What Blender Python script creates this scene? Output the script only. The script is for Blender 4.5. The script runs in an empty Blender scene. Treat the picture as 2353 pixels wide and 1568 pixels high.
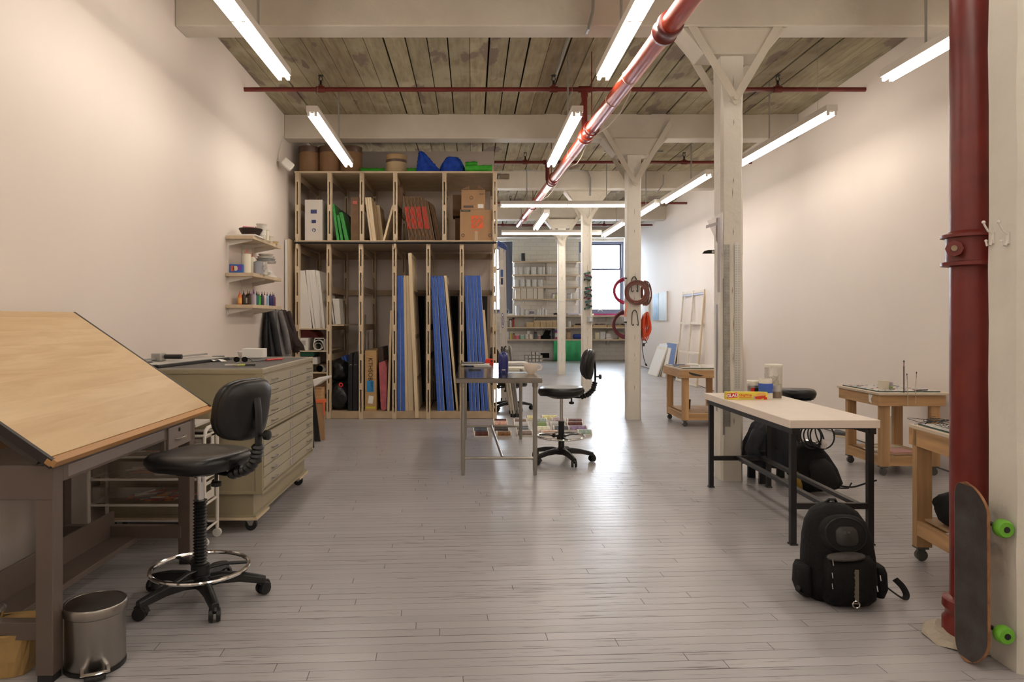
import bpy, bmesh, math, random
from mathutils import Matrix, Vector
random.seed(7)
S = bpy.context.scene
COL = S.collection
PI = math.pi
# ------------------------------------------------------------------ camera, world, exposure
F, VX, VY, H = 1620.0, 1085.0, 733.0, 1.42
cd = bpy.data.cameras.new('camera'); cam = bpy.data.objects.new('camera', cd); COL.objects.link(cam)
cam.location = (0, 0, H); cam.rotation_euler = (PI/2, 0, 0)
cd.sensor_width = 36; cd.lens = F/2353*36
cd.shift_x = (1176.5-VX)/2353; cd.shift_y = (VY-784)/2353
cd.clip_start = .05; cd.clip_end = 200
S.camera = cam
w = bpy.data.worlds.new('daylight'); S.world = w; w.use_nodes = True
w.node_tree.nodes['Background'].inputs[0].default_value = (.78, .88, 1.0, 1)
w.node_tree.nodes['Background'].inputs[1].default_value = 26.0
TUBE_E = 31.5
S.view_settings.view_transform = 'Standard'; S.view_settings.look = 'None'
S.view_settings.gamma = 1; S.view_settings.use_curve_mapping = False
S.view_settings.exposure = 0.0

def PX(px, Y): return (px-VX)*Y/F
def PZ(py, Y): return H-(py-VY)*Y/F
def P(px, py, Y): return Vector((PX(px, Y), Y, PZ(py, Y)))
def GY(py): return F*H/(py-VY)
def G(px, py): y = GY(py); return Vector((PX(px, y), y, 0))
def T(x, y, z): return Matrix.Translation((x, y, z))
def RZ(a): return Matrix.Rotation(math.radians(a), 4, 'Z')
def RX(a): return Matrix.Rotation(math.radians(a), 4, 'X')
def RY(a): return Matrix.Rotation(math.radians(a), 4, 'Y')

# ------------------------------------------------------------------ materials
MATS = {}
def nd(nt, t, **k):
    n = nt.nodes.new(t)
    for a, b in k.items(): setattr(n, a, b)
    return n
def mat(name, col, rough=.5, metal=0., noise=0., nscale=8., bump=0., bscale=60., stretch=(1, 1, 1), col2=None, spec=.5, coat=0., c2amt=.5):
    if name in MATS: return MATS[name]
    m = bpy.data.materials.new(name); m.use_nodes = True; nt = m.node_tree
    b = nt.nodes['Principled BSDF']
    b.inputs['Roughness'].default_value = rough; b.inputs['Metallic'].default_value = metal
    b.inputs['Specular IOR Level'].default_value = spec; b.inputs['Coat Weight'].default_value = coat
    tc = nd(nt, 'ShaderNodeTexCoord'); mp = nd(nt, 'ShaderNodeMapping'); mp.inputs['Scale'].default_value = stretch
    nt.links.new(tc.outputs['Object'], mp.inputs[0])
    c = tuple(col)+(1,)
    n = nd(nt, 'ShaderNodeTexNoise'); n.inputs['Scale'].default_value = nscale; n.inputs['Detail'].default_value = 5
    nt.links.new(mp.outputs[0], n.inputs[0])
    mx = nd(nt, 'ShaderNodeMix', data_type='RGBA')
    if col2 is None: col2 = [max(0, v*(1-noise)) for v in col]; c = tuple(min(1, v*(1+noise*.5)) for v in col)+(1,)
    mx.inputs[6].default_value = c; mx.inputs[7].default_value = tuple(col2)+(1,)
    rp = nd(nt, 'ShaderNodeMapRange'); rp.inputs[1].default_value = .3+.2*(.5-c2amt)*2; rp.inputs[2].default_value = .7+.2*(.5-c2amt)*2
    nt.links.new(n.outputs[0], rp.inputs[0]); nt.links.new(rp.outputs[0], mx.inputs[0])
    nt.links.new(mx.outputs[2], b.inputs['Base Color'])
    if bump:
        n2 = nd(nt, 'ShaderNodeTexNoise'); n2.inputs['Scale'].default_value = bscale; n2.inputs['Detail'].default_value = 3
        nt.links.new(mp.outputs[0], n2.inputs[0])
        bm = nd(nt, 'ShaderNodeBump'); bm.inputs['Strength'].default_value = bump; bm.inputs['Distance'].default_value = .01
        nt.links.new(n2.outputs[0], bm.inputs['Height']); nt.links.new(bm.outputs[0], b.inputs['Normal'])
    MATS[name] = m
    return m
def emis(name, col, s):
    if name in MATS: return MATS[name]
    m = bpy.data.materials.new(name); m.use_nodes = True; nt = m.node_tree; nt.nodes.clear()
    e = nd(nt, 'ShaderNodeEmission'); e.inputs[0].default_value = tuple(col)+(1,); e.inputs[1].default_value = s
    o = nd(nt, 'ShaderNodeOutputMaterial'); nt.links.new(e.outputs[0], o.inputs[0]); MATS[name] = m; return m
def glass(name, col=(1, 1, 1), rough=.03, clear=.9):
    if name in MATS: return MATS[name]
    m = bpy.data.materials.new(name); m.use_nodes = True; nt = m.node_tree; nt.nodes.clear()
    t = nd(nt, 'ShaderNodeBsdfTransparent'); t.inputs[0].default_value = tuple(col)+(1,)
    g = nd(nt, 'ShaderNodeBsdfGlossy'); g.inputs['Roughness'].default_value = rough
    mx = nd(nt, 'ShaderNodeMixShader'); mx.inputs[0].default_value = 1-clear
    o = nd(nt, 'ShaderNodeOutputMaterial')
    nt.links.new(t.outputs[0], mx.inputs[1]); nt.links.new(g.outputs[0], mx.inputs[2]); nt.links.new(mx.outputs[0], o.inputs[0])
    MATS[name] = m; return m

wallp = mat('warm_white_wall_paint', (.79, .712, .65), .55, noise=.03, nscale=.8, bump=.02, bscale=120, spec=.25)
cream = mat('cream_timber_paint', (.60, .55, .465), .55, noise=.1, nscale=2.5, bump=.35, bscale=14, stretch=(1, 1, 1), spec=.3)
creamw = mat('cream_column_paint', (.72, .685, .61), .5, noise=.07, nscale=3, bump=.6, bscale=16, spec=.3)
red = mat('red_pipe_paint', (.165, .020, .015), .35, noise=.25, nscale=6, bump=.1, bscale=30)
redm = mat('red_main_pipe_paint', (.46, .055, .022), .30, metal=.2, noise=.2, nscale=5, bump=.15, bscale=160)
black = mat('black_plastic', (.007, .007, .008), .42, noise=.1)
vinyl = mat('black_vinyl', (.008, .008, .009), .33, noise=.1, bump=.08, bscale=90)
rubber = mat('black_rubber', (.015, .015, .016), .7)
chrome = mat('chrome', (.75, .75, .75), .12, 1.)
steel = mat('brushed_steel', (.33, .31, .285), .3, 1., noise=.1, nscale=6, stretch=(3, 3, .1))
steelp = mat('grey_steel_pipe', (.45, .43, .38), .33, .9, noise=.1)
galv = mat('galvanised_conduit', (.42, .42, .40), .42, .7, noise=.1)
ply = mat('birch_plywood', (.62, .50, .345), .6, noise=.14, nscale=6, stretch=(1, 1, .15))
plyd = mat('birch_plywood_rail', (.46, .35, .23), .6, noise=.14, nscale=6, stretch=(1, .15, 1))
pine = mat('pine_bars', (.70, .57, .38), .6, noise=.14, nscale=9, stretch=(1, 1, .12))
maple = mat('maple_top', (.66, .45, .235), .42, noise=.22, nscale=3.2, stretch=(.9, .25, 1), bump=.03)
maplee = mat('maple_edge', (.46, .24, .085), .45, noise=.3, nscale=5, stretch=(1, .2, 1))
fir = mat('fir_lumber', (.50, .30, .14), .55, noise=.45, nscale=9, stretch=(1.3, 1.3, .09), bump=.1)
firh = mat('fir_lumber_rail', (.50, .30, .14), .55, noise=.45, nscale=9, stretch=(.15, .15, 1.6), bump=.1)
taupe = mat('taupe_enamel', (.118, .088, .072), .38, noise=.06)
taupel = mat('taupe_enamel_drawer', (.20, .165, .15), .4, noise=.05)
olive = mat('khaki_enamel', (.33, .285, .185), .42, noise=.05)
olivel = mat('khaki_enamel_drawer', (.36, .325, .235), .42, noise=.04)
white = mat('white_enamel', (.78, .74, .68), .35, noise=.03)
whitem = mat('matte_white_board', (.78, .76, .72), .7, noise=.04)
cream2 = mat('cream_laminate', (.80, .71, .62), .38, noise=.03)
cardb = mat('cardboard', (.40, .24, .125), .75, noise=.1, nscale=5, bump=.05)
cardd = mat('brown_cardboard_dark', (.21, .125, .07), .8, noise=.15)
blue = mat('blue_foam', (.045, .13, .52), .6, noise=.15, nscale=30, bump=.3, bscale=60)
navy = mat('navy_gloss', (.008, .018, .16), .22, coat=.5)
blacke = mat('black_powder_coat', (.012, .012, .014), .35, noise=.05)
nylon = mat('black_nylon', (.0055, .0055, .006), .75, spec=.25, noise=.2, nscale=20, bump=.4, bscale=50)
nylon2 = mat('black_nylon_panel', (.011, .0105, .0105), .7, spec=.3, noise=.25, nscale=20, bump=.5, bscale=25)
whiteplas = mat('white_plastic', (.82, .80, .76), .4)
paper = mat('paper', (.82, .80, .75), .8, noise=.03)
tube_e = emis('fluorescent_glow', (1.0, .90, .79), TUBE_E)
winglass = glass('window_glass', clear=.93)
clearpl = glass('clear_plastic', (.93, .92, .90), .2, .8)
def C(name, r, g, b, rough=.5, **k): return mat(name, (r, g, b), rough, **k)

def maple_mat():
    m = bpy.data.materials.new('glued_maple_strips'); m.use_nodes = True; nt = m.node_tree; L = nt.links.new
    b = nt.nodes['Principled BSDF']; b.inputs['Roughness'].default_value = .4
    tc = nd(nt, 'ShaderNodeTexCoord'); sx = nd(nt, 'ShaderNodeSeparateXYZ'); L(tc.outputs['Object'], sx.inputs[0])
    d = nd(nt, 'ShaderNodeMath', operation='DIVIDE'); L(sx.outputs[0], d.inputs[0]); d.inputs[1].default_value = .102
    f = nd(nt, 'ShaderNodeMath', operation='FLOOR'); L(d.outputs[0], f.inputs[0])
    wn = nd(nt, 'ShaderNodeTexWhiteNoise', noise_dimensions='1D'); L(f.outputs[0], wn.inputs['W'])
    mp = nd(nt, 'ShaderNodeMapping'); mp.inputs['Scale'].default_value = (5, .5, 1); L(tc.outputs['Object'], mp.inputs[0])
    av = nd(nt, 'ShaderNodeVectorMath', operation='ADD'); cx = nd(nt, 'ShaderNodeCombineXYZ'); L(wn.outputs[0], cx.inputs[1]); sc = nd(nt, 'ShaderNodeVectorMath', operation='SCALE'); L(cx.outputs[0], sc.inputs[0]); sc.inputs['Scale'].default_value = 9
    L(mp.outputs[0], av.inputs[0]); L(sc.outputs[0], av.inputs[1])
    n = nd(nt, 'ShaderNodeTexNoise'); n.inputs['Scale'].default_value = 3.2; n.inputs['Detail'].default_value = 8; n.inputs['Roughness'].default_value = .62; n.inputs['Distortion'].default_value = .6; L(av.outputs[0], n.inputs[0])
    a = nd(nt, 'ShaderNodeMix', data_type='RGBA'); a.inputs[6].default_value = (.62, .455, .26, 1); a.inputs[7].default_value = (.55, .385, .20, 1); L(wn.outputs[0], a.inputs[0])
    r_ = nd(nt, 'ShaderNodeMapRange'); L(n.outputs[0], r_.inputs[0]); r_.inputs[1].default_value = .38; r_.inputs[2].default_value = .75
    c = nd(nt, 'ShaderNodeMix', data_type='RGBA'); L(r_.outputs[0], c.inputs[0]); L(a.outputs[2], c.inputs[6]); c.inputs[7].default_value = (.47, .30, .14, 1)
    L(c.outputs[2], b.inputs['Base Color']); return m
def floor_mat():
    m = bpy.data.materials.new('grey_painted_floorboards'); m.use_nodes = True; nt = m.node_tree; L = nt.links.new
    b = nt.nodes['Principled BSDF']
    tc = nd(nt, 'ShaderNodeTexCoord'); mp = nd(nt, 'ShaderNodeMapping'); mp.inputs['Rotation'].default_value = (0, 0, math.radians(-3.2))
    L(tc.outputs['Object'], mp.inputs[0])
    sx = nd(nt, 'ShaderNodeSeparateXYZ'); L(mp.outputs[0], sx.inputs[0])
    def M(op, a, bb=None, c=None):
        n = nd(nt, 'ShaderNodeMath', operation=op)
        for i, v in enumerate((a, bb, c)):
            if v is None: continue
            if isinstance(v, (int, float)): n.inputs[i].default_value = v
            else: L(v, n.inputs[i])
        return n.outputs[0]
    wv = M('DIVIDE', sx.outputs[1], .0725); row = M('FLOOR', wv); fy = M('FRACT', wv)
    wn = nd(nt, 'ShaderNodeTexWhiteNoise', noise_dimensions='1D'); L(row, wn.inputs['W'])
    xs = M('ADD', M('DIVIDE', sx.outputs[0], 1.7), M('MULTIPLY', wn.outputs[0], 13.7)); ci = M('FLOOR', xs); fx = M('FRACT', xs)
    cid = nd(nt, 'ShaderNodeCombineXYZ'); L(row, cid.inputs[0]); L(ci, cid.inputs[1])
    wn2 = nd(nt, 'ShaderNodeTexWhiteNoise', noise_dimensions='3D'); L(cid.outputs[0], wn2.inputs['Vector'])
    ey = M('MINIMUM', fy, M('SUBTRACT', 1, fy)); ex = M('MULTIPLY', M('MINIMUM', fx, M('SUBTRACT', 1, fx)), 1.7/.0725)
    # how wide open each joint is varies along the board
    nz = nd(nt, 'ShaderNodeTexNoise'); nz.inputs['Scale'].default_value = 1.6; nz.inputs['Detail'].default_value = 4
    ms = nd(nt, 'ShaderNodeMapping'); ms.inputs['Scale'].default_value = (.6, 5, 1); L(mp.outputs[0], ms.inputs[0]); L(ms.outputs[0], nz.inputs[0])
    gw = nd(nt, 'ShaderNodeMapRange'); L(nz.outputs[0], gw.inputs[0]); gw.inputs[1].default_value = .35; gw.inputs[2].default_value = .75; gw.inputs[3].default_value = .004; gw.inputs[4].default_value = .046
    gy = M('LESS_THAN', ey, gw.outputs[0]); gx = M('LESS_THAN', ex, .022); gap = M('MAXIMUM', gy, gx)
    # worn scuffs running with the grain
    sc = nd(nt, 'ShaderNodeTexNoise'); sc.inputs['Scale'].default_value = 9; sc.inputs['Detail'].default_value = 6; sc.inputs['Roughness'].default_value = .65
    m3 = nd(nt, 'ShaderNodeMapping'); m3.inputs['Scale'].default_value = (.35, 6, 1); L(mp.outputs[0], m3.inputs[0]); L(m3.outputs[0], sc.inputs[0])
    big = nd(nt, 'ShaderNodeTexNoise'); big.inputs['Scale'].default_value = .9; big.inputs['Detail'].default_value = 3; L(mp.outputs[0], big.inputs[0])
    scm = nd(nt, 'ShaderNodeMapRange'); L(M('MULTIPLY', sc.outputs[0], M('ADD', M('MULTIPLY', big.outputs[0], .5), .7)), scm.inputs[0]); scm.inputs[1].default_value = .56; scm.inputs[2].default_value = .68
    base = nd(nt, 'ShaderNodeMix', data_type='RGBA'); base.inputs[6].default_value = (.335, .325, .335, 1); base.inputs[7].default_value = (.39, .378, .388, 1)
    L(wn2.outputs[0], base.inputs[0])
    d1 = nd(nt, 'ShaderNodeMix', data_type='RGBA'); L(base.outputs[2], d1.inputs[6]); d1.inputs[7].default_value = (.12, .11, .10, 1); L(M('MULTIPLY', scm.outputs[0], .8), d1.inputs[0])
    d2 = nd(nt, 'ShaderNodeMix', data_type='RGBA'); L(d1.outputs[2], d2.inputs[6]); d2.inputs[7].default_value = (.045, .04, .037, 1); L(M('MULTIPLY', gap, .85), d2.inputs[0])
    L(d2.outputs[2], b.inputs['Base Color'])
    rr = nd(nt, 'ShaderNodeMapRange'); L(big.outputs[0], rr.inputs[0]); rr.inputs[1].default_value = .3; rr.inputs[2].default_value = .7; rr.inputs[3].default_value = .285; rr.inputs[4].default_value = .36
    L(M('ADD', rr.outputs[0], M('MULTIPLY', M('ADD', scm.outputs[0], gap), .3)), b.inputs['Roughness'])
    b.inputs['Specular IOR Level'].default_value = .7
    # board cupping + brush texture
    wob = nd(nt, 'ShaderNodeTexNoise'); wob.inputs['Scale'].default_value = 22; wob.inputs['Detail'].default_value = 3; L(mp.outputs[0], wob.inputs[0])
    hh = M('ADD', M('ADD', M('MULTIPLY', M('POWER', M('MULTIPLY', ey, 2), .5), .25), M('MULTIPLY', wn2.outputs[0], .22)), M('ADD', M('MULTIPLY', wob.outputs[0], .3), M('MULTIPLY', gap, -.6)))
    bu = nd(nt, 'ShaderNodeBump'); bu.inputs['Strength'].default_value = .5; bu.inputs['Distance'].default_value = .004
    L(hh, bu.inputs['Height']); L(bu.outputs[0], b.inputs['Normal'])
    return m
floorm = floor_mat()

def ceil_mat():
    m = bpy.data.materials.new('whitewashed_planks'); m.use_nodes = True; nt = m.node_tree; L = nt.links.new
    b = nt.nodes['Principled BSDF']; b.inputs['Roughness'].default_value = .75; b.inputs['Specular IOR Level'].default_value = .2
    tc = nd(nt, 'ShaderNodeTexCoord')
    def noise(sc, det, st=(1, 1, 1)):
        mp = nd(nt, 'ShaderNodeMapping'); mp.inputs['Scale'].default_value = st; L(tc.outputs['Object'], mp.inputs[0])
        n = nd(nt, 'ShaderNodeTexNoise'); n.inputs['Scale'].default_value = sc; n.inputs['Detail'].default_value = det; L(mp.outputs[0], n.inputs[0]); return n.outputs[0]
    def rng(v, a, bb, lo=0, hi=1):
        r = nd(nt, 'ShaderNodeMapRange'); L(v, r.inputs[0]); r.inputs[1].default_value = a; r.inputs[2].default_value = bb; r.inputs[3].default_value = lo; r.inputs[4].default_value = hi; return r.outputs[0]
    def mix(a, c, f):
        x = nd(nt, 'ShaderNodeMix', data_type='RGBA'); L(f, x.inputs[0])
        if isinstance(a, tuple): x.inputs[6].default_value = a
        else: L(a, x.inputs[6])
        x.inputs[7].default_value = c; return x.outputs[2]
    c = mix((.37, .325, .215, 1), (.25, .215, .145, 1), rng(noise(7, 6, (3, .35, 1)), .35, .68))
    c = mix(c, (.42, .38, .27, 1), rng(noise(1.6, 5), .5, .62, 0, .8))
    c = mix(c, (.20, .155, .13, 1), rng(noise(1.1, 4, (2.2, .9, 1)), .60, .625, 0, .85))
    oi = nd(nt, 'ShaderNodeAttribute'); oi.attribute_name = 'tone'
    mm = nd(nt, 'ShaderNodeMix', data_type='RGBA', blend_type='MULTIPLY'); mm.inputs[0].default_value = 1
    L(c, mm.inputs[6]); L(oi.outputs['Color'], mm.inputs[7]); L(mm.outputs[2], b.inputs['Base Color'])
    bu = nd(nt, 'ShaderNodeBump'); bu.inputs['Strength'].default_value = .4; bu.inputs['Distance'].default_value = .01; L(noise(25, 4, (3, .3, 1)), bu.inputs['Height']); L(bu.outputs[0], b.inputs['Normal'])
    return m
ceilm = ceil_mat()

def brick_mat():
    m = bpy.data.materials.new('white_painted_brick'); m.use_nodes = True; nt = m.node_tree; L = nt.links.new
    b = nt.nodes['Principled BSDF']; b.inputs['Roughness'].default_value = .55
    tc = nd(nt, 'ShaderNodeTexCoord'); mp = nd(nt, 'ShaderNodeMapping'); mp.inputs['Rotation'].default_value = (PI/2, 0, 0); L(tc.outputs['Object'], mp.inputs[0])
    br = nd(nt, 'ShaderNodeTexBrick'); L(mp.outputs[0], br.inputs[0]); br.inputs['Scale'].default_value = 1
    br.inputs['Brick Width'].default_value = .42; br.inputs['Row Height'].default_value = .145; br.inputs['Mortar Size'].default_value = .012; br.inputs['Mortar Smooth'].default_value = .4
    br.inputs['Color1'].default_value = (.84, .80, .74, 1); br.inputs['Color2'].default_value = (.80, .76, .70, 1); br.inputs['Mortar'].default_value = (.72, .68, .62, 1)
    L(br.outputs[0], b.inputs['Base Color'])
    bu = nd(nt, 'ShaderNodeBump'); bu.invert = True; bu.inputs['Strength'].default_value = .4; bu.inputs['Distance'].default_value = .008; L(br.outputs[1], bu.inputs['Height']); L(bu.outputs[0], b.inputs['Normal'])
    return m
brickm = brick_mat()

# ------------------------------------------------------------------ geometry helpers (all in world space)
class MB:
    def __init__(s, M=None): s.b = bmesh.new(); s.M = M or Matrix()
    def v(s, p): return s.b.verts.new(s.M @ Vector(p))
    def faces(s, vs, fs):
        vv = [s.v(p) for p in vs]
        for f in fs:
            try: s.b.faces.new([vv[i] for i in f])
            except ValueError: pass
        return s
    def box(s, x0, x1, y0, y1, z0, z1):
        return s.faces([(x0, y0, z0), (x1, y0, z0), (x1, y1, z0), (x0, y1, z0), (x0, y0, z1), (x1, y0, z1), (x1, y1, z1), (x0, y1, z1)],
                       [(0, 3, 2, 1), (4, 5, 6, 7), (0, 1, 5, 4), (1, 2, 6, 5), (2, 3, 7, 6), (3, 0, 4, 7)])
    def cbox(s, c, d): return s.box(c[0]-d[0]/2, c[0]+d[0]/2, c[1]-d[1]/2, c[1]+d[1]/2, c[2]-d[2]/2, c[2]+d[2]/2)
    def prism(s, pts, vec):
        n = len(pts); vec = Vector(vec); a = [Vector(p) for p in pts]; b2 = [p+vec for p in a]
        return s.faces(a+b2, [tuple(range(n))[::-1], tuple(range(n, 2*n))]+[(i, (i+1) % n, n+(i+1) % n, n+i) for i in range(n)])
    def pprism(s, pix, Y, depth): return s.prism([P(x, y, Y) for x, y in pix], (0, depth, 0))
    def rings(s, rs, cap=True, closed=False):
        n = len(rs[0]); V = [[s.v(p) for p in r] for r in rs]
        m = len(V)
        for i in range(m if closed else m-1):
            a, b2 = V[i], V[(i+1) % m]
            for j in range(n):
                try: s.b.faces.new((a[j], a[(j+1) % n], b2[(j+1) % n], b2[j]))
                except ValueError: pass
        if cap and not closed:
            s.b.faces.new(V[0][::-1]); s.b.faces.new(V[-1])
        return s
    def tube(s, pts, r, seg=10, r2=None, closed=False, flat=None):
        pts = [Vector(p) for p in pts]; n = len(pts); rs = []; up = None
        for i, p in enumerate(pts):
            if closed: t = (pts[(i+1) % n]-pts[i-1]).normalized()
            else: t = (pts[min(i+1, n-1)]-pts[max(i-1, 0)]).normalized()
            if up is None:
                up = Vector((0, 0, 1)) if abs(t.z) < .9 else Vector((1, 0, 0))
            a = t.cross(up)
            if a.length < 1e-4: a = t.cross(Vector((0, 1, 0)))
            a.normalize(); bb = a.cross(t).normalized(); up = bb
            rr = r if r2 is None else r+(r2-r)*i/(n-1)
            fa, fb = (1, 1) if flat is None else flat
            rs.append([p+a*math.cos(2*PI*k/seg)*rr*fa+bb*math.sin(2*PI*k/seg)*rr*fb for k in range(seg)])
        return s.rings(rs, closed=closed)
    def cyl(s, p0, p1, r, r2=None, seg=20): return s.tube([p0, p1], r, seg, r2)
    def lathe(s, prof, c=(0, 0, 0), seg=24, cap=True, axis='Z'):
        rs = []
        for r, z in prof:
            r = max(r, .0004)
            if axis == 'Z': rs.append([(c[0]+r*math.cos(2*PI*k/seg), c[1]+r*math.sin(2*PI*k/seg), c[2]+z) for k in range(seg)])
            elif axis == 'X': rs.append([(c[0]+z, c[1]+r*math.cos(2*PI*k/seg), c[2]+r*math.sin(2*PI*k/seg)) for k in range(seg)])
            else: rs.append([(c[0]+r*math.cos(2*PI*k/seg), c[1]+z, c[2]+r*math.sin(2*PI*k/seg)) for k in range(seg)])
        return s.rings(rs, cap)
    def sel(s, secs, seg=28, e=2.6):  # loft of superellipses: (cx,cy,z,rx,ry[,e])
        rs = []
        for q in secs:
            ee = q[5] if len(q) > 5 else e
            r = []
            for k in range(seg):
                a = 2*PI*k/seg; c, sn = math.cos(a), math.sin(a)
                r.append((q[0]+q[3]*math.copysign(abs(c)**(2/ee), c), q[1]+q[4]*math.copysign(abs(sn)**(2/ee), sn), q[2]))
            rs.append(r)
        return s.rings(rs)
    def ball(s, c, r, seg=14, sz=1.):
        n = 8
        return s.lathe([(r*math.sin(PI*i/n), -r*sz*math.cos(PI*i/n)) for i in range(n+1)], c, seg)
    def torus(s, c, R, r, seg=40, M=None, rs=8, sy=1.):
        pts = [Vector((R*math.cos(2*PI*k/seg), R*sy*math.sin(2*PI*k/seg), 0)) for k in range(seg)]
        if M is not None: pts = [M @ p for p in pts]
        return s.tube([Vector(c)+p for p in pts], r, rs, closed=True)
    def build(s, name, m, parent=None, smooth=False, bevel=0, bseg=2, jitter=0, sub=0):
        b = s.b
        bmesh.ops.recalc_face_normals(b, faces=b.faces[:])
        if jitter:
            for v in b.verts: v.co += Vector([random.uniform(-jitter, jitter) for _ in range(3)])
        me = bpy.data.meshes.new(name); b.to_mesh(me); b.free()
        o = bpy.data.objects.new(name, me); COL.objects.link(o)
        me.materials.append(m)
        if smooth:
            me.polygons.foreach_set('use_smooth', [True]*len(me.polygons))
            if smooth is True:
                try: me.set_sharp_from_angle(angle=math.radians(40))
                except Exception: pass
        if parent is not None:
            o.parent = parent; me.transform(wm(parent).inverted())
        else:
            xs = [v.co for v in me.vertices]
            lo = Vector([min(c[i] for c in xs) for i in range(3)]); hi = Vector([max(c[i] for c in xs) for i in range(3)])
            c = Vector(((lo.x+hi.x)/2, (lo.y+hi.y)/2, lo.z)); me.transform(Matrix.Translation(-c)); o.location = c
        if bevel:
            mo = o.modifiers.new('bevel', 'BEVEL'); mo.width = bevel; mo.segments = bseg; mo.limit_method = 'ANGLE'; mo.angle_limit = math.radians(35)
        if sub:
            mo = o.modifiers.new('subdivision', 'SUBSURF'); mo.levels = sub; mo.render_levels = sub
        return o
def wm(o):
    M = Matrix.LocRotScale(o.location, o.rotation_euler, o.scale)
    return wm(o.parent) @ M if o.parent else M
def cr(p, n=6):   # smooth curve through points
    p = [Vector(q) for q in p]; out = []
    for i in range(len(p)-1):
        a, b, c, d = p[max(i-1, 0)], p[i], p[i+1], p[min(i+2, len(p)-1)]
        for k in range(n):
            t = k/n; out.append(.5*((2*b)+(c-a)*t+(2*a-5*b+4*c-d)*t*t+(3*b-a-3*c+d)*t**3))
    return out+[p[-1]]
def tag(o, label, cat, group=None, kind=None):
    o['label'] = label; o['category'] = cat
    if group: o['group'] = group
    if kind: o['kind'] = kind
    return o
def thing(name, label, cat, loc=(0, 0, 0), rz=0, group=None):
    o = bpy.data.objects.new(name, None); COL.objects.link(o); o.location = loc; o.rotation_euler = (0, 0, math.radians(rz))
    o.empty_display_size = .1
    return tag(o, label, cat, group)
def struct(o): o['kind'] = 'structure'; return o
def copy_tree(o, parent=None):
    c = o.copy(); COL.objects.link(c)
    if parent: c.parent = parent
    for ch in list(o.children): copy_tree(ch, c)
    return c
def text(body, size, M, m, parent, name='lettering', align='CENTER', bold=0.):
    cu = bpy.data.curves.new('t', 'FONT'); cu.body = body; cu.size = size; cu.align_x = align; cu.align_y = 'CENTER'; cu.extrude = .0004; cu.bevel_depth = bold; cu.bevel_resolution = 1
    cu.resolution_u = 3
    to = bpy.data.objects.new('t', cu); COL.objects.link(to)
    bpy.context.view_layer.update()
    me = bpy.data.meshes.new_from_object(to.evaluated_get(bpy.context.evaluated_depsgraph_get()))
    bpy.data.objects.remove(to); me.transform(M); me.name = name
    me.materials.clear(); me.materials.append(m)
    o = bpy.data.objects.new(name, me); COL.objects.link(o); o.parent = parent; me.transform(wm(parent).inverted())
    return o
UP = Matrix.Rotation(PI/2, 4, 'X')   # text facing -Y (towards the camera)
def bxp(name, m, label, cat, px0, px1, pyt, pyb, Y, dep, group=None, bevel=.002):   # a plain box-like item from its pixels at a depth
    o = MB().box(PX(px0, Y), PX(px1, Y), Y, Y+dep, PZ(pyb, Y), PZ(pyt, Y)).build(name, m, None, bevel=bevel)
    return tag(o, label, cat, group)

# ------------------------------------------------------------------ the room
YB, YF, YN = 24.3, -4.0, 0
def XL(y): return -2.50-.017*(y-2)
def XR(y): return 4.42+.045*(y-6.5)
ZC = 4.28
struct(MB().box(XL(YB)-1.5, XR(YB)+.6, YF-.2, YB+.4, -.12, 0).build('floor', floorm))
for nm, X, s in (('wall_left', XL, -1), ('wall_right', XR, 1)):
    struct(MB().prism([(X(YF), YF, 0), (X(YB), YB, 0), (X(YB)+s*.2, YB, 0), (X(YF)+s*.2, YF, 0)], (0, 0, ZC+.15)).build(nm, wallp))
struct(MB().box(XL(YF)-.2, XR(YF)+.2, YF-.2, YF, 0, ZC+.15).build('wall_front', wallp))
struct(MB().box(XL(14)+.01, PX(1135, 11.62), 11.5, 11.62, 0, 4.15).build('wall_partition', wallp))
# ceiling: planks running away from the camera, dark gaps, backing above
mb = MB(); x = -3.05; tones = []
while x < 5.6:
    wd = .213+random.uniform(-.012, .012); g = random.choice((.006, .010, .014, .020)); z = ZC+random.uniform(0, .012)
    mb.box(x, x+wd-g, YF-.1, YB+.1, z, z+.03); tones += [random.uniform(.84, 1.1)]*8; x += wd
me_t = tones
nv = len(mb.b.verts); mb.box(-3.2, 5.8, YF-.15, YB+.2, ZC+.06, ZC+.12); tones += [.12]*8
ce = mb.build('ceiling', ceilm); struct(ce)
ca = ce.data.color_attributes.new('tone', 'FLOAT_COLOR', 'POINT')
for i, t in enumerate(tones): ca.data[i].color = (t, t, t*.99, 1)
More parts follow.
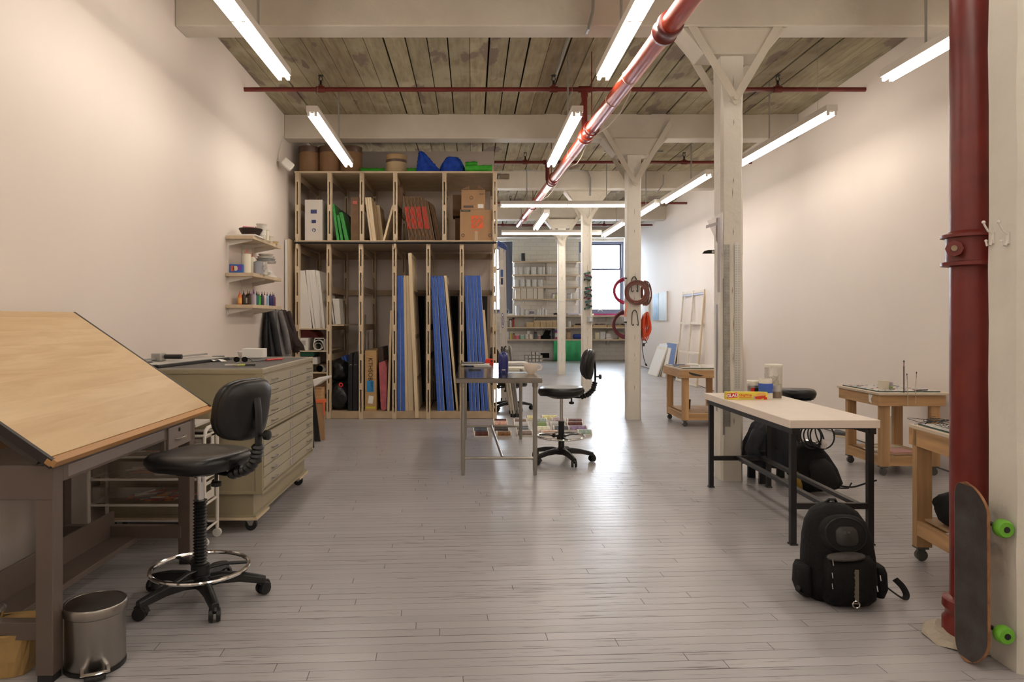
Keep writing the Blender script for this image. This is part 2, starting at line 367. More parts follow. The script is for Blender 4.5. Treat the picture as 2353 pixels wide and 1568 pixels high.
# back wall of painted brick with two window openings
W1 = (PX(1330, YB), PX(1436, YB)); W0 = (PX(1072, YB), PX(1178, YB)); WZ0, WZ1 = 1.60, 4.1
mb = MB()
mb.box(XL(YB)-.2, XR(YB)+.2, YB, YB+.4, 0, WZ0).box(XL(YB)-.2, XR(YB)+.2, YB, YB+.4, WZ1, ZC+.15)
mb.box(XL(YB)-.2, W0[0], YB, YB+.4, WZ0, WZ1).box(W0[1], W1[0], YB, YB+.4, WZ0, WZ1).box(W1[1], XR(YB)+.2, YB, YB+.4, WZ0, WZ1)
struct(mb.build('wall_back', brickm))
slate = C('slate_window_frame', .085, .095, .14, .5)
for i, (a, b2, jl) in enumerate((W0+(.0,), W1+(.0,))):
    y = YB+.14; zr = 3.14
    mb = MB().box(a, a+.09, y, y+.2, WZ0, WZ1).box(b2-.09, b2, y, y+.2, WZ0, WZ1).box(a+.09, b2-.09, y, y+.2, WZ0, WZ0+.08).box(a+.09, b2-.09, y, y+.2, WZ1-.06, WZ1)
    if i == 0: mb.box(b2-.3, b2-.09, y+.02, y+.18, WZ0+.08, WZ1-.06)
    else: mb.box(a+.09, a+.25, y+.02, y+.18, WZ0+.08, WZ1-.06)
    wn = struct(mb.build('window_%d' % (i+1), slate))
    for nmn, z0, z1, yy in (('lower_sash', WZ0+.08, zr+.03, y+.03), ('upper_sash', zr-.03, WZ1-.06, y+.09)):
        xa = a+(.09 if i == 0 else .25); xb = b2-(.3 if i == 0 else .09)
        sh = MB().box(xa, xa+.05, yy, yy+.05, z0, z1).box(xb-.05, xb, yy, yy+.05, z0, z1).box(xa+.05, xb-.05, yy, yy+.05, z0, z0+.07).box(xa+.05, xb-.05, yy, yy+.05, z1-.06, z1).build(nmn, slate, wn)
        MB().box(xa+.05, xb-.05, yy+.02, yy+.026, z0+.07, z1-.06).build('pane', winglass, sh)
# baseboards (thin dark joint at the right wall foot)
struct(MB().prism([(XR(YF)-.012, YF, 0), (XR(YB)-.012, YB, 0), (XR(YB), YB, 0), (XR(YF), YF, 0)], (0, 0, .012)).build('baseboard_right', C('dark_joint', .12, .10, .09)))

# ------------------------------------------------------------------ beams and columns
BY = [(2.35, 'nearest the camera, above the edge of the view'), (6.09, 'across the top of the photo, above the column with the rulers'), (9.88, 'directly in front of the brown drums on the rack'),
      (13.66, 'above the column with the hanging clamps'), (17.95, 'fourth back, above the far thin column'), (21.9, 'closest to the brick wall and windows')]
for y, d in BY:
    m = MB().box(XL(y)+.0, XR(y)-.0, y, y+.26, 3.95, ZC+.02).build('ceiling_beam', cream, None, bevel=.012)
    tag(m, 'cream painted timber ceiling beam, '+d, 'beam', 'timber ceiling beams')
COLS = [(2.80, 'foreground cream painted timber column with two coat hooks, at the right edge'),
        (6.17, 'cream painted timber column with two steel rulers on its face, by the white table'),
        (9.90, 'cream painted timber column hung with coiled red and brown extension cords'),
        (13.95, 'cream painted timber column with clamps on a rail and a grey outlet box'),
        (17.9, 'thin looking cream timber column farthest back, in front of the brick pier shelves')]
CX0, CX1 = 2.18, 2.375
dirt = mat('column_wear', (.72, .67, .57), .5)
bmat = mat('dark_wood_crack', (.05, .04, .03), .9)
columns = []
for i, (y, lab) in enumerate(COLS):
    c = thing('timber_column', lab, 'column', ((CX0+CX1)/2, y+.1, 0), group='timber columns'); columns.append(c)
    x0, x1, ch = CX0, CX1, .022; xc = (x0+x1)/2
    n = 16; rs = []; rr = random.Random(i)
    for k in range(n+1):
        z = 3.72*k/n; e = lambda: rr.uniform(-.0035, .0035)
        q = ch if k < n-1 else .004
        rs.append([(x0+q+e(), y+e(), z), (x1-q+e(), y+e(), z), (x1+e(), y+q, z), (x1+e(), y+.2-q, z), (x1-q, y+.2, z), (x0+q, y+.2, z), (x0+e(), y+.2-q, z), (x0+e(), y+q+e(), z)])
    MB().rings(rs).build('shaft', creamw, c)
    # drying checks in the timber
    mb = MB()
    for k in range(9):
        z = rr.uniform(.3, 3.5); l = rr.uniform(.04, .16); xx = xc+rr.uniform(-.004, .012)
        mb.faces([(xx, y-.0045, z), (xx+.0035, y-.0045, z+l*.5), (xx+.001, y-.0045, z+l), (xx-.001, y-.0045, z+l*.5)], [(0, 1, 2, 3)])
    mb.build('crack', bmat, c)
    yb = y-.045 if i != 1 else y-.055
    bw = .46
    MB().prism([(xc-bw, yb, 3.95), (xc-bw+.19, yb, 3.72), (xc+bw-.19, yb, 3.72), (xc+bw, yb, 3.95)], (0, .28, 0)).build('bolster', cream, c, bevel=.008)
    for yy, dx in ((yb-.022, .50), (yb+.282, .50)):
        for s in (-1, 1):
            a = Vector((xc+s*.005, yy+(0 if s < 0 else .009), 3.33)); b = Vector((xc+s*dx, yy+(0 if s < 0 else .009), 4.17)); d = (b-a).normalized(); pr = Vector((d.z, 0, -d.x))*.034
            MB().prism([a-pr-d*.05, a+pr-d*.05, b+pr, b-pr], (0, .009, 0)).build('strap_brace', cream, c, bevel=.002)
        MB().lathe([(.022, 0), (.022, .012), (.012, .02)], (xc, yy-.022, 3.33), 10, axis='Y').build('bolt', cream, c)

# ------------------------------------------------------------------ pipes
def tpipe(Y, z, x0, x1, heads, lab, tees=()):
    t = thing('sprinkler_pipe', lab, 'pipe', ((x0+x1)/2, Y, z), group='red sprinkler branch pipes')
    MB().cyl((x0, Y, z), (x1, Y, z), .026, seg=14).build('pipe', red, t, smooth=True)
    for px in heads:
        x = PX(px, Y)
        MB().cyl((x-.045, Y, z), (x+.045, Y, z), .036).cyl((x, Y, z), (x, Y, z+.05), .024).build('coupling', red, t, smooth=True)
        h = MB().cyl((x, Y, z+.05), (x, Y, z+.1), .014)
        h.tube([(x, Y, z+.09), (x-.022, Y, z+.115), (x-.012, Y, z+.15), (x, Y, z+.155), (x+.012, Y, z+.15), (x+.022, Y, z+.115), (x, Y, z+.09)], .005, 6).cyl((x, Y, z+.152), (x, Y, z+.16), .03)
        h.build('sprinkler_head', black, t, smooth=True)
    for px, zb in tees:
        x = PX(px, Y)
        MB().cyl((x-.07, Y, z), (x+.07, Y, z), .038).cyl((x, Y, z), (x, Y, zb), .034).cyl((x, Y, z-.02), (x, Y, z-.09), .042).build('drop_pipe', red, t, smooth=True)
    return t
tpipe(8.05, 4.04, XL(8.05), XR(8.05), (737, 1272, 1787), 'red sprinkler pipe crossing the room above the front lamps', ((1343, 3.56),))
tpipe(11.75, 4.03, PX(1136, 11.75)-2.6, XR(11.75), (1207, 1572), 'red sprinkler pipe crossing behind the blue plastic bags on the rack', ((1258, 3.73),))
tpipe(15.9, 4.03, XL(15.9), XR(15.9), (1173,), 'red sprinkler pipe crossing above the long crosswise lamp', ((1216, 3.9),))
tpipe(19.6, 4.03, XL(19.6), XR(19.6), (1155, 1388), 'red sprinkler pipe crossing farthest back near the windows', ())
mp_ = thing('main_pipe', 'thick copper red main pipe running the length of the ceiling', 'pipe', (1.28, 10, 3.5))
def mz(y): return 3.40+.0465*(y-6.19)
xs = 1.28
MB().cyl((xs, 3.0, mz(3.0)), (xs, 19.6, mz(19.6)), .066, seg=28).build('pipe', redm, mp_, smooth=True)
for y in (4.62, 7.9, 11.1, 14.3, 17.4):
    for d in (0,):
        MB().lathe([(.067, -.1), (.083, -.095), (.088, -.06), (.082, -.05), (.08, .05), (.088, .06), (.083, .095), (.067, .1)], (xs, y, mz(y)), 28, axis='Y').build('coupling', redm if y > 5 else red, mp_, smooth=True)
wire_m = C('cream_wire', .7, .62, .5)
for y in (5.7, 6.4, 9.0, 12.4):
    MB().torus((xs, y, mz(y)), .068, .003, 24, RX(80)).build('wire_tie', wire_m, mp_)
for y in (7.55, 11.4, 14.9):
    MB().torus((xs, y, mz(y)), .078, .009, 24, RX(90)).cyl((xs, y, mz(y)+.08), (xs, y, ZC), .006, seg=8).build('hanger', red, mp_)
MB().tube([(xs+.07+.03*math.sin(k*1.3), 6.0+k*.55, mz(6+k*.55)-.03-.06*abs(math.sin(k*.9))) for k in range(20)], .006, 6).build('cable', wire_m, mp_)
cp = (2.217, 3.13)
sp = thing('standpipe', 'thick dark red vertical pipe beside the foreground column', 'pipe', (cp[0], cp[1], 0))
MB().cyl((cp[0], cp[1], 0), (cp[0], cp[1], 4.3), .083, seg=36).build('pipe', red, sp, smooth=True)
zc = PZ(575, 3.13)
MB().lathe([(.084, -.075), (.118, -.07), (.118, -.055), (.1, -.05), (.098, .02), (.1, .052), (.118, .055), (.118, .068), (.09, .078), (.084, .085)], (cp[0], cp[1], zc), 36).build('coupling', red, sp, smooth=True)
MB(T(cp[0]-.1, cp[1]-.035, zc) @ RZ(-35)).lathe([(.034, -.045), (.034, -.02), (.03, 0)], (0, 0, 0), 8, axis='Y').build('clamp_bolt', red, sp)
MB(T(cp[0]-.1, cp[1]-.035, zc) @ RZ(-35)).lathe([(.012, -.062), (.014, -.045)], (0, 0, 0), 10, axis='Y').build('bolt_end', C('bolt_worn', .3, .22, .15, .4, metal=.6), sp)
MB().lathe([(.086, 0), (.112, .005), (.112, .06), (.1, .075), (.1, .1), (.112, .115), (.11, .15), (.086, .165)], (cp[0], cp[1], .02), 30).build('base_collar', red, sp, smooth=True)
MB().lathe([(.17, 0), (.16, .02), (.12, .035), (.09, .03)], (cp[0]-.03, cp[1], 0), 18).build('floor_grout', C('grout', .42, .37, .30, .9, bump=.6), sp, jitter=.008)

# conduits
def conduit(pts, r, lab, name='conduit'):
    o = MB().tube(pts, r, 8).build(name, galv, None, smooth=True); return tag(o, lab, 'conduit', 'grey metal conduits')
conduit([(.97, 6.5, 4.25), (.97, 8.6, 4.25)], .016, 'grey conduit fixed along the ceiling planks near the copper red pipe')
conduit([(PX(1365, 6.05), 6.05, 4.3), (PX(1362, 6.05), 6.05, PZ(25, 6.05)), (PX(1352, 6.05), 6.05, PZ(66, 6.05)), (PX(1347, 6.2), 6.2, 3.93)], .013, 'thin grey conduit bent down the front beam, left of the copper red pipe')
Yc = 13.6
conduit([(PX(1180, Yc), Yc, PZ(391, Yc)), (PX(1335, Yc), Yc, PZ(391, Yc)), (PX(1350, Yc), Yc, PZ(395, Yc)), (PX(1356, Yc), Yc, PZ(410, Yc)), (PX(1356, Yc), Yc, PZ(450, Yc))], .02, 'grey conduit with a round bend on the third beam')
conduit([(PX(1525, 13.6), 13.6, 4.2), (PX(1524, 13.6), 13.6, PZ(425, 13.6)), (PX(1512, 13.6), 13.6, PZ(440, 13.6)), (PX(1508, 13.8), 13.8, 3.93)], .012, 'thin grey conduit running down the third beam right of the cord column')
conduit([(PX(1270, 11.8)+.9, 12.0, 4.265), (PX(1270, 11.8)+1.9, 12.0, 4.265)], .014, 'thin pale conduit along the ceiling beside the second sprinkler pipe')
ys = 14.0-.02
cb = thing('outlet_box', 'grey metal outlet box with a conduit on the clamp column', 'outlet', (PX(1355, ys), ys, 1.4))
MB().box(PX(1349, ys), PX(1361, ys), ys-.10, ys-.03, PZ(741, ys), PZ(728, ys)).build('box', C('grey_box', .38, .42, .44, .4, metal=.3), cb, bevel=.008)
MB().box(PX(1354, ys), PX(1358, ys), ys-.106, ys-.10, PZ(738, ys), PZ(731, ys)).build('outlet_plate', whiteplas, cb)
MB().cyl((PX(1356, ys), ys-.06, PZ(728, ys)), (PX(1356, ys), ys-.06, 3.7), .012).build('conduit', creamw, cb)

# ------------------------------------------------------------------ fluorescent fixtures (real emitters)
def fixture(L, lab, rods=((.32, .010),), wires=()):
    """2.4 m two-lamp-wide strip light; local: runs along +Y, z=0 is the bottom of the tubes"""
    t = thing('strip_light', lab, 'light', group='hanging fluorescent strip lights')
    MB().box(-.058, .058, 0, L, .040, .105).box(-.02, .02, .01, L-.01, .03, .045).build('housing', white, t, bevel=.004)
    for yc in (.012, L/2, L-.012):
        for s in (-1, 1):
            MB().box(s*.036-.013, s*.036+.013, yc-.011, yc+.011, .0, .044).build('lamp_holder', whiteplas, t, bevel=.003)
    for s in (-1, 1):
        for a, b in ((.028, L/2-.014), (L/2+.014, L-.028)):
            MB().cyl((s*.036, a, .017), (s*.036, b, .017), .0165, seg=12).build('fluorescent_tube', tube_e, t, smooth=True)
    for f, r in rods: MB().cyl((0, f*L, .1), (0, f*L, ZC-3.46), r, seg=8).build('hanging_rod', galv, t)
    for f in wires: MB().cyl((.0, f*L, .1), (.0, f*L, ZC-3.46), .0018, seg=5).build('hanging_wire', galv, t)
    return t
LZ = 3.46
def place_fix(x, yn, lab, rz=0, **k):
    f = fixture(2.42, lab, **k); f.location = (x, yn, LZ); f.rotation_euler = (0, 0, math.radians(rz)); return f
place_fix(-1.61, 3.63, 'strip light cut by the top edge, left of centre', rz=0, rods=((.69, .011),), wires=(.1,))
place_fix(-1.61, 7.08, 'strip light hanging in front of the storage rack drums', rz=1.2, rods=((.66, .010),), wires=(.12,))
place_fix(1.12, 3.63, 'strip light cut by the top edge, beside the copper red pipe', rods=((.69, .011),), wires=(.5,))
place_fix(1.06, 7.08, 'strip light left of the copper red pipe, in front of the second beam', rods=((.30, .010),), wires=(.16,))
place_fix(1.46, 13.8, 'small strip light far back, just below the long crosswise strip light', rods=((.5, .008),))
place_fix(3.57, 3.66, 'strip light cut off by the dark red vertical pipe', rods=((.78, .011),), wires=(.3,))
place_fix(3.60, 7.05, 'strip light on the right that runs behind the ruler column', rz=.6, rods=((.6, .010),), wires=(.12,))
place_fix(3.40, 10.1, 'strip light along the right wall, between the ruler column and the cord column', rods=((.35, .010),))
place_fix(3.32, 12.62, 'strip light along the right wall, partly hidden by the cord column', rods=((.35, .010),))
place_fix(3.27, 15.15, 'strip light on the right, farthest back before the window', rods=((.35, .010),))
place_fix(PX(1150, 12.8), 12.85, 'crosswise strip light over the middle of the room', rz=-90, rods=((.2, .008), (.8, .008)))
place_fix(PX(1152, 17), 17.05, 'crosswise strip light directly above the far windows', rz=-90, rods=((.2, .008), (.8, .008)))
place_fix(-1.61, .15, 'strip light over the camera, on the left'); place_fix(1.12, .15, 'strip light over the camera, in the middle'); place_fix(3.5, .15, 'strip light over the camera, on the right')
place_fix(-1.61, -3.3, 'added fill strip light behind the camera, on the left'); place_fix(1.12, -3.3, 'added fill strip light behind the camera, in the middle'); place_fix(3.4, -3.3, 'added fill strip light behind the camera, on the right')  # unseen fixtures added as fill to brighten surfaces facing the camera
place_fix(-1.61, 12.5, 'strip light behind the storage rack partition')

# ------------------------------------------------------------------ drafting stools (local: seat faces +X)
def caster(par, M, r=.028, dark=black, name='caster'):
    o = MB(M)
    for s in (-1, 1): o.lathe([(r*.5, s*.006), (r*.96, s*.008), (r, s*.014), (r*.9, s*.026), (r*.3, s*.028)], (0, 0, r), 16, axis='Y')
    o.tube([(-r*.6, 0, r*1.5), (0, 0, r*2.05), (r*.75, 0, r*1.75), (r*1.02, 0, r*1.1)], r*.42, 8).cyl((0, 0, r*1.8), (0, 0, r*2.7), .008)
    return o.build(name, dark, par, smooth=True)
def stool(x, y, rz, seat_z, lab, ring_z=None, bellows=False, back=True, base_rot=0., sc=1., back_z=None, group='black swivel stools'):
    t = thing('drafting_stool', lab, 'stool', (x, y, 0), rz, group)
    M = wm(t); R = .305
    hb = MB(M).lathe([(.03, .07), (.052, .075), (.055, .125), (.035, .14)], (0, 0, 0), 20)
    hb.build('base_hub', black, t, smooth=True)
    for k in range(5):
        A = M @ RZ(base_rot-rz+k*72)
        m = MB(A); rs = []
        for q, (rx, z, wd, h) in enumerate([(.03, .10, .036, .055), (.10, .110, .031, .052), (.19, .103, .026, .045), (.27, .086, .024, .040), (.318, .074, .022, .034)]):
            rs.append([(rx, -wd, z-h*.5), (rx, wd, z-h*.5), (rx, wd*.8, z+h*.3), (rx, wd*.35, z+h*.5), (rx, -wd*.35, z+h*.5), (rx, -wd*.8, z+h*.3)])
        m.rings(rs).build('base_arm', black, t, smooth=True, bevel=.003)
        caster(t, A @ T(R, 0, 0) @ RZ(40+k*31), r=.033)
    uz = seat_z-.10
    if bellows:
        zz = [.14+i*(uz-.14-.15)/46 for i in range(47)]
        MB(M).lathe([(.026 if i % 2 else .035, z) for i, z in enumerate(zz)], (0, 0, 0), 20).build('bellows', black, t, smooth=False)
        ch0 = zz[-1]
    else:
        ch0 = .14+(uz-.14)*.52 if ring_z else .2
        MB(M).cyl((0, 0, .10), (0, 0, ch0), .030, seg=20).build('column_sleeve', black, t, smooth=True)
    MB(M).cyl((0, 0, ch0-.02), (0, 0, uz-.01), .0165, seg=16).build('gas_lift', chrome, t, smooth=True)
    if ring_z:
        MB(M).torus((0, 0, ring_z), .235, .0105, 48).build('foot_ring', chrome, t, smooth=True)
        m = MB(M).lathe([(.036, -.03), (.045, -.025), (.045, .02), (.036, .025)], (0, 0, ring_z-.005), 18)
        for k in range(3): a = math.radians(100+120*k); m.tube([(0, 0, ring_z-.01), (.12*math.cos(a), .12*math.sin(a), ring_z+.006), (.235*math.cos(a), .235*math.sin(a), ring_z)], .011, 8, flat=(1.2, .7))
        m.build('ring_hub', black, t, smooth=True)
        kn = MB(M @ RZ(-30)).cyl((.04, 0, ring_z), (.075, 0, ring_z), .01).lathe([(.01, .07), (.022, .074), (.022, .092), (.012, .096)], (0, 0, ring_z), 12, axis='X').build('ring_knob', black, t, smooth=True)
    # seat
    D, W = .235*sc, .215*sc
    def secs(): return [(0, 0, seat_z-.085, D*.80, W*.80, 2.6), (0, 0, seat_z-.078, D*.93, W*.93, 2.6), (.003, 0, seat_z-.045, D, W, 2.7), (.004, 0, seat_z-.02, D*.985, W*.985, 2.7), (.004, 0, seat_z-.004, D*.9, W*.9, 2.6), (0, 0, seat_z-.003, D*.6, W*.6, 2.4), (0, 0, seat_z-.012, D*.2, W*.2, 2.2)]
    sm = MB(M).sel(secs(), 32)
    for v in sm.b.verts:
        l = M.inverted() @ v.co
        if l.x > D*.55: l.z -= (l.x-D*.55)**2*1.6
        if l.x < -D*.6: l.z += (abs(l.x)-D*.6)*.10
        v.co = M @ l
    sm.build('seat', vinyl, t, smooth=2)
    MB(M).sel([(0, 0, seat_z-.115, .09, .07), (0, 0, seat_z-.09, .16, .14)], 16).box(-.05, .05, -.11, .11, uz-.008, uz+.02).build('seat_plate', black, t, smooth=True)
    MB(M).cyl((-.1, .0, seat_z-.1), (-.1, -.0, seat_z-.15), .008).lathe([(.012, -.175), (.026, -.17), (.026, -.152), (.012, -.147)], (-.1, 0, seat_z), 10).build('tilt_knob', black, t, smooth=True)
    if back:
        bz = back_z or seat_z+.215; bx = -D-.062
        # J shaped bar under and behind the seat, ribbed cover
        pts = [(-.10, 0, seat_z-.10), (-.19, 0, seat_z-.105), (bx+.025, 0, seat_z-.075), (bx-.022, 0, seat_z-.025), (bx-.04, 0, seat_z+.05), (bx-.04, 0, bz-.02), (bx-.03, 0, bz+.06)]
        MB(M).tube(cr(pts), .017, 10, flat=(1.5, .6)).build('back_bar', black, t, smooth=True)
        path = [Vector(p) for p in pts[2:5]]; cov = []
        full = [Vector(pts[1]).lerp(Vector(pts[2]), i/6) for i in range(6)]+[Vector(pts[2]).lerp(Vector(pts[3]), i/5) for i in range(5)]+[Vector(pts[3]).lerp(Vector(pts[4]), i/7) for i in range(8)]
        rs = []; n = len(full)
        for i, p in enumerate(full):
            tt = (full[min(i+1, n-1)]-full[max(i-1, 0)]).normalized(); a = Vector((0, 1, 0)); bb = tt.cross(a).normalized(); r = .036 if i % 2 else .028
            rs.append([p+a*math.cos(2*PI*k/12)*r*1.15+bb*math.sin(2*PI*k/12)*r*.8 for k in range(12)])
        MB(M).rings(rs).build('ribbed_cover', black, t, smooth=True)
        MB(M).cyl((bx-.05, 0, seat_z+.10), (bx-.085, 0, seat_z+.10), .008).lathe([(.01, -.105), (.024, -.1), (.024, -.08), (.01, -.076)], (bx, 0, seat_z+.10), 12, axis='X').build('height_knob', black, t, smooth=True)
        B = M @ T(bx, 0, bz) @ RY(-9) @ RY(-90)    # local z now points forward (-X..), x up
        def bow(mm, q):
            for v in mm.b.verts:
                l = B.inverted() @ v.co; l.z += -q*l.y*l.y - 1.0*max(0, l.x-.05)**2; v.co = B @ l
            return mm
        bow(MB(B).sel([(0, 0, .012, .125, .165, 2.8), (0, 0, .0, .146, .184, 3), (0, 0, -.02, .152, .190, 3), (0, 0, -.034, .145, .182, 3), (0, 0, -.043, .11, .14, 2.6), (0, 0, -.045, .04, .06, 2.2)], 32), 1.7).build('backrest', vinyl, t, smooth=2)
        bow(MB(B).sel([(0, 0, .036, .08, .11, 2.8), (0, 0, .032, .128, .165, 3), (0, 0, .016, .146, .183, 3), (0, 0, .004, .148, .186, 3)], 32), 1.7).build('back_shell', black, t, smooth=2)
    return t
stool(-1.373, 3.56, 160, .755, 'black vinyl drafting stool with ribbed post cover, beside the tilted drafting table', ring_z=.165, bellows=True, base_rot=15, sc=1.06, back_z=.975)
stool(.888, 7.02, 176, .745, 'black drafting stool at the right side of the stainless steel table', ring_z=.25, base_rot=-2, sc=.98, back_z=.965)
stool(3.05, 6.62, 80, .765, 'round black stool seat showing behind the right end of the white table', ring_z=.25, back=False, base_rot=20, sc=.74)
stool(.62, 11.0, 4, .455, 'low black office chair with castors behind the stainless steel table and ladder', back=True, base_rot=5, back_z=.83, group='black swivel stools')

# ------------------------------------------------------------------ drafting table
dt = thing('drafting_table', 'drafting table with tilted maple top and taupe metal desk frame', 'table', (-2.0, 3.4, 0))
xl, xr, y0, y1, zt = -2.42, -1.63, 2.74, 4.14, .85
hi = Vector((-2.455, 0, 1.462)); lo = Vector((-1.60, 0, .872)); d = (lo-hi).normalized(); nn = Vector((-d.z, 0, d.x))
if nn.z < 0: nn = -nn
ya, yb = 2.70, 4.36
def slab(a, b, ya_, yb_, t0, t1): return MB().prism([a+nn*t0+Vector((0, ya_, 0)), b+nn*t0+Vector((0, ya_, 0)), b+nn*t1+Vector((0, ya_, 0)), a+nn*t1+Vector((0, ya_, 0))], (0, yb_-ya_, 0))
slab(hi, lo-d*.03, ya+.02, yb-.02, -.022, 0).build('drawing_board', maple_mat(), dt, bevel=.0015)
for q0 in (ya, yb-.02): slab(hi, lo, q0, q0+.02, -.034, .001).build('side_batten', C('dark_steel_edge', .035, .03, .03, .45, metal=.5), dt)
slab(lo-d*.03, lo-d*.002, ya-.004, yb+.004, -.026, -.004).build('front_lip', maplee, dt, bevel=.002)
slab(lo-d*.008, lo+d*.012, ya-.006, yb+.006, -.02, .008).build('pencil_stop', maplee, dt, bevel=.002)
# steel edge on the board near side: deep channel under the board
slab(hi+d*.0, lo-d*.06, ya+.02, ya+.075, -.062, -.024).build('tilt_channel', C('dark_taupe', .045, .034, .03, .5), dt)
slab(hi+d*.0, lo-d*.06, yb-.075, yb-.02, -.062, -.024).build('tilt_channel', MATS['dark_taupe'], dt)
for (x, y, nm) in ((xr-.068, y0, 'a'), (xr-.068, y1-.070, 'b'), (xl, y0, 'c'), (xl, y1-.070, 'd')):
    lg = MB().box(x, x+.068, y, y+.070, .03, .846).build('leg', taupe, dt, bevel=.004)
    MB().box(x+.005, x+.063, y+.005, y+.065, 0, .03).build('leg_foot', rubber, lg)
# end aprons (deep towards the user), front rail with a long and a short drawer, rear rail
for y in (y0, y1-.03):
    MB().box(xl-.002, xr+.002, y-.002 if y == y0 else y, y+.03, zt-.135, zt).build('end_apron', taupe, dt, bevel=.003)
MB().box(xr-.03, xr-.001, y0+.071, y1-.071, zt-.078, zt-.001).box(xr-.025, xr-.003, y1-.40, y1-.375, zt-.14, zt-.08).build('front_rail', taupe, dt, bevel=.002)
dr = MB().box(xr-.5, xr+.003, y0+.10, y1-.41, zt-.068, zt-.018).build('pencil_drawer', taupel, dt, bevel=.004)
dr2 = MB().box(xr-.5, xr+.008, y1-.37, y1-.075, zt-.135, zt-.018).build('drawer', taupel, dt, bevel=.004)
yy = y1-.235
MB().tube([(xr+.008, yy-.055, zt-.085), (xr+.024, yy-.045, zt-.085), (xr+.027, yy, zt-.085), (xr+.024, yy+.045, zt-.085), (xr+.008, yy+.055, zt-.085)], .006, 8, flat=(1.3, .8)).build('drawer_handle', chrome, dr2, smooth=True)
MB().lathe([(.011, 0), (.011, .004), (.005, .005)], (xr+.008, yy, zt-.042), 12, axis='X').build('lock', C('dark_metal', .05, .05, .05, .3, metal=.8), dr2)
MB().box(xl+.002, xl+.03, y0+.071, y1-.071, zt-.16, zt-.002).build('rear_rail', taupe, dt, bevel=.002)
MB().box(xl+.02, xr-.05, y0+.03, y1-.03, zt-.035, zt-.02).build('tray_floor', C('plywood_brown', .35, .20, .10, .6, noise=.2), dt)
for y in (y0+.03, y1-.08): MB().box(xl+.05, xr-.05, y, y+.05, .155, .225).build('cross_rail', taupe, dt, bevel=.003)
MB().box(-2.10, -1.93, y0+.03, y1-.03, .135, .165).box(-2.10, -2.085, y0+.03, y1-.03, .12, .30).build('foot_rail', taupe, dt, bevel=.003)
MB().tube([(-2.36, 2.80, .86), (-2.30, 2.80, 1.30)], .012, 8).tube([(-2.36, 4.08, .86), (-2.30, 4.08, 1.30)], .012, 8).build('tilt_strut', MATS['dark_taupe'], dt)
for k in range(5): MB().lathe([(.004, 0), (.003, .002)], (xl+.12+.09*k, y0-.004, zt-.03-(k % 2)*.06), 8, axis='Y').build('rivet', taupe, dt)
# ------------------------------------------------------------------ bin, bag with bowl
tb = thing('pedal_bin', 'round brushed steel pedal bin on the floor by the drafting table leg', 'bin', (-1.545, 2.87, 0))
bx_, by_ = -1.545, 2.89
MB().lathe([(.112, 0), (.116, .004), (.116, .018)], (bx_, by_, 0), 36).build('base_ring', black, tb, smooth=True)
MB().lathe([(.112, .014), (.1135, .016), (.1135, .222), (.110, .226)], (bx_, by_, 0), 40).build('body', steel, tb, smooth=True)
MB().lathe([(.110, .226), (.1195, .2262), (.1205, .230), (.1205, .2585), (.1165, .264), (.110, .2645), (.108, .2625), (.07, .267), (.03, .270), (.0, .271)], (bx_, by_, 0), 40).build('lid', steel, tb, smooth=True)
pdl = MB(T(bx_, by_, 0) @ RZ(-62)).tube([(.10, -.045, .035), (.145, -.045, .03), (.150, 0, .03), (.145, .045, .03), (.10, .045, .035)], .009, 8, flat=(1.2, .6)).build('pedal_arm', chrome, tb, smooth=True)
MB(T(bx_, by_, 0) @ RZ(-62)).box(.122, .168, -.038, .038, .008, .024).build('pedal', rubber, tb, bevel=.005)
bag = thing('paper_bag', 'open brown paper bag on the floor behind the drafting table leg', 'bag', (-1.90, 2.78, 0))
bm_ = C('kraft_bag', .42, .27, .10, .7, noise=.2, bump=.3, bscale=20)
mb = MB(T(-1.93, 2.86, 0) @ RZ(12)).sel([(0, 0, 0, .14, .10, 5), (0, 0, .07, .15, .11, 5), (0, .0, .15, .165, .12, 4), (.0, 0, .175, .17, .125, 4)], 28)
mb.build('bag', bm_, bag, jitter=.004)
MB(T(-1.93, 2.86, 0) @ RZ(12)).sel([(0, 0, .172, .155, .112, 4), (0, 0, .177, .155, .112, 4)], 28).build('bag_inside_shade', C('bag_inside_shade', .10, .065, .03, .9), bag)  # flat sheet in darkened kraft colour, painting the shade inside the open bag
bo = MB().lathe([(.0, 0), (.05, .004), (.085, .04), (.098, .075), (.1, .076), (.094, .074), (.08, .04), (.04, .012), (0, .01)], (-1.98, 2.82, .172), 28).build('metal_bowl', chrome, None, smooth=True)
tag(bo, 'shiny metal bowl resting in the open brown paper bag', 'bowl')

# ------------------------------------------------------------------ white wire drawer cart behind the drafting table
wc = thing('drawer_cart', 'white wire frame cart with clear drawers of pens, behind the drafting table', 'cart', (-2.0, 4.45, 0))
cx0, cx1, cy0, cy1 = PX(208, 4.40), PX(486, 4.5), 4.38, 4.60
mb = MB()
for x in (cx0, cx1):
    mb.tube([(x, cy0, .06), (x, cy0, .68), (x, cy0+.02, .72), (x, cy0+.06, .735), (x, cy1-.06, .735), (x, cy1-.02, .72), (x, cy1, .68), (x, cy1, .06)], .012, 8)
for z in (.10, .26, .42, .56, .69):
    for y in (cy0, cy1): mb.cyl((cx0, y, z), (cx1, y, z), .008, seg=8)
    for x in (cx0, cx1): mb.cyl((x, cy0, z), (x, cy1, z), .008, seg=8)
mb.build('frame', white, wc, smooth=True)
MB().box(cx0+.1, cx1-.05, cy0-.01, cy1+.01, .745, .765).build('top_shelf', white, wc, bevel=.003)
pcol = [C('pen_red', .5, .06, .04), C('pen_white', .75, .75, .72), C('pen_orange', .7, .25, .05), C('pen_grey', .2, .2, .22), C('pen_brown', .2, .1, .07)]
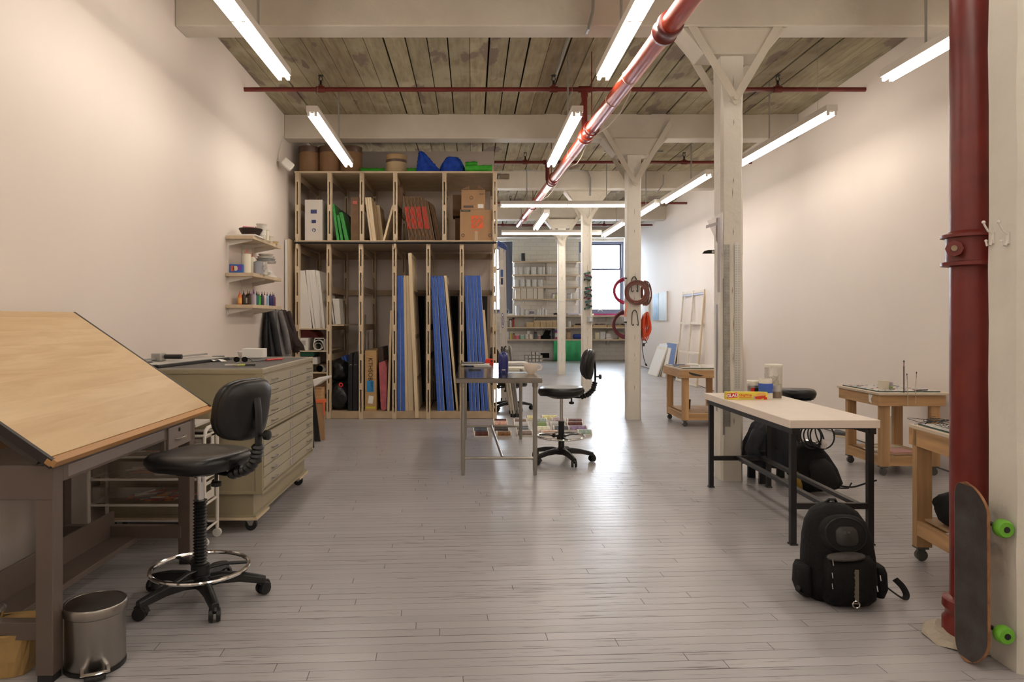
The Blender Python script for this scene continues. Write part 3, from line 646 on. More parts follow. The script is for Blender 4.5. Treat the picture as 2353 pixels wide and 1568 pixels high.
for zi, z in enumerate((.27, .43, .57)):
    dd = MB().box(cx0+.02, cx1-.02, cy0+.01, cy1-.01, z, z+.004).box(cx0+.02, cx1-.02, cy0+.008, cy0+.012, z, z+.10).box(cx0+.02, cx1-.02, cy1-.012, cy1-.008, z, z+.10).box(cx0+.018, cx0+.022, cy0+.01, cy1-.01, z, z+.1).build('drawer', clearpl, wc)
    MB().box(cx1-.02, cx1-.014, cy0+.01, cy1-.01, z, z+.05).box(cx1-.02, cx1-.014, cy0+.01, cy0+.06, z+.05, z+.11).box(cx1-.02, cx1-.014, cy1-.06, cy1-.01, z+.05, z+.11).box(cx1-.02, cx1-.014, cy0+.01, cy1-.01, z+.095, z+.115).build('drawer_front', white, dd)
    for q, pm in enumerate(pcol):
        if zi == 2 and q > 3: continue
        m = MB()
        for k in range(16):
            x = random.uniform(cx0+.2, cx1-.12); y = random.uniform(cy0+.02, cy1-.1); a = random.uniform(.1, 1.2); l = .13
            zz = z+.01+random.uniform(0, .035)
            m.cyl((x, y, zz), (min(x+l*math.cos(a), cx1-.03), min(y+l*math.sin(a), cy1-.02), zz), .0045, seg=6)
        m.build('pens', pm, dd)['kind'] = 'stuff'
for x in (cx0, cx1):
    for y in (cy0, cy1): MB().lathe([(.01, -.012), (.028, -.01), (.028, .01), (.01, .012)], (x, y, .028), 14, axis='Y').cyl((x, y, .03), (x, y, .07), .008).build('caster', whiteplas, wc, smooth=True)

# ------------------------------------------------------------------ flat file cabinet
ff = thing('flat_file', 'khaki metal flat file cabinet with ten shallow drawers on a wheeled base', 'cabinet', (-1.9, 5.4, 0))
fx0, fx1, fy0, fy1 = -2.46, -1.385, 4.66, 6.14
ZT = 1.085
for nm, z0, z1 in (('upper_case', .668, ZT), ('lower_case', .258, .664)):
    MB().box(fx0+.001, fx1-.012, fy0+.008, fy1-.008, z0+.001, z1-.011).box(fx0+.0005, fx1-.0005, fy0+.0005, fy1-.0005, z1-.03, z1-.0105).box(fx0, fx1, fy0, fy1, z0, z0+.018).box(fx1-.05, fx1-.001, fy0+.001, fy0+.022, z0+.018, z1-.03).box(fx1-.05, fx1-.001, fy1-.022, fy1-.001, z0+.018, z1-.03).box(fx0+.001, fx0+.05, fy0+.001, fy0+.022, z0+.018, z1-.03).build(nm, olive, ff, bevel=.002)
MB().box(fx0, fx1, fy0, fy0+.022, ZT-.012, ZT+.004).box(fx1-.022, fx1, fy0+.022, fy1-.022, ZT-.012, ZT+.004).box(fx0, fx1, fy1-.022, fy1, ZT-.012, ZT+.004).build('top_rim', olivel, ff, bevel=.003)
MB().box(fx0+.01, fx1-.022, fy0+.022, fy1-.022, ZT-.008, ZT).build('top_mat', C('dark_top_mat', .085, .078, .074, .6, noise=.15), ff)
MB().box(fx0+.02, fx1-.07, fy0+.03, fy1-.03, .105, .258).box(fx0+.02, fx1-.05, fy0+.02, fy1-.02, .10, .115).build('base_plinth', olive, ff, bevel=.003)
for ya_, yb_ in ((fy0+.01, fy0+.30), (fy1-.30, fy1-.01)): MB().box(fx0+.02, fx1-.04, ya_, yb_, .083, .10).build('wheel_board', ply, ff, bevel=.001)
labm = C('label_frame', .45, .42, .42, .35, metal=.6)
for zt_, n in ((.668, 0), (.272, 1)):
    for k in range(5):
        z0 = zt_+.022+k*.0705; z1 = z0+.066
        if n == 0 or True:
            dw = MB().box(fx1-.05, fx1+.001, fy0+.026, fy1-.026, z0, z1).build('drawer', olivel, ff, bevel=.002)
            for f in (.17, .87):
                yq = fy0+(fy1-fy0)*f; zq = z0+.03
                MB().tube([(fx1, yq-.05, zq), (fx1+.016, yq-.046, zq), (fx1+.018, yq, zq-.002), (fx1+.016, yq+.046, zq), (fx1, yq+.05, zq)], .0055, 6, flat=(1.7, .9)).build('drawer_handle', chrome, dw, smooth=True)
            yq = fy0+(fy1-fy0)*.50
            MB().box(fx1, fx1+.004, yq-.037, yq-.030, z0+.012, z0+.056).box(fx1, fx1+.004, yq+.030, yq+.037, z0+.012, z0+.056).box(fx1, fx1+.004, yq-.030, yq+.030, z0+.010, z0+.016).box(fx1, fx1+.002, yq-.03, yq+.03, z0+.016, z0+.050).build('label_holder', labm, dw)
for x in (fx0+.1, fx1-.10):
    for y in (fy0+.08, fy1-.12):
        MB().lathe([(.012, -.016), (.038, -.014), (.038, .014), (.012, .016)], (x, y, .038), 18, axis='Y').build('wheel', rubber, ff, smooth=True)
        MB().prism([(x-.01, y-.02, .035), (x+.01, y-.02, .035), (x+.03, y-.02, .083), (x-.035, y-.02, .083)], (0, .003, 0)).prism([(x-.01, y+.017, .035), (x+.01, y+.017, .035), (x+.03, y+.017, .083), (x-.035, y+.017, .083)], (0, .003, 0)).build('caster_fork', galv, ff)

# things on the flat file (top at ZT)
def FP(px, py, z=ZT):  # point on a horizontal plane z under a pixel
    Y = (H-z)*F/(py-VY); return Vector((PX(px, Y), Y, z))
pt = thing('paper_trimmer', 'long grey rotary paper trimmer lying on the flat file', 'trimmer', (-2.2, 5.2, ZT))
a = Vector((-2.12, 4.76, ZT)); b = Vector((-1.98, 5.75, ZT)); u = (b-a).normalized(); v_ = Vector((-u.y, u.x, 0))
def tr(t0, t1, w0, w1, z0, z1): return MB().prism([a+u*t0+v_*w0+Vector((0, 0, z0)), a+u*t1+v_*w0+Vector((0, 0, z0)), a+u*t1+v_*w1+Vector((0, 0, z0)), a+u*t0+v_*w1+Vector((0, 0, z0))], (0, 0, z1-z0))
tr(0, 1.0, 0, .30, .002, .022).build('base', C('trimmer_black', .02, .02, .02, .5), pt, bevel=.003)
tr(.01, .99, .01, .29, .022, .026).build('platen', C('trimmer_grey', .42, .40, .37, .5), pt)
tr(-.02, 1.02, .20, .225, .04, .052).build('rail', galv, pt)
tr(.3, .38, .17, .245, .03, .085).build('cutting_head', C('trimmer_head', .35, .34, .31, .45), pt, bevel=.006)
hp = a+u*.34+v_*.16+Vector((0, 0, .06)); MB().cyl(hp, hp-v_*.12+u*.02, .017, seg=14).build('handle', black, pt, smooth=True)
sb = MB().box(-2.38, -2.26, 4.86, 5.0, ZT+.001, ZT+.035).build('tape_dispenser', black, None, bevel=.012); tag(sb, 'small black stapler standing behind the paper trimmer', 'stapler')
sr = MB().cyl(FP(488, 826)+Vector((0, 0, .014)), FP(515, 825)+Vector((0, 0, .014)), .013).build('marker', black, None, smooth=True); tag(sr, 'black cylindrical tool at the far end of the paper trimmer', 'tool')
sg = thing('sunglasses', 'dark sunglasses lying on the flat file', 'glasses', FP(550, 834)); c0 = FP(553, 833)
for s in (-1, 1):
    MB(T(c0.x+s*.031, c0.y, c0.z+.022) @ RX(10)).sel([(0, 0, 0, .026, .002)], 4) if False else MB(T(c0.x+s*.031, c0.y, c0.z+.022) @ RX(100)).sel([(0, 0, -.0015, .024, .021, 2.3), (0, 0, .0015, .024, .021, 2.3)], 20).build('lens', C('dark_lens', .01, .008, .01, .1), sg)
    MB().tube([(c0.x+s*.055, c0.y, c0.z+.03), (c0.x+s*.06, c0.y+.05, c0.z+.02), (c0.x+s*.05, c0.y+.12, c0.z+.004)], .0025, 6).build('temple', black, sg)
MB().tube([(c0.x-.01, c0.y, c0.z+.03), (c0.x, c0.y, c0.z+.034), (c0.x+.01, c0.y, c0.z+.03)], .002, 6).build('bridge', black, sg)
c1 = FP(561, 823); o = MB().lathe([(.05, 0), (.06, .002), (.072, .05), (.072, .052), (.066, .05), (.054, .006), (0, .005)], (c1.x, c1.y+.05, ZT), 28).build('bowl', white, None, smooth=True); tag(o, 'small white bowl behind the sunglasses', 'bowl')
o = MB().box(PX(556, 5.98), PX(604, 5.98), 5.98, 6.10, ZT+.0, ZT+.078).build('foam_block', whitem, None, bevel=.003); o.location.z = ZT+.003; tag(o, 'white foam block at the far edge of the flat file', 'block')
kn = thing('utility_knife', 'knife with a red handle lying on the flat file', 'knife', FP(620, 829)); k0, k1 = FP(612, 831), FP(648, 828)
MB().tube([k0+Vector((0, 0, .01)), k0.lerp(k1, .5)+Vector((0, 0, .012)), k1+Vector((0, 0, .01))], .010, 8, flat=(1.3, .8)).build('handle', C('red_plastic', .55, .03, .02, .4), kn, smooth=True)
MB().tube([k0+Vector((0, 0, .008)), FP(578, 833)+Vector((0, 0, .005))], .003, 6).build('blade', black, kn)
ky = thing('keys', 'bunch of keys with a yellow tag on the near side of the flat file', 'keys', FP(545, 843)); q = FP(547, 842)
MB().torus(q+Vector((0, 0, .012)), .018, .0015, 20, RX(60)).build('key_ring', chrome, ky)
for k, (px, cc, r) in enumerate(((528, (.6, .55, .5), .3), (540, (.55, .5, .4), -.4), (553, (.55, .6, .08), .2), (575, (.02, .02, .02), 0))):
    z = FP(px, 842); MB(T(z.x, z.y, z.z+.004) @ RZ(r*57)).box(-.034, .034, -.012, .012, 0, .011).build('key', C('key%d' % k, *cc, .4), ky, bevel=.002)
o = thing('crumpled_paper', 'crumpled white paper strip on the flat file', 'paper', FP(485, 832)); 
mb = MB(); base = [FP(455+9*k, 833-(k % 2)*.8) for k in range(7)]
for k in range(6):
    p, r = base[k], base[k+1]; zz = (.004, .018, .006, .020, .008, .022, .004)
    mb.faces([(p.x, p.y, ZT+zz[k]), (r.x, r.y, ZT+zz[k+1]), (r.x+.01, r.y+.09, ZT+zz[k+1]*.6), (p.x+.01, p.y+.09, ZT+zz[k]*.6), (p.x, p.y, ZT+zz[k]+.002), (r.x, r.y, ZT+zz[k+1]+.002), (r.x+.01, r.y+.09, ZT+zz[k+1]*.6+.002), (p.x+.01, p.y+.09, ZT+zz[k]*.6+.002)], [(0, 1, 2, 3), (4, 5, 6, 7), (0, 1, 5, 4), (2, 3, 7, 6)])
mb.build('sheet', paper, o)
o = MB().box(FP(508, 827).x, FP(530, 827).x, FP(508, 827).y-.02, FP(508, 827).y+.05, ZT+.002, ZT+.016).build('eraser', C('grey_eraser', .12, .12, .13), None, bevel=.003); tag(o, 'small dark grey box lying behind the crumpled paper', 'box')

# boards leaning between the flat file and the rack
o = MB().pprism([(712, 900), (721, 1030), (713, 1030), (706, 900)], 7.75, .03).build('black_board', black, None); tag(o, 'thin black board leaning at the end of the flat file, nearest the floor edge', 'board')
for (pts, Yq, dq, m, lb) in (([(713, 872), (718, 872), (736, 1015), (722, 1015)], 8.12, .02, blacke, 'black portfolio board leaning beside the cardboard with orange tape'),
                             ([(712, 922), (722, 922), (746, 1013), (735, 1014)], 8.2, .05, cardb, 'x')):
    if lb != 'x': tag(MB().pprism(pts, Yq, dq).build('portfolio_board', m, None), lb, 'board')
cb_ = thing('cardboard_parcel', 'flat cardboard parcel edged with orange tape, leaning beside the rack', 'cardboard', (PX(735, 8.3), 8.3, 0))
MB().pprism([(716, 923), (744, 921), (746, 1011), (722, 1013)], 8.25, .04).build('sheet', cardb, cb_)
MB().pprism([(718, 920), (747, 918), (747, 926), (719, 926)], 8.24, .06).pprism([(741, 920), (747, 920), (746, 955), (743, 955)], 8.235, .01).build('orange_tape', C('orange_tape', .75, .16, .06), cb_)
tag(MB().pprism([(713, 875), (742, 870), (743, 874), (716, 892)], 8.5, .5).build('white_board', whitem, None), 'white board slab sticking out behind the flat file, above the cardboard', 'board')
tag(MB().pprism([(715, 893), (738, 893), (738, 997), (718, 997)], 8.7, .2).build('wooden_box', firh, None), 'wooden panel between the white board slab and the orange taped cardboard', 'box')

# ------------------------------------------------------------------ shelves on the left wall with art supplies
def bottle(x, y, z, h, r, body, tip, lab, group, name='paint_bottle', nz=.3, band=None):
    t = thing(name, lab, 'bottle', (x, y, z), group=group)
    MB().lathe([(r*.9, 0), (r, .004), (r, h*(1-nz)*.86), (r*.85, h*(1-nz)), (r*.4, h*(1-nz)+.008)], (x, y, z), 14).build('bottle', body, t, smooth=True)
    MB().lathe([(r*.42, h*(1-nz)+.004), (r*.42, h*(1-nz)+.02), (r*.2, h*(1-nz)+.024), (r*.1, h)], (x, y, z), 10).build('nozzle', tip, t, smooth=True)
    if band: MB().lathe([(r*1.02, h*.12), (r*1.02, h*.5)], (x, y, z), 14, cap=False).build('band', band, t, smooth=True)
    return t
wsy0, wsy1 = 7.40, 8.50
WSH = [(2.297, 'top'), (1.905, 'middle'), (1.57, 'bottom')]
for z, nm in WSH:
    o = thing('wall_shelf', nm+' wooden shelf of the three on the left wall', 'shelf', (XL(8)+.15, 8, z), group='wooden wall shelves')
    MB().box(XL(wsy0)+.004, -2.30, wsy0, wsy1, z-.036, z).build('board', ply, o, bevel=.002)
    for y in (7.47, 7.95, 8.38):
        xw = XL(y)
        MB().prism([(xw+.012, y, z-.036), (xw+.26, y, z-.036), (xw+.26, y, z-.05), (xw+.012, y, z-.10)], (0, .008, 0)).build('bracket', white, o)
o = thing('shelf_standards', 'white slotted metal standards behind the three wooden wall shelves', 'rail', (XL(8), 7.9, 1.5))
for y in (7.47, 7.95, 8.38): MB().box(XL(y)+.001, XL(y)+.014, y-.012, y+.012, 1.46, 2.33).build('standard', white, o)
XS = lambda px, Y: PX(px, Y)
z = 1.57
inks = [('orange', (.8, .22, .05), (.8, .1, .05)), ('dark brown', (.05, .03, .02), (.03, .02, .02)), ('black labelled', (.03, .025, .025), (.5, .15, .1)), ('grey violet', (.30, .24, .33), (.35, .2, .45)), ('pale lilac', (.62, .55, .66), (.30, .16, .5)), ('teal', (.03, .18, .2), (.02, .04, .05)), ('bright green', (.08, .45, .06), (.35, .12, .1)), ('dark slate', (.04, .05, .07), (.02, .02, .03)), ('pink spotted white', (.75, .6, .58), (.3, .1, .1)), ('pale blue', (.25, .42, .6), (.1, .15, .3)), ('deep indigo', (.03, .02, .12), (.02, .01, .05)), ('navy', (.03, .04, .14), (.25, .15, .2)), ('plum', (.18, .02, .07), (.05, .01, .03)), ('umber', (.08, .045, .02), (.02, .01, .01)), ('cobalt', (.02, .06, .3), (.02, .02, .1)), ('bottle green', (.01, .1, .05), (.01, .03, .02))]
order = [0, 1, 2, 3, 4, 5, 6, 7, 8, 9, 10, 11, 12]
pxs = [551, 560, 569, 577, 583, 590, 595, 602, 608, 614, 621, 628, 635]
for k, (i, px) in enumerate(zip(order, pxs)):
    nm, c, tcol = inks[i]; Y = 7.62+.055*k; x = PX(px, Y); x = min(x, -2.33)
    big = i in (4,)
    bottle(x, Y, z, .175 if big else .155+.004*(k % 3), .028 if big else .0215, C('ink_'+nm.replace(' ', '_'), *c, .35), C('inktip_'+nm.replace(' ', '_'), *tcol, .4), nm+' ink bottle with a pointed cap on the bottom wall shelf', 'ink bottles on the bottom wall shelf', 'ink_bottle', band=(C('band_yellow', .85, .45, .12) if i == 0 else (paper if i in (2,) else None)))
for k, (Y, i) in enumerate(((7.72, 13), (7.86, 14), (8.0, 15))):
    bottle(-2.44, Y, z, .155, .0215, C('ink_'+inks[i][0].replace(' ', '_'), *inks[i][1], .35), C('inktip_'+inks[i][0].replace(' ', '_'), *inks[i][2], .4), inks[i][0]+' ink bottle in the rear row of the bottom wall shelf', 'ink bottles on the bottom wall shelf', 'ink_bottle')
z = 1.905
o = thing('paper_box', 'small blue box with a colourful picture on the middle wall shelf', 'box', (-2.5, 7.5, z))
MB().box(PX(523, 7.48), PX(557, 7.48), 7.48, 7.56, z, z+.095).build('box', C('blue_box', .03, .14, .5, .45), o, bevel=.002)
MB().box(PX(530, 7.479), PX(538, 7.479), 7.477, 7.481, z+.02, z+.08).build('red_print', C('box_red', .55, .12, .08), o)
MB(T(PX(541, 7.477), 7.479, z+.05) @ RX(90)).lathe([(.026, 0), (.026, .002)], (0, 0, 0), 20).build('round_print', C('box_cream', .75, .65, .45), o)
MB().box(PX(546, 7.479), PX(555, 7.479), 7.477, 7.481, z+.03, z+.085).build('violet_print', C('box_violet', .18, .05, .4), o)
bottle(PX(567, 7.56)-.0, 7.56, z, .27, .048, C('milky_plastic', .78, .74, .60, .4), C('red_tip', .55, .2, .15), 'large milky glue bottle with a red tip on the middle wall shelf', 'glue bottles', 'glue_bottle', nz=.22)
bottle(PX(580, 7.66), 7.66, z, .23, .032, MATS['milky_plastic'], MATS['red_tip'], 'smaller milky glue bottle behind the large one on the middle wall shelf', 'glue bottles', 'glue_bottle', nz=.22)
for px, Y, r, h, m, lb in ((592, 7.66, .045, .135, C('blue_grey_cup', .30, .31, .36), 'grey blue metal cup on the middle wall shelf'), (604, 7.78, .048, .14, mat('patterned_tin', (.25, .23, .21), .5, noise=.9, nscale=40, col2=(.75, .72, .66)), 'black and white patterned tin on the middle wall shelf')):
    o = MB().lathe([(r, 0), (r, h), (r*.92, h), (r*.92, .01), (0, .01)], (PX(px, Y), Y, z), 20).build('cup', m, None, smooth=True); tag(o, lb, 'cup')
for k in range(4):
    o = MB(T(PX(606, 7.9), 7.98, z+.145+.026*k) @ RZ(5*k)).sel([(0, 0, 0, .105-.012*k, .09), (0, 0, .022, .115-.010*k, .095)], 24).build('pan_stack_dish', C('dish_grey%d' % k, *((.5, .49, .45), (.3, .31, .30), (.62, .60, .52), (.45, .42, .38))[k], .4), None)
    tag(o, ('pale grey', 'greenish grey', 'cream', 'taupe')[k]+' tray in the stack balanced on the cups of the middle wall shelf', 'tray', 'stacked trays on the middle wall shelf')
    o.name = 'paint_tray'
for k in range(5):
    o = MB(T(-2.39, 8.18, z+.016*k+.0005) @ RZ(-4+7*(k % 3))).box(-.08, .075-.006*k, -.14, .14-.02*k, 0, .015).build('notebook', (paper, whitem)[k % 2], None, bevel=.001)
    tag(o, 'white notebook in the pile on the middle wall shelf, '+('lowest', 'second lowest', 'middle one', 'second highest', 'topmost')[k], 'notebook', 'notebooks on the middle wall shelf')
z = 2.297
o = MB().box(XL(7.5)+.02, PX(588, 7.46), 7.44, 7.72, z, z+.018).build('flat_tray', whitem, None, bevel=.004); tag(o, 'flat cream tray at the near end of the top wall shelf', 'tray')
bk = thing('basket', 'small dark woven basket of pens on the top wall shelf', 'basket', (PX(574, 7.62), 7.62, z+.018))
c = (PX(575, 7.62), 7.64, z+.02)
mb = MB(); 
for k in range(7): mb.torus((c[0], c[1], c[2]+.006+.011*k), .075+.006*k, .0065, 28, Matrix.Diagonal((1.05, 1.3, 1, 1)), 6)
mb.sel([(c[0], c[1], c[2], .075, .09, 2), (c[0], c[1], c[2]+.012, .08, .1, 2)]).build('weave', C('dark_wicker', .05, .028, .02, .6, bump=.5), bk)
for k, cc in enumerate(((.75, .25, .35), (.8, .75, .7), (.2, .12, .1), (.7, .4, .45))):
    MB().cyl((c[0]-.07+.02*k, c[1]-.05+.02*k, c[2]+.095), (c[0]+.05, c[1]+.03*k-.04, c[2]+.085+.006*k), .009, seg=8).build('pen', C('basket_pen%d' % k, *cc), bk)
for px, Y, r, h, m, lb in ((601, 7.75, .055, .165, 'clear', 'clear plastic tub with a white label on the top wall shelf'), (612, 7.9, .035, .12, 'milk', 'milky plastic tub behind the clear tub on the top wall shelf'), (620, 8.0, .04, .06, 'milk', 'short cream cup on the top wall shelf'), (633, 8.28, .035, .03, 'tan', 'small tan dish at the far end of the top wall shelf')):
    t = thing('tub', lb, 'tub', (PX(px, Y), Y, z)); m = {'clear': C('translucent_tub', .68, .64, .56, .35), 'milk': MATS['milky_plastic'], 'tan': C('tan_dish', .55, .42, .22)}[m]
    MB().lathe([(r*.78, 0), (r*.95, h*.93), (r*1.06, h*.94), (r*1.06, h), (r*.9, h)], (PX(px, Y), Y, z), 20).build('tub', m, t, smooth=True)
    if r > .05: MB().lathe([(r*.84, h*.25), (r*.89, h*.55)], (PX(px, Y), Y, z), 20, cap=False).build('label', paper, t)

# coats under the shelves
def coat(Yc, z0, z1, w, dpt, m, lab, seed, xoff=.0):
    t = thing('jacket', lab, 'jacket', (XL(Yc)+.12, Yc, z0), group='jackets on the left wall hooks')
    rr = random.Random(seed); xw = XL(Yc)+.02; n = 12; secs = []
    mb = MB(); rs = []
    for k in range(n+1):
        f = k/n; zz = z1-(z1-z0)*f; wd = w*(.22+.78*min(1, f*2.2)**.7); dp = dpt*(.35+.65*f); cyy = Yc+.03*math.sin(f*3+seed)
        r = []
        for j in range(40):
            a = 2*PI*j/40; rad = 1+(.10+.16*f)*math.sin(a*7+seed+f*1.4)+.08*math.sin(a*13+seed*2+f*2)+.06*math.sin(f*14+a*2)
            r.append((xw+dp*.55+dp*.5*math.cos(a)*rad+xoff, cyy+wd*.5*math.sin(a)*rad, zz+(.03*math.sin(a*3+seed) if k == n else 0)))
        rs.append(r)
    mb.rings(rs).build('body', m, t, smooth=2)
    mb = MB(); sx = xw+dpt*.8+xoff; mb.tube([(sx-.09, Yc-.01, z1-.03), (sx-.05, Yc-.05, z1-.14), (sx-.01, Yc-.07, z1-.27), (sx+.012, Yc-.075, z1-.40), (sx+.02, Yc-.06, z1-.50), (sx+.025, Yc-.05, z1-.56)], .030, 14, r2=.046, flat=(1, 1.3)); mb.build('sleeve', m, t, smooth=2)
    MB().tube([(xw-.012, Yc, z1-.04), (xw+.05, Yc, z1-.03), (xw+.06, Yc, z1+.01)], .006, 6).build('hook', black, t)
    return t
cb1 = C('black_cloth', .018, .018, .022, .8, noise=.3, bump=.5, bscale=30); cb2 = C('grey_cloth', .17, .16, .16, .85, noise=.25, bump=.5, bscale=30); cb3 = C('dark_brown_cloth', .035, .02, .018, .8, noise=.3, bump=.5, bscale=30)
coat(8.80, .86, 1.54, .34, .20, cb1, 'black jacket hanging at the left of the wall hooks', 1)
coat(9.12, .80, 1.54, .30, .26, cb2, 'grey hooded jacket hanging between two dark jackets', 2)
coat(9.42, 1.02, 1.54, .36, .30, cb3, 'dark brown puffy jacket hanging closest to the storage rack', 3)
tag(MB().box(XL(9.1)+.003, XL(9.1)+.022, 8.6, 9.62, 1.52, 1.58).build('coat_rail', white, None, bevel=.003), 'white rail on the left wall carrying the jackets', 'rail')
# boards stacked between wall and rack
tag(MB().pprism([(655, 551), (660, 551), (660, 970), (655, 970)], 9.86, .03).build('white_plank', whitem, None), 'narrow white panel standing against the left wall before the storage rack', 'board')
tag(MB().pprism([(661.5, 549), (664.5, 549), (664.5, 968), (661.5, 968)], 9.90, .9).build('plywood_sheet', ply, None), 'plywood sheet standing edge on between the left wall and the storage rack', 'board')
sp_ = thing('wall_speaker', 'small white tilted box mounted high on the left wall', 'speaker', (XL(9.5)+.1, 9.5, 3.5))
SX = T(PX(661, 9.5), 9.5, PZ(378, 9.5)) @ RZ(20) @ RY(38)
MB(SX).box(-.08, .08, -.05, .05, -.055, .055).build('body', white, sp_, bevel=.02, bseg=3)
MB().tube([(XL(9.5)+.0, 9.5, PZ(368, 9.5)), (PX(655, 9.5), 9.5, PZ(372, 9.5))], .01, 8).build('bracket', white, sp_)
MB().tube([(XL(9.5)+.012, 9.5, PZ(366, 9.5)), (XL(9.6)+.012, 9.55, PZ(350, 9.5)), (XL(9.7)+.012, 9.8, 3.96)], .005, 6).build('cable', white, sp_)

# ------------------------------------------------------------------ storage rack
rk = thing('storage_rack', 'tall plywood storage rack divided into twelve bays', 'rack', (-1.1, 10.7, 0))
YR, YE = 10.0, 11.44
XU = [PX(p, YR) for p in (683, 757, 831, 908, 1021, 1137)]; XLW = [PX(p, YR) for p in (683, 755, 829, 906, 984, 1061, 1137)]
ZTOP, ZMID = 3.515, 2.50
def stile(x, z0, z1, y, slots=True, nm='upright'):
    mb = MB(); w_ = .058
    mb.box(x-w_/2, x-w_/2+.019, y, y+.09, z0, z1).box(x+w_/2-.019, x+w_/2, y, y+.09, z0, z1)
    z = z0; 
    while z < z1-.12:
        mb.box(x-.0105, x+.0105, y+.002, y+.09, z, min(z+.09, z1-.092)); z += .415
    mb.box(x-.0105, x+.0105, y+.002, y+.09, z1-.09, z1)
    return mb.build(nm, ply, rk)
for i, x in enumerate(XU):
    for y in (YR, YE-.09): stile(x, ZMID+.035, ZTOP-.025, y)
for i, x in enumerate(XLW):
    for y in (YR, YE-.09): stile(x, 0, ZMID, y)
def rails(x, zs, w_=.09):
    for z in zs: MB().box(x-.009, x+.009, YR+.09, YE-.09, z, z+w_).build('side_rail', plyd, rk)
for x in XU: rails(x, (ZTOP-.12, 3.0, ZMID+.04))
for x in XLW[1:-1]: rails(x, (ZMID-.13, 1.84-.045, 1.25, .82, .05))
rails(XLW[0], (ZMID-.13, 1.8, .05)); rails(XLW[-1], (ZMID-.13, 1.8, 1.2, .05))
rails(XLW[1]-.02, (1.62, .55))
MB().box(XU[0]-.04, XU[-1]+.04, YR-.004, YE, ZTOP-.025, ZTOP).build('top_board', ply, rk)
MB().box(XU[0]-.04, XU[-1]+.02, YR-.002, YE, ZMID+.005, ZMID+.033).build('middle_shelf', ply, rk)
for a, b in zip(XLW[:-1], XLW[1:]):
    MB().box(a+.03, b-.03, YR+.01, YR+.03, .005, .105).build('kick_board', plyd, rk)
MB().box(XLW[0], XLW[-1], YE-.03, YE-.012, 1.80, 1.885).build('back_rail', plyd, rk)
MB().box(XLW[0], XLW[-1], YE-.03, YE-.012, ZMID-.12, ZMID-.03).build('back_rail', plyd, rk)
MB().box(XLW[0], XLW[-1], YR+.03, YE, .085, .105).build('bottom_shelf', plyd, rk)
zs1 = [1.42-(py-733)*YR/F for py in (755, 806, 856)]
for z in zs1: MB().box(XLW[0]+.03, XLW[1]-.03, YR+.01, YE-.1, z-.018, z).build('bay_shelf', ply, rk)
MB().cyl((XU[0]-.03, YR-.02, 2.497), (XU[-1]+.02, YR-.02, 2.497), .017, seg=12).build('rod', black, rk, smooth=True)
for x in (XU[0], XU[3], XU[-1]):
    MB().prism([(x-.016, YR-.03, 2.42), (x+.016, YR-.03, 2.42), (x+.012, YR-.03, 2.57), (x-.012, YR-.03, 2.57)], (0, .028, 0)).build('rod_hook', ply, rk, bevel=.006)
MB().box(XU[-1]+.029, XU[-1]+.036, YR, YR+.3, 2.58, 3.40).build('side_panel', ply, rk)
# open/closed bays
YI = YR+.06
RB = ZMID+.034; RL = .106
bb = thing('white_box', 'tall white cardboard box with blue marks in the first upper bay', 'box', (PX(721, YI), YI, RB))
MB().box(PX(700.5, YI), PX(741, YI), YI, YI+.5, RB, PZ(459, YI)).build('carton', C('white_carton', .62, .58, .54, .6), bb, bevel=.002)
bl = C('dark_blue_print', .03, .04, .14)
MB().box(PX(714, YI), PX(728, YI), YI-.003, YI, PZ(491, YI), PZ(482, YI)).build('printed_label', bl, bb)
MB().box(PX(716, YI), PX(726, YI), YI-.003, YI, PZ(513, YI), PZ(505.5, YI)).build('printed_label', bl, bb)
MB().lathe([(.026, 0), (.026, .003)], (PX(721.5, YI), YI-.003, PZ(529, YI)), 20, axis='Y').build('round_mark', bl, bb)
MB().prism([(PX(722.5, YI), YI-.006, PZ(525, YI)), (PX(718.5, YI), YI-.006, PZ(530, YI)), (PX(721, YI), YI-.006, PZ(530, YI)), (PX(720.5, YI), YI-.006, PZ(533.5, YI)), (PX(724.5, YI), YI-.006, PZ(528.5, YI)), (PX(722, YI), YI-.006, PZ(528.5, YI))], (0, .002, 0)).build('bolt_mark', paper, bb)
def leanp(name, m, label, cat, pts, dep=.6, group=None, Y=None, zfix=None, jit=0):
    Y = Y or YI; mb = MB(); mb.pprism(pts, Y, dep)
    o = mb.build(name, m, None, bevel=.002)
    if zfix is not None: o.location.z = zfix
    return tag(o, label, cat, group)
green = C('green_plastic', .03, .30, .05, .3, noise=.3, nscale=20, bump=.8, bscale=25)
for k, (pts, lb) in enumerate((([(762, 466), (768, 466), (780, 551), (774, 551)], 'left'), ([(773, 492), (779, 491), (789, 551), (783, 551)], 'middle'), ([(779, 485), (787, 484), (802, 551), (793, 551)], 'right'))):
    leanp('wrapped_panel', green, 'panel wrapped in green plastic, '+lb+' of the three in the upper bays', 'panel', pts, .5, 'panels wrapped in green plastic', zfix=RB, Y=YI+.02*k)
leanp('dark_portfolio', C('dark_green_board', .015, .03, .02, .6), 'dark folded board behind the green wrapped panels', 'board', [(784, 470), (800, 482), (806, 551), (806, 551.1), (803, 551)], .4, zfix=RB, Y=YI+.55)
o = leanp('flat_carton', cardd, 'tall flat brown carton with a red sticker in the second upper bay', 'box', [(806, 450), (825, 449), (825, 551), (806, 551)], .5, zfix=RB, Y=YI+.1)
MB().box(PX(811, YI+.1), PX(821, YI+.1), YI+.094, YI+.1, PZ(469, YI+.1), PZ(462, YI+.1)).build('red_sticker', C('red_sticker', .6, .12, .1), o)
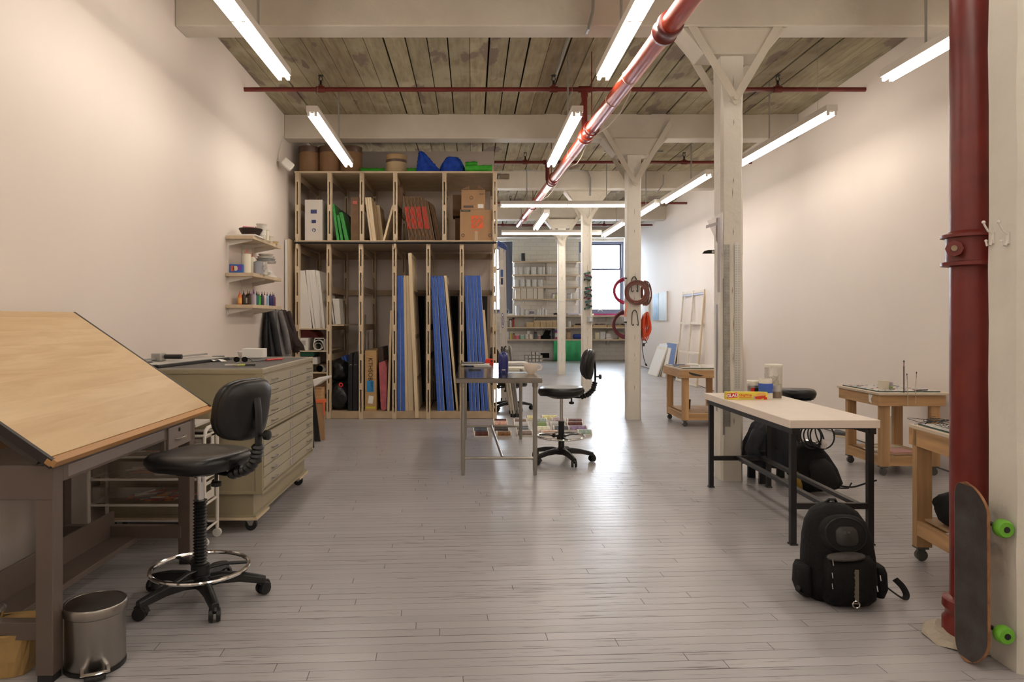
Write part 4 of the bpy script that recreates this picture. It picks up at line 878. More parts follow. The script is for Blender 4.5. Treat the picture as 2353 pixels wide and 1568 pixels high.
for k, (a, b) in enumerate((((838, 451), (851, 551)), ((843, 451), (856, 551)), ((848, 451), (860, 551)))):
    leanp('stretcher_frame', pine, ('left', 'middle', 'right')[k]+' one of three pale wooden frames leaning together in the third upper bay', 'frame', [a, (a[0]+4.6, a[1]), (b[0]+4.6, b[1]), b], .5, 'wooden stretcher frames in the third upper bay', zfix=RB)
leanp('stretcher_frame', pine, 'shaded wooden frame behind the three pale ones in the third upper bay', 'frame', [(857, 458), (862, 458), (873, 551), (868, 551)], .5, 'wooden stretcher frames in the third upper bay', zfix=RB, Y=YI+.25)
leanp('stretcher_frame', pine, 'wooden frame leaning right with its foot in the middle of the third upper bay', 'frame', [(863.5, 464), (872, 464), (882, 551), (873.5, 551)], .5, 'wooden stretcher frames in the third upper bay', zfix=RB, Y=YI+.3)
leanp('stretcher_frame', pine, 'pale wooden frame leaning the other way against the fourth upright', 'frame', [(901, 468), (905, 472), (884, 551), (879, 551)], .4, 'wooden stretcher frames in the third upper bay', zfix=RB)
leanp('stretcher_frame', plyd, 'dim wooden frame behind the one leaning the other way', 'frame', [(901, 492), (904, 498), (891, 551), (886, 551)], .4, 'wooden stretcher frames in the third upper bay', zfix=RB, Y=YI+.45)
cbs = [cardd, C('cardboard_sheet_dark', .12, .075, .045, .85), C('cardboard_sheet_mid', .17, .105, .06, .85)]
redc = C('red_print', .50, .055, .03, .6)
n = 21
for k in range(n):
    xt = 926+k*2.75; xb = 940+k*2.75+ (k*.12); top = 449+(k > 14)*(k-14)*1.6
    o = leanp('flattened_box', cbs[k % 3], 'flattened moving box in the upright row with red stripes in the fourth upper bay', 'box', [(xt, top), (xt+2.1, top), (xb+2.1, 551), (xb, 551)], .55, 'flattened moving boxes', zfix=RB)
    if k % 5 != 3 and k < 18:
        f = lambda py: xt+(xb-xt)*(py-top)/(551-top)
        MB().prism([P(f(475), 475, YI-.004), P(f(475)+1.9, 475, YI-.004), P(f(526)+1.9, 526, YI-.004), P(f(526), 526, YI-.004)], (0, .003, 0)).build('red_stripe', redc, o)
leanp('flattened_box', cardd, 'wide flattened brown carton turned towards the camera, at the right of the row', 'box', [(984, 458), (997, 468), (1013, 551), (1006, 551)], .3, 'flattened moving boxes', zfix=RB, Y=YI+.1)
leanp('cardboard_roll_sheet', cardd, 'tall brown cardboard sheet standing in the left corner of the fourth upper bay', 'cardboard', [(914, 410), (926, 412), (921, 551), (914, 551)], .04, zfix=RB, Y=YI+.5)
hd = thing('moving_box', 'large cardboard moving box with an orange square print in the right upper bay', 'box', (PX(1093, YI), YI, RB))
MB().box(PX(1057, YI), PX(1130, YI), YI, YI+.5, RB, PZ(482, YI)).build('carton', cardb, hd, bevel=.003)
org = C('orange_print', .78, .13, .04)
MB().box(PX(1082, YI), PX(1110.5, YI), YI-.002, YI, PZ(525, YI), PZ(496, YI)).build('orange_square', org, hd)
cm = T(PX(1096.5, YI), YI-.004, PZ(510.5, YI)) @ UP @ RZ(43)
for tx, dy, sz in (('THE', .062, .030), ('HOME', .020, .058), ('DEPOT', -.036, .050)):
    text(tx, sz, cm @ T((-.012 if tx == 'THE' else 0), dy, 0), cardb, hd, bold=.0022)
text('Moving Box', .028, T(PX(1094, YI), YI-.002, PZ(529.5, YI)) @ UP, org, hd)
MB().box(PX(1059, YI), PX(1081, YI), YI-.002, YI, PZ(487, YI), PZ(482.5, YI)).build('dark_label', C('dark_green_print', .03, .07, .06), hd)
text('MEDIUM', .022, T(PX(1070, YI), YI-.004, PZ(484.8, YI)) @ UP, cardb, hd)
dk = C('dark_box_print', .09, .06, .05)
for px in (1064, 1126): MB(T(PX(px, YI), YI-.002, PZ(541, YI))).torus((0, 0, 0), .02, .004, 16, RX(90)).build('recycling_mark', dk, hd)
MB().box(PX(1091, YI), PX(1098, YI), YI-.002, YI, RB+.002, PZ(531, YI)).build('tape', C('packing_tape', .5, .36, .24, .3), hd)
b2_ = thing('cardboard_box', 'cardboard box with raised flaps on top of the moving box', 'box', (PX(1086, YI), YI, PZ(481.6, YI)))
MB().box(PX(1060, YI), PX(1115, YI), YI+.02, YI+.4, PZ(481.6, YI), PZ(436, YI)).build('carton', cardb, b2_, bevel=.003)
MB().prism([P(1061, 435.5, YI+.02), P(1079, 435.5, YI+.02), P(1079, 427, YI+.02)], (0, .006, 0)).build('flap', cardd, b2_); MB().prism([P(1096, 435.5, YI+.02), P(1113, 435.5, YI+.02), P(1098, 425, YI+.02)], (0, .006, 0)).build('flap', cardd, b2_)
MB().box(PX(1098, YI), PX(1111, YI), YI+.016, YI+.02, PZ(478, YI), PZ(469, YI)).build('shipping_label', paper, b2_)
MB(T(PX(1083, YI), YI+.018, PZ(454, YI))).torus((0, 0, 0), .022, .003, 20, RX(90)).build('round_mark', dk, b2_)
MB().box(PX(1065, YI), PX(1088, YI), YI+.017, YI+.02, PZ(477, YI), PZ(472, YI)).build('printed_bar', dk, b2_)
text('30304', .03, T(PX(1107, YI), YI+.016, PZ(446, YI)) @ UP, dk, b2_)
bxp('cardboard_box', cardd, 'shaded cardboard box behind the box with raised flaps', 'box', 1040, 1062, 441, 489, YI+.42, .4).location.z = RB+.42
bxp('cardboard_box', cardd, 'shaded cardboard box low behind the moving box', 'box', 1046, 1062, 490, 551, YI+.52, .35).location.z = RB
# lower bays
wl = zs1[0]
WC = [(683, 617, 704, 750), (702, 616, 717, 750), (709, 616, 725, 750), (716, 616, 731, 750), (725, 616, 737, 750), (728, 617, 741, 750), (731, 618, 744, 750)]
for k, (a, t_, b, bo_) in enumerate(WC):
    w_ = (17, 7, 7, 8, 3, 3, 3)[k]
    leanp('white_canvas', whitem, ('broad white canvas leaning at the left', 'second white canvas from the left', 'third white canvas from the left', 'fourth white canvas from the left', 'thin white canvas fifth from the left', 'thin white canvas second from the right', 'thin white canvas at the right end')[k]+' of the row in the first lower bay', 'canvas', [(a, t_), (a+w_, t_), (b+w_-(1 if k == 0 else 0), bo_), (b-(14 if k == 0 else 0), bo_)], .9, 'white canvases in the first lower bay', zfix=wl)
z1, z2 = zs1[1], zs1[2]
o = thing('white_carton_small', 'small white box with a printed label on the lower bay shelf, under the pink foam', 'box', (PX(696, YI), YI, z1)); MB().box(PX(685, YI), PX(708, YI), YI, YI+.3, z1, PZ(777, YI)).build('carton', whitem, o, bevel=.002); MB().box(PX(691, YI), PX(702, YI), YI-.002, YI, PZ(794, YI), PZ(783, YI)).build('label', C('grey_print', .45, .43, .4), o)
pink = C('pink_foam', .45, .11, .13, .5, noise=.3, bump=.5, bscale=15)
tag(MB().pprism([(684, 757), (705, 757), (722, 764), (730, 776), (684, 776)], YI+.32, .5).build('pink_foam', pink, None), 'pink foam sheet crumpled at the back of the small white box shelf', 'foam')
ro = thing('paper_roll_box', 'white tube box with curled paper rolls in the first lower bay', 'roll', (PX(734, YI), YI, z1))
MB().box(PX(720, YI+.03), PX(745, YI+.03), YI+.03, YI+.05, z1, z1+.004).box(PX(720, YI), PX(722, YI), YI+.03, YI+.4, z1, PZ(777, YI)).box(PX(743, YI), PX(745, YI), YI+.03, YI+.4, z1, PZ(777, YI)).box(PX(720, YI), PX(745, YI), YI+.03, YI+.4, PZ(779, YI), PZ(777, YI)).build('carton', whitem, ro)
c_ = (PX(732, YI), YI-.02, z1+.078); MB().lathe([(.074, 0), (.074, .45), (.066, .45), (.066, 0), (.074, 0)], c_, 24, axis='Y', cap=False).build('roll', paper, ro, smooth=True); MB().lathe([(.05, .01), (.05, .45), (.044, .45), (.044, .01), (.05, .01)], (c_[0]-.005, c_[1], c_[2]-.02), 24, axis='Y', cap=False).build('inner_roll', C('grey_paper', .5, .5, .45), ro, smooth=True)
bxp('green_box', C('green_box', .02, .14, .09), 'dark green box with a pale front in the first lower bay', 'box', 684, 720, 808, 819, YI, .4).location.z = z2+.23
bxp('white_carton_small', whitem, 'small white carton under the green box', 'box', 714, 729, 821, 837, YI, .2).location.z = z2+.11
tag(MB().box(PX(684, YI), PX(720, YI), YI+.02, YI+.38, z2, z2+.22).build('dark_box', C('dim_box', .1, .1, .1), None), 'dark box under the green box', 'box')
tag(MB().lathe([(.048, 0), (.048, .6), (.04, .6), (.04, .0), (.048, 0)], (PX(735, YI), YI-.02, z2+.05), 24, axis='Y').build('poster_tube', paper, None, smooth=True), 'white poster tube seen end on, on the lowest bay shelf', 'tube')
tag(MB().lathe([(.03, 0), (.03, .5)], (PX(744, YI), YI, z2+.031), 20, axis='Y').build('grey_tube', C('grey_tube', .35, .34, .33), None, smooth=True), 'thin grey tube beside the white poster tube', 'tube')
tag(MB().lathe([(.05, 0), (.05, .5), (.045, .5), (.045, 0), (.05, 0)], (PX(739, YI+.2), YI+.2, .60), 20, axis='Y').build('cardboard_tube', cardb, None, smooth=True), 'short brown cardboard tube in the lowest part of the first bay', 'tube'); 
bxp('shoe_box', cardd, 'brown box under the cardboard tube in the first lower bay', 'box', 714, 750, 845, 950, YI+.1, .4).location.z = RL
# bay 2
for k, (pts, lb, m) in enumerate((([(757, 684), (760, 683), (769, 750), (766, 750)], 'pale canvas seen through the second bay, left', whitem), ([(764, 690), (779, 690), (783, 748), (771, 749)], 'small framed canvas leaning on the second bay rail', whitem))):
    leanp('small_canvas', m, lb, 'canvas', pts, .3, Y=YI+.15, zfix=1.34)
MB().box(XLW[1]+.03, XLW[2]-.35, YR+.2, YE-.1, 1.32, 1.338).build('bay_shelf', ply, rk)
MB().box(XLW[1]+.03, XLW[1]+.20, YR+.10, YE-.1, 1.32, 1.338).build('bay_shelf', ply, rk)
for x0_, x1_, tp, lb in ((800, 811, 812, 'left'), (811.5, 824, 810, 'right')):
    t = thing('portfolio_case', 'black portfolio case standing upright in the second lower bay, '+lb+' one', 'case', (PX(x0_+5, YI), YI, RL), group='black portfolio cases')
    MB().pprism([(x0_, tp+9), (x0_+4, tp), (x0_+8, tp), (x1_-1, tp+9), (x1_-1.5, 948), (x0_-1, 948)], YI, .8).build('case', blacke, t, bevel=.006)
    MB().tube([P(x0_+3, 840, YI-.02), P(x0_+5, 838, YI-.03), P(x0_+8, 839, YI-.02)], .006, 6).build('handle', C('grey_handle', .2, .2, .2), t)
for k, (pts) in enumerate(([(784, 836), (788, 835), (800, 880), (795, 880)], [(789, 834), (794, 833), (806, 878), (801, 880)])):
    leanp('foam_board', blue, 'short blue foam edged panel leaning behind the trash bags, '+('left', 'right')[k]+' one', 'panel', pts, .3, Y=YI+.3, zfix=.58)
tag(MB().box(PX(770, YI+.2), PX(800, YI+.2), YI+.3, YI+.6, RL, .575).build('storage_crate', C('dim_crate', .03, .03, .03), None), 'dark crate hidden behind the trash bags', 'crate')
def blob(c, rx, ry, rz, seed, m, name, par=None, amp=.14, bottom=None, sm=2):
    rr = random.Random(seed); mb = MB(); rs = []; n = 14; ph = [rr.uniform(0, 6) for _ in range(6)]
    for i in range(n+1):
        th = PI*i/n; r = []
        for j in range(28):
            a = 2*PI*j/28
            q = 1+amp*math.sin(3*a+ph[0]+2*th)*math.sin(th)+amp*.7*math.sin(5*a+ph[1]-3*th)*math.sin(th)+amp*.5*math.sin(9*a+ph[2]+5*th)*math.sin(th)
            z = -math.cos(th)*rz*(1+amp*.3*math.sin(2*a+ph[3]))
            r.append((c[0]+rx*max(.02, math.sin(th)**.8)*q*math.cos(a), c[1]+ry*max(.02, math.sin(th)**.8)*q*math.sin(a), max(c[2]+z, bottom if bottom is not None else -9)))
        rs.append(r)
    return mb.rings(rs).build(name, m, par, smooth=sm)
tbm = C('trash_bag_film', .012, .012, .013, .25, bump=.8, bscale=18)
for k, (c, r, lb) in enumerate((((PX(778, YI+.1), YI+.14, RL+.21), (.17, .15, .20), 'lower black trash bag with a red tie in the second lower bay'), ((PX(776, YI+.1), YI+.16, RL+.57), (.16, .13, .15), 'upper black trash bag in the second lower bay'))):
    t = thing('trash_bag', lb, 'bag', (c[0], c[1], RL if k == 0 else c[2]-.14), group='black trash bags')
    blob(c, r[0], r[1], r[2], k+3, tbm, 'bag', t, bottom=RL+.001)
    if k == 0: MB().torus((c[0]+.05, c[1]-.13, c[2]+.16), .025, .01, 14, RX(70) @ RY(30)).build('tie', C('red_tie', .6, .02, .02), t)
# bay 3
kb = thing('long_carton', 'tall cardboard carton with black handwriting and a blue label in the third lower bay', 'box', (PX(851, YI), YI, RL))
MB().box(PX(838.5, YI), PX(865, YI), YI, YI+.9, RL, PZ(806, YI)).build('carton', C('tan_carton', .46, .29, .13, .7, noise=.12), kb, bevel=.003)
MB().box(PX(843, YI), PX(859, YI), YI-.003, YI, PZ(901, YI), PZ(875, YI)).build('blue_label', C('sky_blue', .03, .25, .6), kb)
MB(T(PX(852, YI), YI-.003, PZ(919, YI)) @ RY(8)).box(-.035, .035, 0, .002, -.055, .055).build('shipping_label', paper, kb)
MB().box(PX(840, YI), PX(863, YI), YI-.003, YI, PZ(939, YI), PZ(935, YI)).build('yellow_tape', C('yellow_tape', .6, .55, .05), kb)
text('KTHSOB', .085, T(PX(851, YI), YI-.004, PZ(849, YI)) @ UP @ RZ(-90), black, kb)
text('EMPTY', .045, T(PX(854, YI), YI-.006, PZ(888, YI)) @ UP @ RZ(-90), black, kb)
leanp('dark_board', C('dark_brown_board', .05, .03, .025), 'dark brown board leaning beside the tall carton with handwriting', 'board', [(868, 805), (880, 803), (890, 946), (876, 947)], .6, zfix=RL, Y=YI+.15)
pr_ = leanp('pink_foam_sheet', pink, 'folded pink foam sheet standing at the right of the third lower bay', 'foam', [(870, 838), (884, 833), (889, 850), (888, 944), (881, 948), (875, 942)], .3, zfix=RL)
leanp('wooden_pole', C('grey_pole', .3, .28, .22), 'thin dark pole rising behind the tall carton with handwriting', 'pole', [(836, 745), (840, 745), (840, 947), (836, 947)], .04, zfix=RL, Y=YI+1.0)
leanp('stretcher_frame', pine, 'short pale stretcher bar leaning in the third lower bay, beside the pink foam', 'frame', [(896.5, 717), (901.5, 717), (895, 948), (889.5, 948)], .7, 'tall stretcher frames in the lower bays', zfix=RL)
# blue foam edged canvases and frames
def bluec(x0, x1, b0, b1, y0_, y1_, lab, k):
    o = leanp('canvas', blue, lab, 'canvas', [(x0, y0_), (x1, y0_), (b1, y1_), (b0, y1_)], 1.1, 'canvases with blue foam edges', zfix=RL, Y=YI)
    w_ = 1.2
    MB().prism([P(x1, y0_, YI+.01), P(x1+w_, y0_, YI+.01), P(b1+w_, y1_, YI+.01), P(b1, y1_, YI+.01)], (0, 1.05, 0)).build('canvas_face', whitem, o)
nth = ('first', 'second', 'third', 'fourth', 'fifth')
for k, (a, b, c, d_) in enumerate(((913, 919.5, 913, 920.5), (919.8, 926, 923, 931))): bluec(a, b, c, d_, 638, 949, nth[k]+' blue edged canvas in the fourth lower bay, left of the wooden bars', k)
for k, (a, c) in enumerate(((927.5, 932), (933, 938.5), (938, 944))):
    leanp('stretcher_frame', pine, nth[k]+' of the three pale bars between the blue canvases and the ladder like frame', 'frame', [(a, 638), (a+5, 638), (c+6, 949), (c, 949)], 1.0, 'tall stretcher frames in the lower bays', zfix=RL, Y=YI)
sf = thing('slatted_frame', 'tall pale slatted wooden frame sticking out above the blue canvases', 'frame', (PX(945, YI), YI-.08, .02))
SM = T(PX(958, YI-.08), YI-.08, .02) @ RY(math.degrees(math.atan2(PX(939.5, YI)-PX(956, YI), 2.36))) 
def sfb(y0_, y1_, z0, z1): return MB(SM).box(-.024, .024, y0_, y1_, z0, z1)
for y in (0, .26, .52, .80): sfb(y, y+.045, .0, 2.33).build('upright_bar', pine, sf)
for z in (0, .52, 1.12, 1.75, 2.28): MB(SM).box(-.0235, .0235, -.001 if z in (0, 2.28) else .045, .846, z-.001, z+.055).build('cross_bar', pine, sf)
for k, (a, b, c, d_) in enumerate(((989.5, 995.5, 1005, 1012), (996.8, 1002.5, 1013.5, 1020.5), (1004, 1010.2, 1027, 1034), (1011.3, 1018, 1035.3, 1042.5))): bluec(a, b, c, d_, 638, 948, nth[k]+' from the left of the four blue edged canvases in the fifth lower bay', k)
leanp('stretcher_frame', pine, 'pale wooden frame leaning right of the four blue canvases', 'frame', [(1020, 638), (1026, 638), (1053.5, 949), (1049, 949)], .9, 'tall stretcher frames in the lower bays', zfix=RL, Y=YI)
for k, (a, b, c, d_) in enumerate(((1066.7, 1072.5, 1079, 1085), (1074, 1080, 1087, 1093.5), (1081, 1087.5, 1096, 1102), (1088.5, 1094.5, 1106, 1112.5), (1096, 1103.3, 1115, 1122.5))): bluec(a, b, c, d_, 637, 948, nth[k]+' from the left of the five blue edged canvases in the right lower bay', k)
leanp('stretcher_frame', pine, 'pale wooden frame at the far right of the lower bays', 'frame', [(1108, 715), (1114, 715), (1130.5, 947), (1125, 947)], .8, 'tall stretcher frames in the lower bays', zfix=RL, Y=YI)
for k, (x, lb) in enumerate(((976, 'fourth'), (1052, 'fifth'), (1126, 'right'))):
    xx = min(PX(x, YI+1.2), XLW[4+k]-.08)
    o = MB().box(xx-.36+.0, xx, YI+1.15, YI+1.2, RL, 1.78).build('dark_board', C('bay_shade', .02, .018, .017, .8), None); tag(o, 'dark panel standing in for shade at the back of the '+lb+' lower bay', 'panel')  # near-black panels added to stand for the darkness behind the canvases
# on top of the rack
for k, (a, b, lb) in enumerate(((682, 728, 'left'), (729, 777, 'middle'), (779, 828, 'right'))):
    Y = 10.35; x0_, x1_ = PX(a, Y-.15), PX(b, Y-.15); r = (x1_-x0_)/2; t = thing('fibre_drum', 'tall brown fibre drum, '+lb+' of the three at the left of the rack top', 'drum', ((x0_+x1_)/2, Y, ZTOP), group='brown fibre drums on the rack')
    MB().lathe([(r, 0), (r, .34)], ((x0_+x1_)/2, Y, ZTOP), 32).build('body', C('fibre_drum_brown', .30, .17, .08, .6, noise=.1), t, smooth=True)
    MB().lathe([(r+.004, .33), (r+.006, .335), (r+.006, .415), (r-.01, .42)], ((x0_+x1_)/2, Y, ZTOP), 32).build('lid_band', C('dark_band', .11, .06, .04, .4), t, smooth=True)
t = thing('fibre_drum', 'short tan drum with a brown band between the green rolls', 'drum', (PX(909.5, 10.25), 10.25, ZTOP), group='brown fibre drums on the rack'); r = .148; cc_ = (PX(910, 10.2), 10.25, ZTOP)
MB().lathe([(r*.95, 0), (r, .01), (r, .16), (r+.004, .17)], cc_, 32).build('body', C('tan_drum', .48, .36, .20, .5), t, smooth=True); MB().lathe([(r+.003, .165), (r+.005, .168), (r+.005, .205)], cc_, 32, cap=False).build('band', MATS['dark_band'], t, smooth=True); MB().lathe([(r+.004, .205), (r+.006, .21), (r+.004, .275), (r-.01, .282)], cc_, 32).build('lid', C('tan_lid', .40, .27, .13, .5), t, smooth=True)
def roll(x0_, x1_, Y, z, r, m, name, lab, cat, seed=0, tilt=0):
    rr = random.Random(seed); n = 10; rs = []
    for i in range(n+1):
        x = x0_+(x1_-x0_)*i/n; q = r*rr.uniform(.96, 1.04)
        rs.append([(x, Y+q*math.cos(2*PI*k/16)*(1+.08*math.sin(3*k)), z+q+.9*q*math.sin(2*PI*k/16)+tilt*i/n) for k in range(16)])
    o = MB().rings(rs).build(name, m, None, smooth=2); return tag(o, lab, cat)
grn = C('green_tarp', .06, .48, .04, .35, noise=.25, nscale=12, bump=.6, bscale=20)
roll(PX(829, 10.35), PX(885, 10.35), 10.30, ZTOP, .058, grn, 'green_roll', 'green plastic roll between the drums on the rack top', 'roll', 1)
roll(PX(936, 10.35), PX(958, 10.35), 10.30, ZTOP, .056, grn, 'green_roll', 'short green plastic roll left of the blue bags', 'roll', 2)
roll(PX(1069, 10.2), PX(1130, 10.2), 10.12, ZTOP, .060, grn, 'green_roll', 'front green plastic roll right of the blue bags', 'roll', 3)
roll(PX(1069, 10.2), PX(1097, 10.2), 10.27, ZTOP+.03, .088, grn, 'green_roll', 'rear green plastic roll right of the blue bags', 'roll', 4)
roll(PX(1128, 10.4), PX(1171, 10.4), 10.5, ZTOP-.012, .045, C('taupe_roll', .30, .25, .19, .7), 'fabric_roll', 'grey brown roll sticking out past the right end of the rack top', 'roll', 5, tilt=-.01)
bpl = C('blue_plastic_bag', .016, .075, .50, .25, noise=.3, nscale=12, bump=1., bscale=14)
t = thing('plastic_bag', 'left shiny blue plastic bag of two on the rack top', 'bag', (PX(984, 10.2), 10.2, ZTOP), group='blue plastic bags'); mb = MB(); 
def bagf(cx, hw, top, seed, t, peak):
    rr = random.Random(seed); rs = []; n = 16
    for i in range(n+1):
        f = i/n; z = ZTOP+top*f; wd = hw*(1-.55*f**2.2) if not peak else hw*(1-.9*max(0, f-.15)); off = (-(hw*.8)*f**1.3 if peak else 0)
        rs.append([(cx+off*.9+wd*math.cos(2*PI*k/54)*(1+.09*math.sin(5*2*PI*k/54+seed+3*f)+.05*math.sin(9*2*PI*k/54+6*f)), 10.22+.15*(1-.5*f)*math.sin(2*PI*k/54)*(1+.12*math.sin(4*2*PI*k/54+seed)), z) for k in range(54)])
    return MB().rings(rs).build('bag', bpl, t, smooth=2, jitter=.007)
bagf(PX(986, 10.15), .165, .315, 3, t, True)
t = thing('plastic_bag', 'right shiny blue plastic bag of two on the rack top', 'bag', (PX(1038, 10.2), 10.2, ZTOP), group='blue plastic bags'); bagf(PX(1039, 10.15), .185, .24, 5, t, False)
tag(MB().cyl((PX(1145.5, 10.3), 10.3, PZ(407, 10.3)), (PX(1138.5, 10.3), 10.32, PZ(405, 10.3)), .035).build('clip_lamp', black, None, smooth=True), 'small black clip lamp head at the top right corner of the rack', 'lamp')

# ------------------------------------------------------------------ stainless table
tx0, tx1, ty0, ty1, tz = PX(1047, 6.30), PX(1246, 6.30), 6.30, 8.42, .89
stt = thing('steel_table', 'stainless steel work table with tubular legs in the middle of the room', 'table', ((tx0+tx1)/2, 7.4, 0))
polst = mat('polished_steel_top', (.33, .31, .28), .16, 1., noise=.12, nscale=2, bump=.03, bscale=8)
MB().box(tx0, tx1, ty0, ty1, tz-.006, tz).box(tx0, tx1, ty0, ty0+.012, tz-.045, tz-.006).box(tx0+.0005, tx0+.012, ty0+.012, ty1-.012, tz-.045, tz-.006).box(tx1-.012, tx1-.0005, ty0+.012, ty1-.012, tz-.045, tz-.006).box(tx0, tx1, ty1-.012, ty1, tz-.045, tz-.0065).build('table_top', polst, stt, bevel=.004)
for x in (tx0+.065, tx1-.055):
    for y in (6.40, 8.30):
        MB().lathe([(.013, .0), (.017, .004), (.017, .04), (.0205, .045), (.0205, .80), (.028, .805), (.028, .86)], (x, y, 0), 18).build('leg', steelp, stt, smooth=True)
a_, b_ = tx0+.065, tx1-.055
for y in (6.40, 8.30): MB().cyl((a_, y, .155), (b_, y, .155), .0135, seg=12).build('cross_rail', steelp, stt, smooth=True)
MB().cyl(((a_+b_)/2+.03, 6.40, .16), ((a_+b_)/2-.02, 8.30, .16), .0135, seg=12).build('stretcher', steelp, stt, smooth=True)
def TP(px, py, z): Y = (H-z)*F/(py-VY); return Vector((PX(px, Y), Y, z))
bt = thing('water_bottle', 'navy blue metal water bottle with a black spout cap on the steel table', 'bottle', (PX(1156.5, 6.85), 6.85, tz)); bc = (PX(1156.5, 6.85), 6.85, tz)
MB().lathe([(.044, 0), (.049, .006), (.049, .165), (.046, .178), (.034, .196), (.026, .203), (.0245, .212), (.0245, .218)], bc, 32).build('bottle', navy, bt, smooth=True)
MB().lathe([(.0255, .217), (.0255, .221)], bc, 24).build('neck_ring', steel, bt, smooth=True)
MB().lathe([(.0265, .221), (.0265, .236), (.022, .243), (.012, .245)], bc, 20).tube([(bc[0]-.012, bc[1], bc[2]+.24), (bc[0]-.013, bc[1], bc[2]+.262)], .009, 10).tube([(bc[0]+.006, bc[1], bc[2]+.238), (bc[0]+.014, bc[1], bc[2]+.255), (bc[0]+.03, bc[1], bc[2]+.264)], .008, 8).build('spout_cap', black, bt, smooth=True)
MB().box(bc[0]-.016, bc[0]+.02, bc[1]-.0498, bc[1]-.047, tz+.038, tz+.0425).box(bc[0]-.014, bc[0]+.018, bc[1]-.0498, bc[1]-.047, tz+.032, tz+.0345).build('maker_mark', C('mark_pale', .45, .48, .6), bt)
cu = thing('mug', 'large cream mug at the right corner of the steel table', 'cup', (PX(1222, 6.72), 6.72, tz)); mc = (PX(1221, 6.72), 6.76, tz)
MB().lathe([(.03, 0), (.034, .004), (.036, .012), (.056, .035), (.067, .065), (.069, .10), (.066, .10), (.062, .06), (.04, .02), (0, .012)], mc, 32).build('cup', cream2, cu, smooth=True)
MB().tube([(mc[0]+.064, mc[1], tz+.085), (mc[0]+.088, mc[1], tz+.088), (mc[0]+.102, mc[1], tz+.07), (mc[0]+.095, mc[1], tz+.045), (mc[0]+.06, mc[1], tz+.038)], .008, 8).build('handle', cream2, cu, smooth=True)
def sheets(px0, px1, py, z0, dep, h, m, name, lab, cat, rot=0, group=None):
    p = TP((px0+px1)/2, py, tz); w_ = (px1-px0)*p.y/F
    o = MB(T(p.x, p.y+dep/2, tz+z0) @ RZ(rot)).box(-w_/2, w_/2, -dep/2, dep/2, 0, h).build(name, m, None, bevel=.001); return tag(o, lab, cat, group)
sheets(1088, 1128, 845, .0, .30, .012, C('magazine_grey', .30, .28, .26), 'magazine', 'lowest grey magazine in the pile at the left of the steel table', 'magazine', 4, 'magazines on the steel table')
sheets(1062, 1124, 843, .0125, .25, .010, C('magazine_pale', .55, .53, .48), 'magazine', 'pale middle magazine in the pile at the left of the steel table', 'magazine', -6, 'magazines on the steel table')
sheets(1063, 1110, 842, .023, .24, .012, C('magazine_dark', .13, .12, .12), 'magazine', 'dark topmost magazine in the pile at the left of the steel table', 'magazine', 8, 'magazines on the steel table')
rt = thing('tape_dispenser', 'bright red tape dispenser behind the magazines on the steel table', 'dispenser', TP(1124, 836, tz)); p = TP(1124, 836, tz); rdm = C('bright_red_plastic', .75, .03, .01, .4)
MB().prism([(p.x-.045, p.y, tz), (p.x+.05, p.y, tz), (p.x+.05, p.y, tz+.052), (p.x+.02, p.y, tz+.055), (p.x-.03, p.y, tz+.058), (p.x-.05, p.y, tz+.03)], (0, .05, 0)).build('body', rdm, rt, bevel=.006)
MB().lathe([(.013, 0), (.013, .004)], (p.x+.028, p.y-.003, tz+.028), 16, axis='Y').build('hub', black, rt)
sheets(1168, 1217, 851, .0, .30, .022, C('book_cream', .72, .68, .58), 'book', 'thick cream book right of the water bottle', 'book', 2, 'books and papers right of the bottle')
sheets(1168, 1214, 847, .024, .26, .014, C('book_grey', .28, .27, .27), 'book', 'grey book lying on the thick cream book', 'book', -5, 'books and papers right of the bottle')
sheets(1166, 1212, 845, .040, .24, .014, whitem, 'book', 'white book on top, right of the water bottle', 'book', 5, 'books and papers right of the bottle')
sheets(1168, 1213, 857, .0, .09, .002, C('pale_blue_paper', .45, .60, .78), 'leaflet', 'pale blue leaflet at the front edge of the steel table', 'paper', 0)
gl = thing('reading_glasses', 'thin glasses left of the water bottle on the steel table', 'glasses', TP(1133, 852, tz)); p = TP(1134, 852, tz)
MB().torus(p+Vector((-.018, 0, .02)), .016, .0015, 18, RX(80)).torus(p+Vector((.02, 0, .02)), .016, .0015, 18, RX(80)).tube([p+Vector((-.035, 0, .022)), p+Vector((-.04, .1, .008))], .0015, 5).tube([p+Vector((.037, 0, .022)), p+Vector((.04, .1, .008))], .0015, 5).build('frame', black, gl)
kk = thing('metal_clip', 'small dark cutter lying at the left front of the steel table', 'cutter', TP(1092, 851, tz)); p = TP(1092, 851, tz)
MB(T(p.x, p.y, tz) @ RZ(10)).box(-.06, .06, -.012, .012, .001, .012).box(-.07, -.03, -.018, .018, .001, .018).build('cutter', C('cutter_black', .02, .02, .02, .3), kk, bevel=.003)
p = TP(1198, 853, tz); tag(MB().lathe([(.018, 0), (.018, .014), (.012, .018)], (p.x, p.y, tz+.0025), 14).build('pencil_sharpener', steel, None, smooth=True), 'tiny metal pencil sharpener on the pale blue leaflet', 'sharpener')

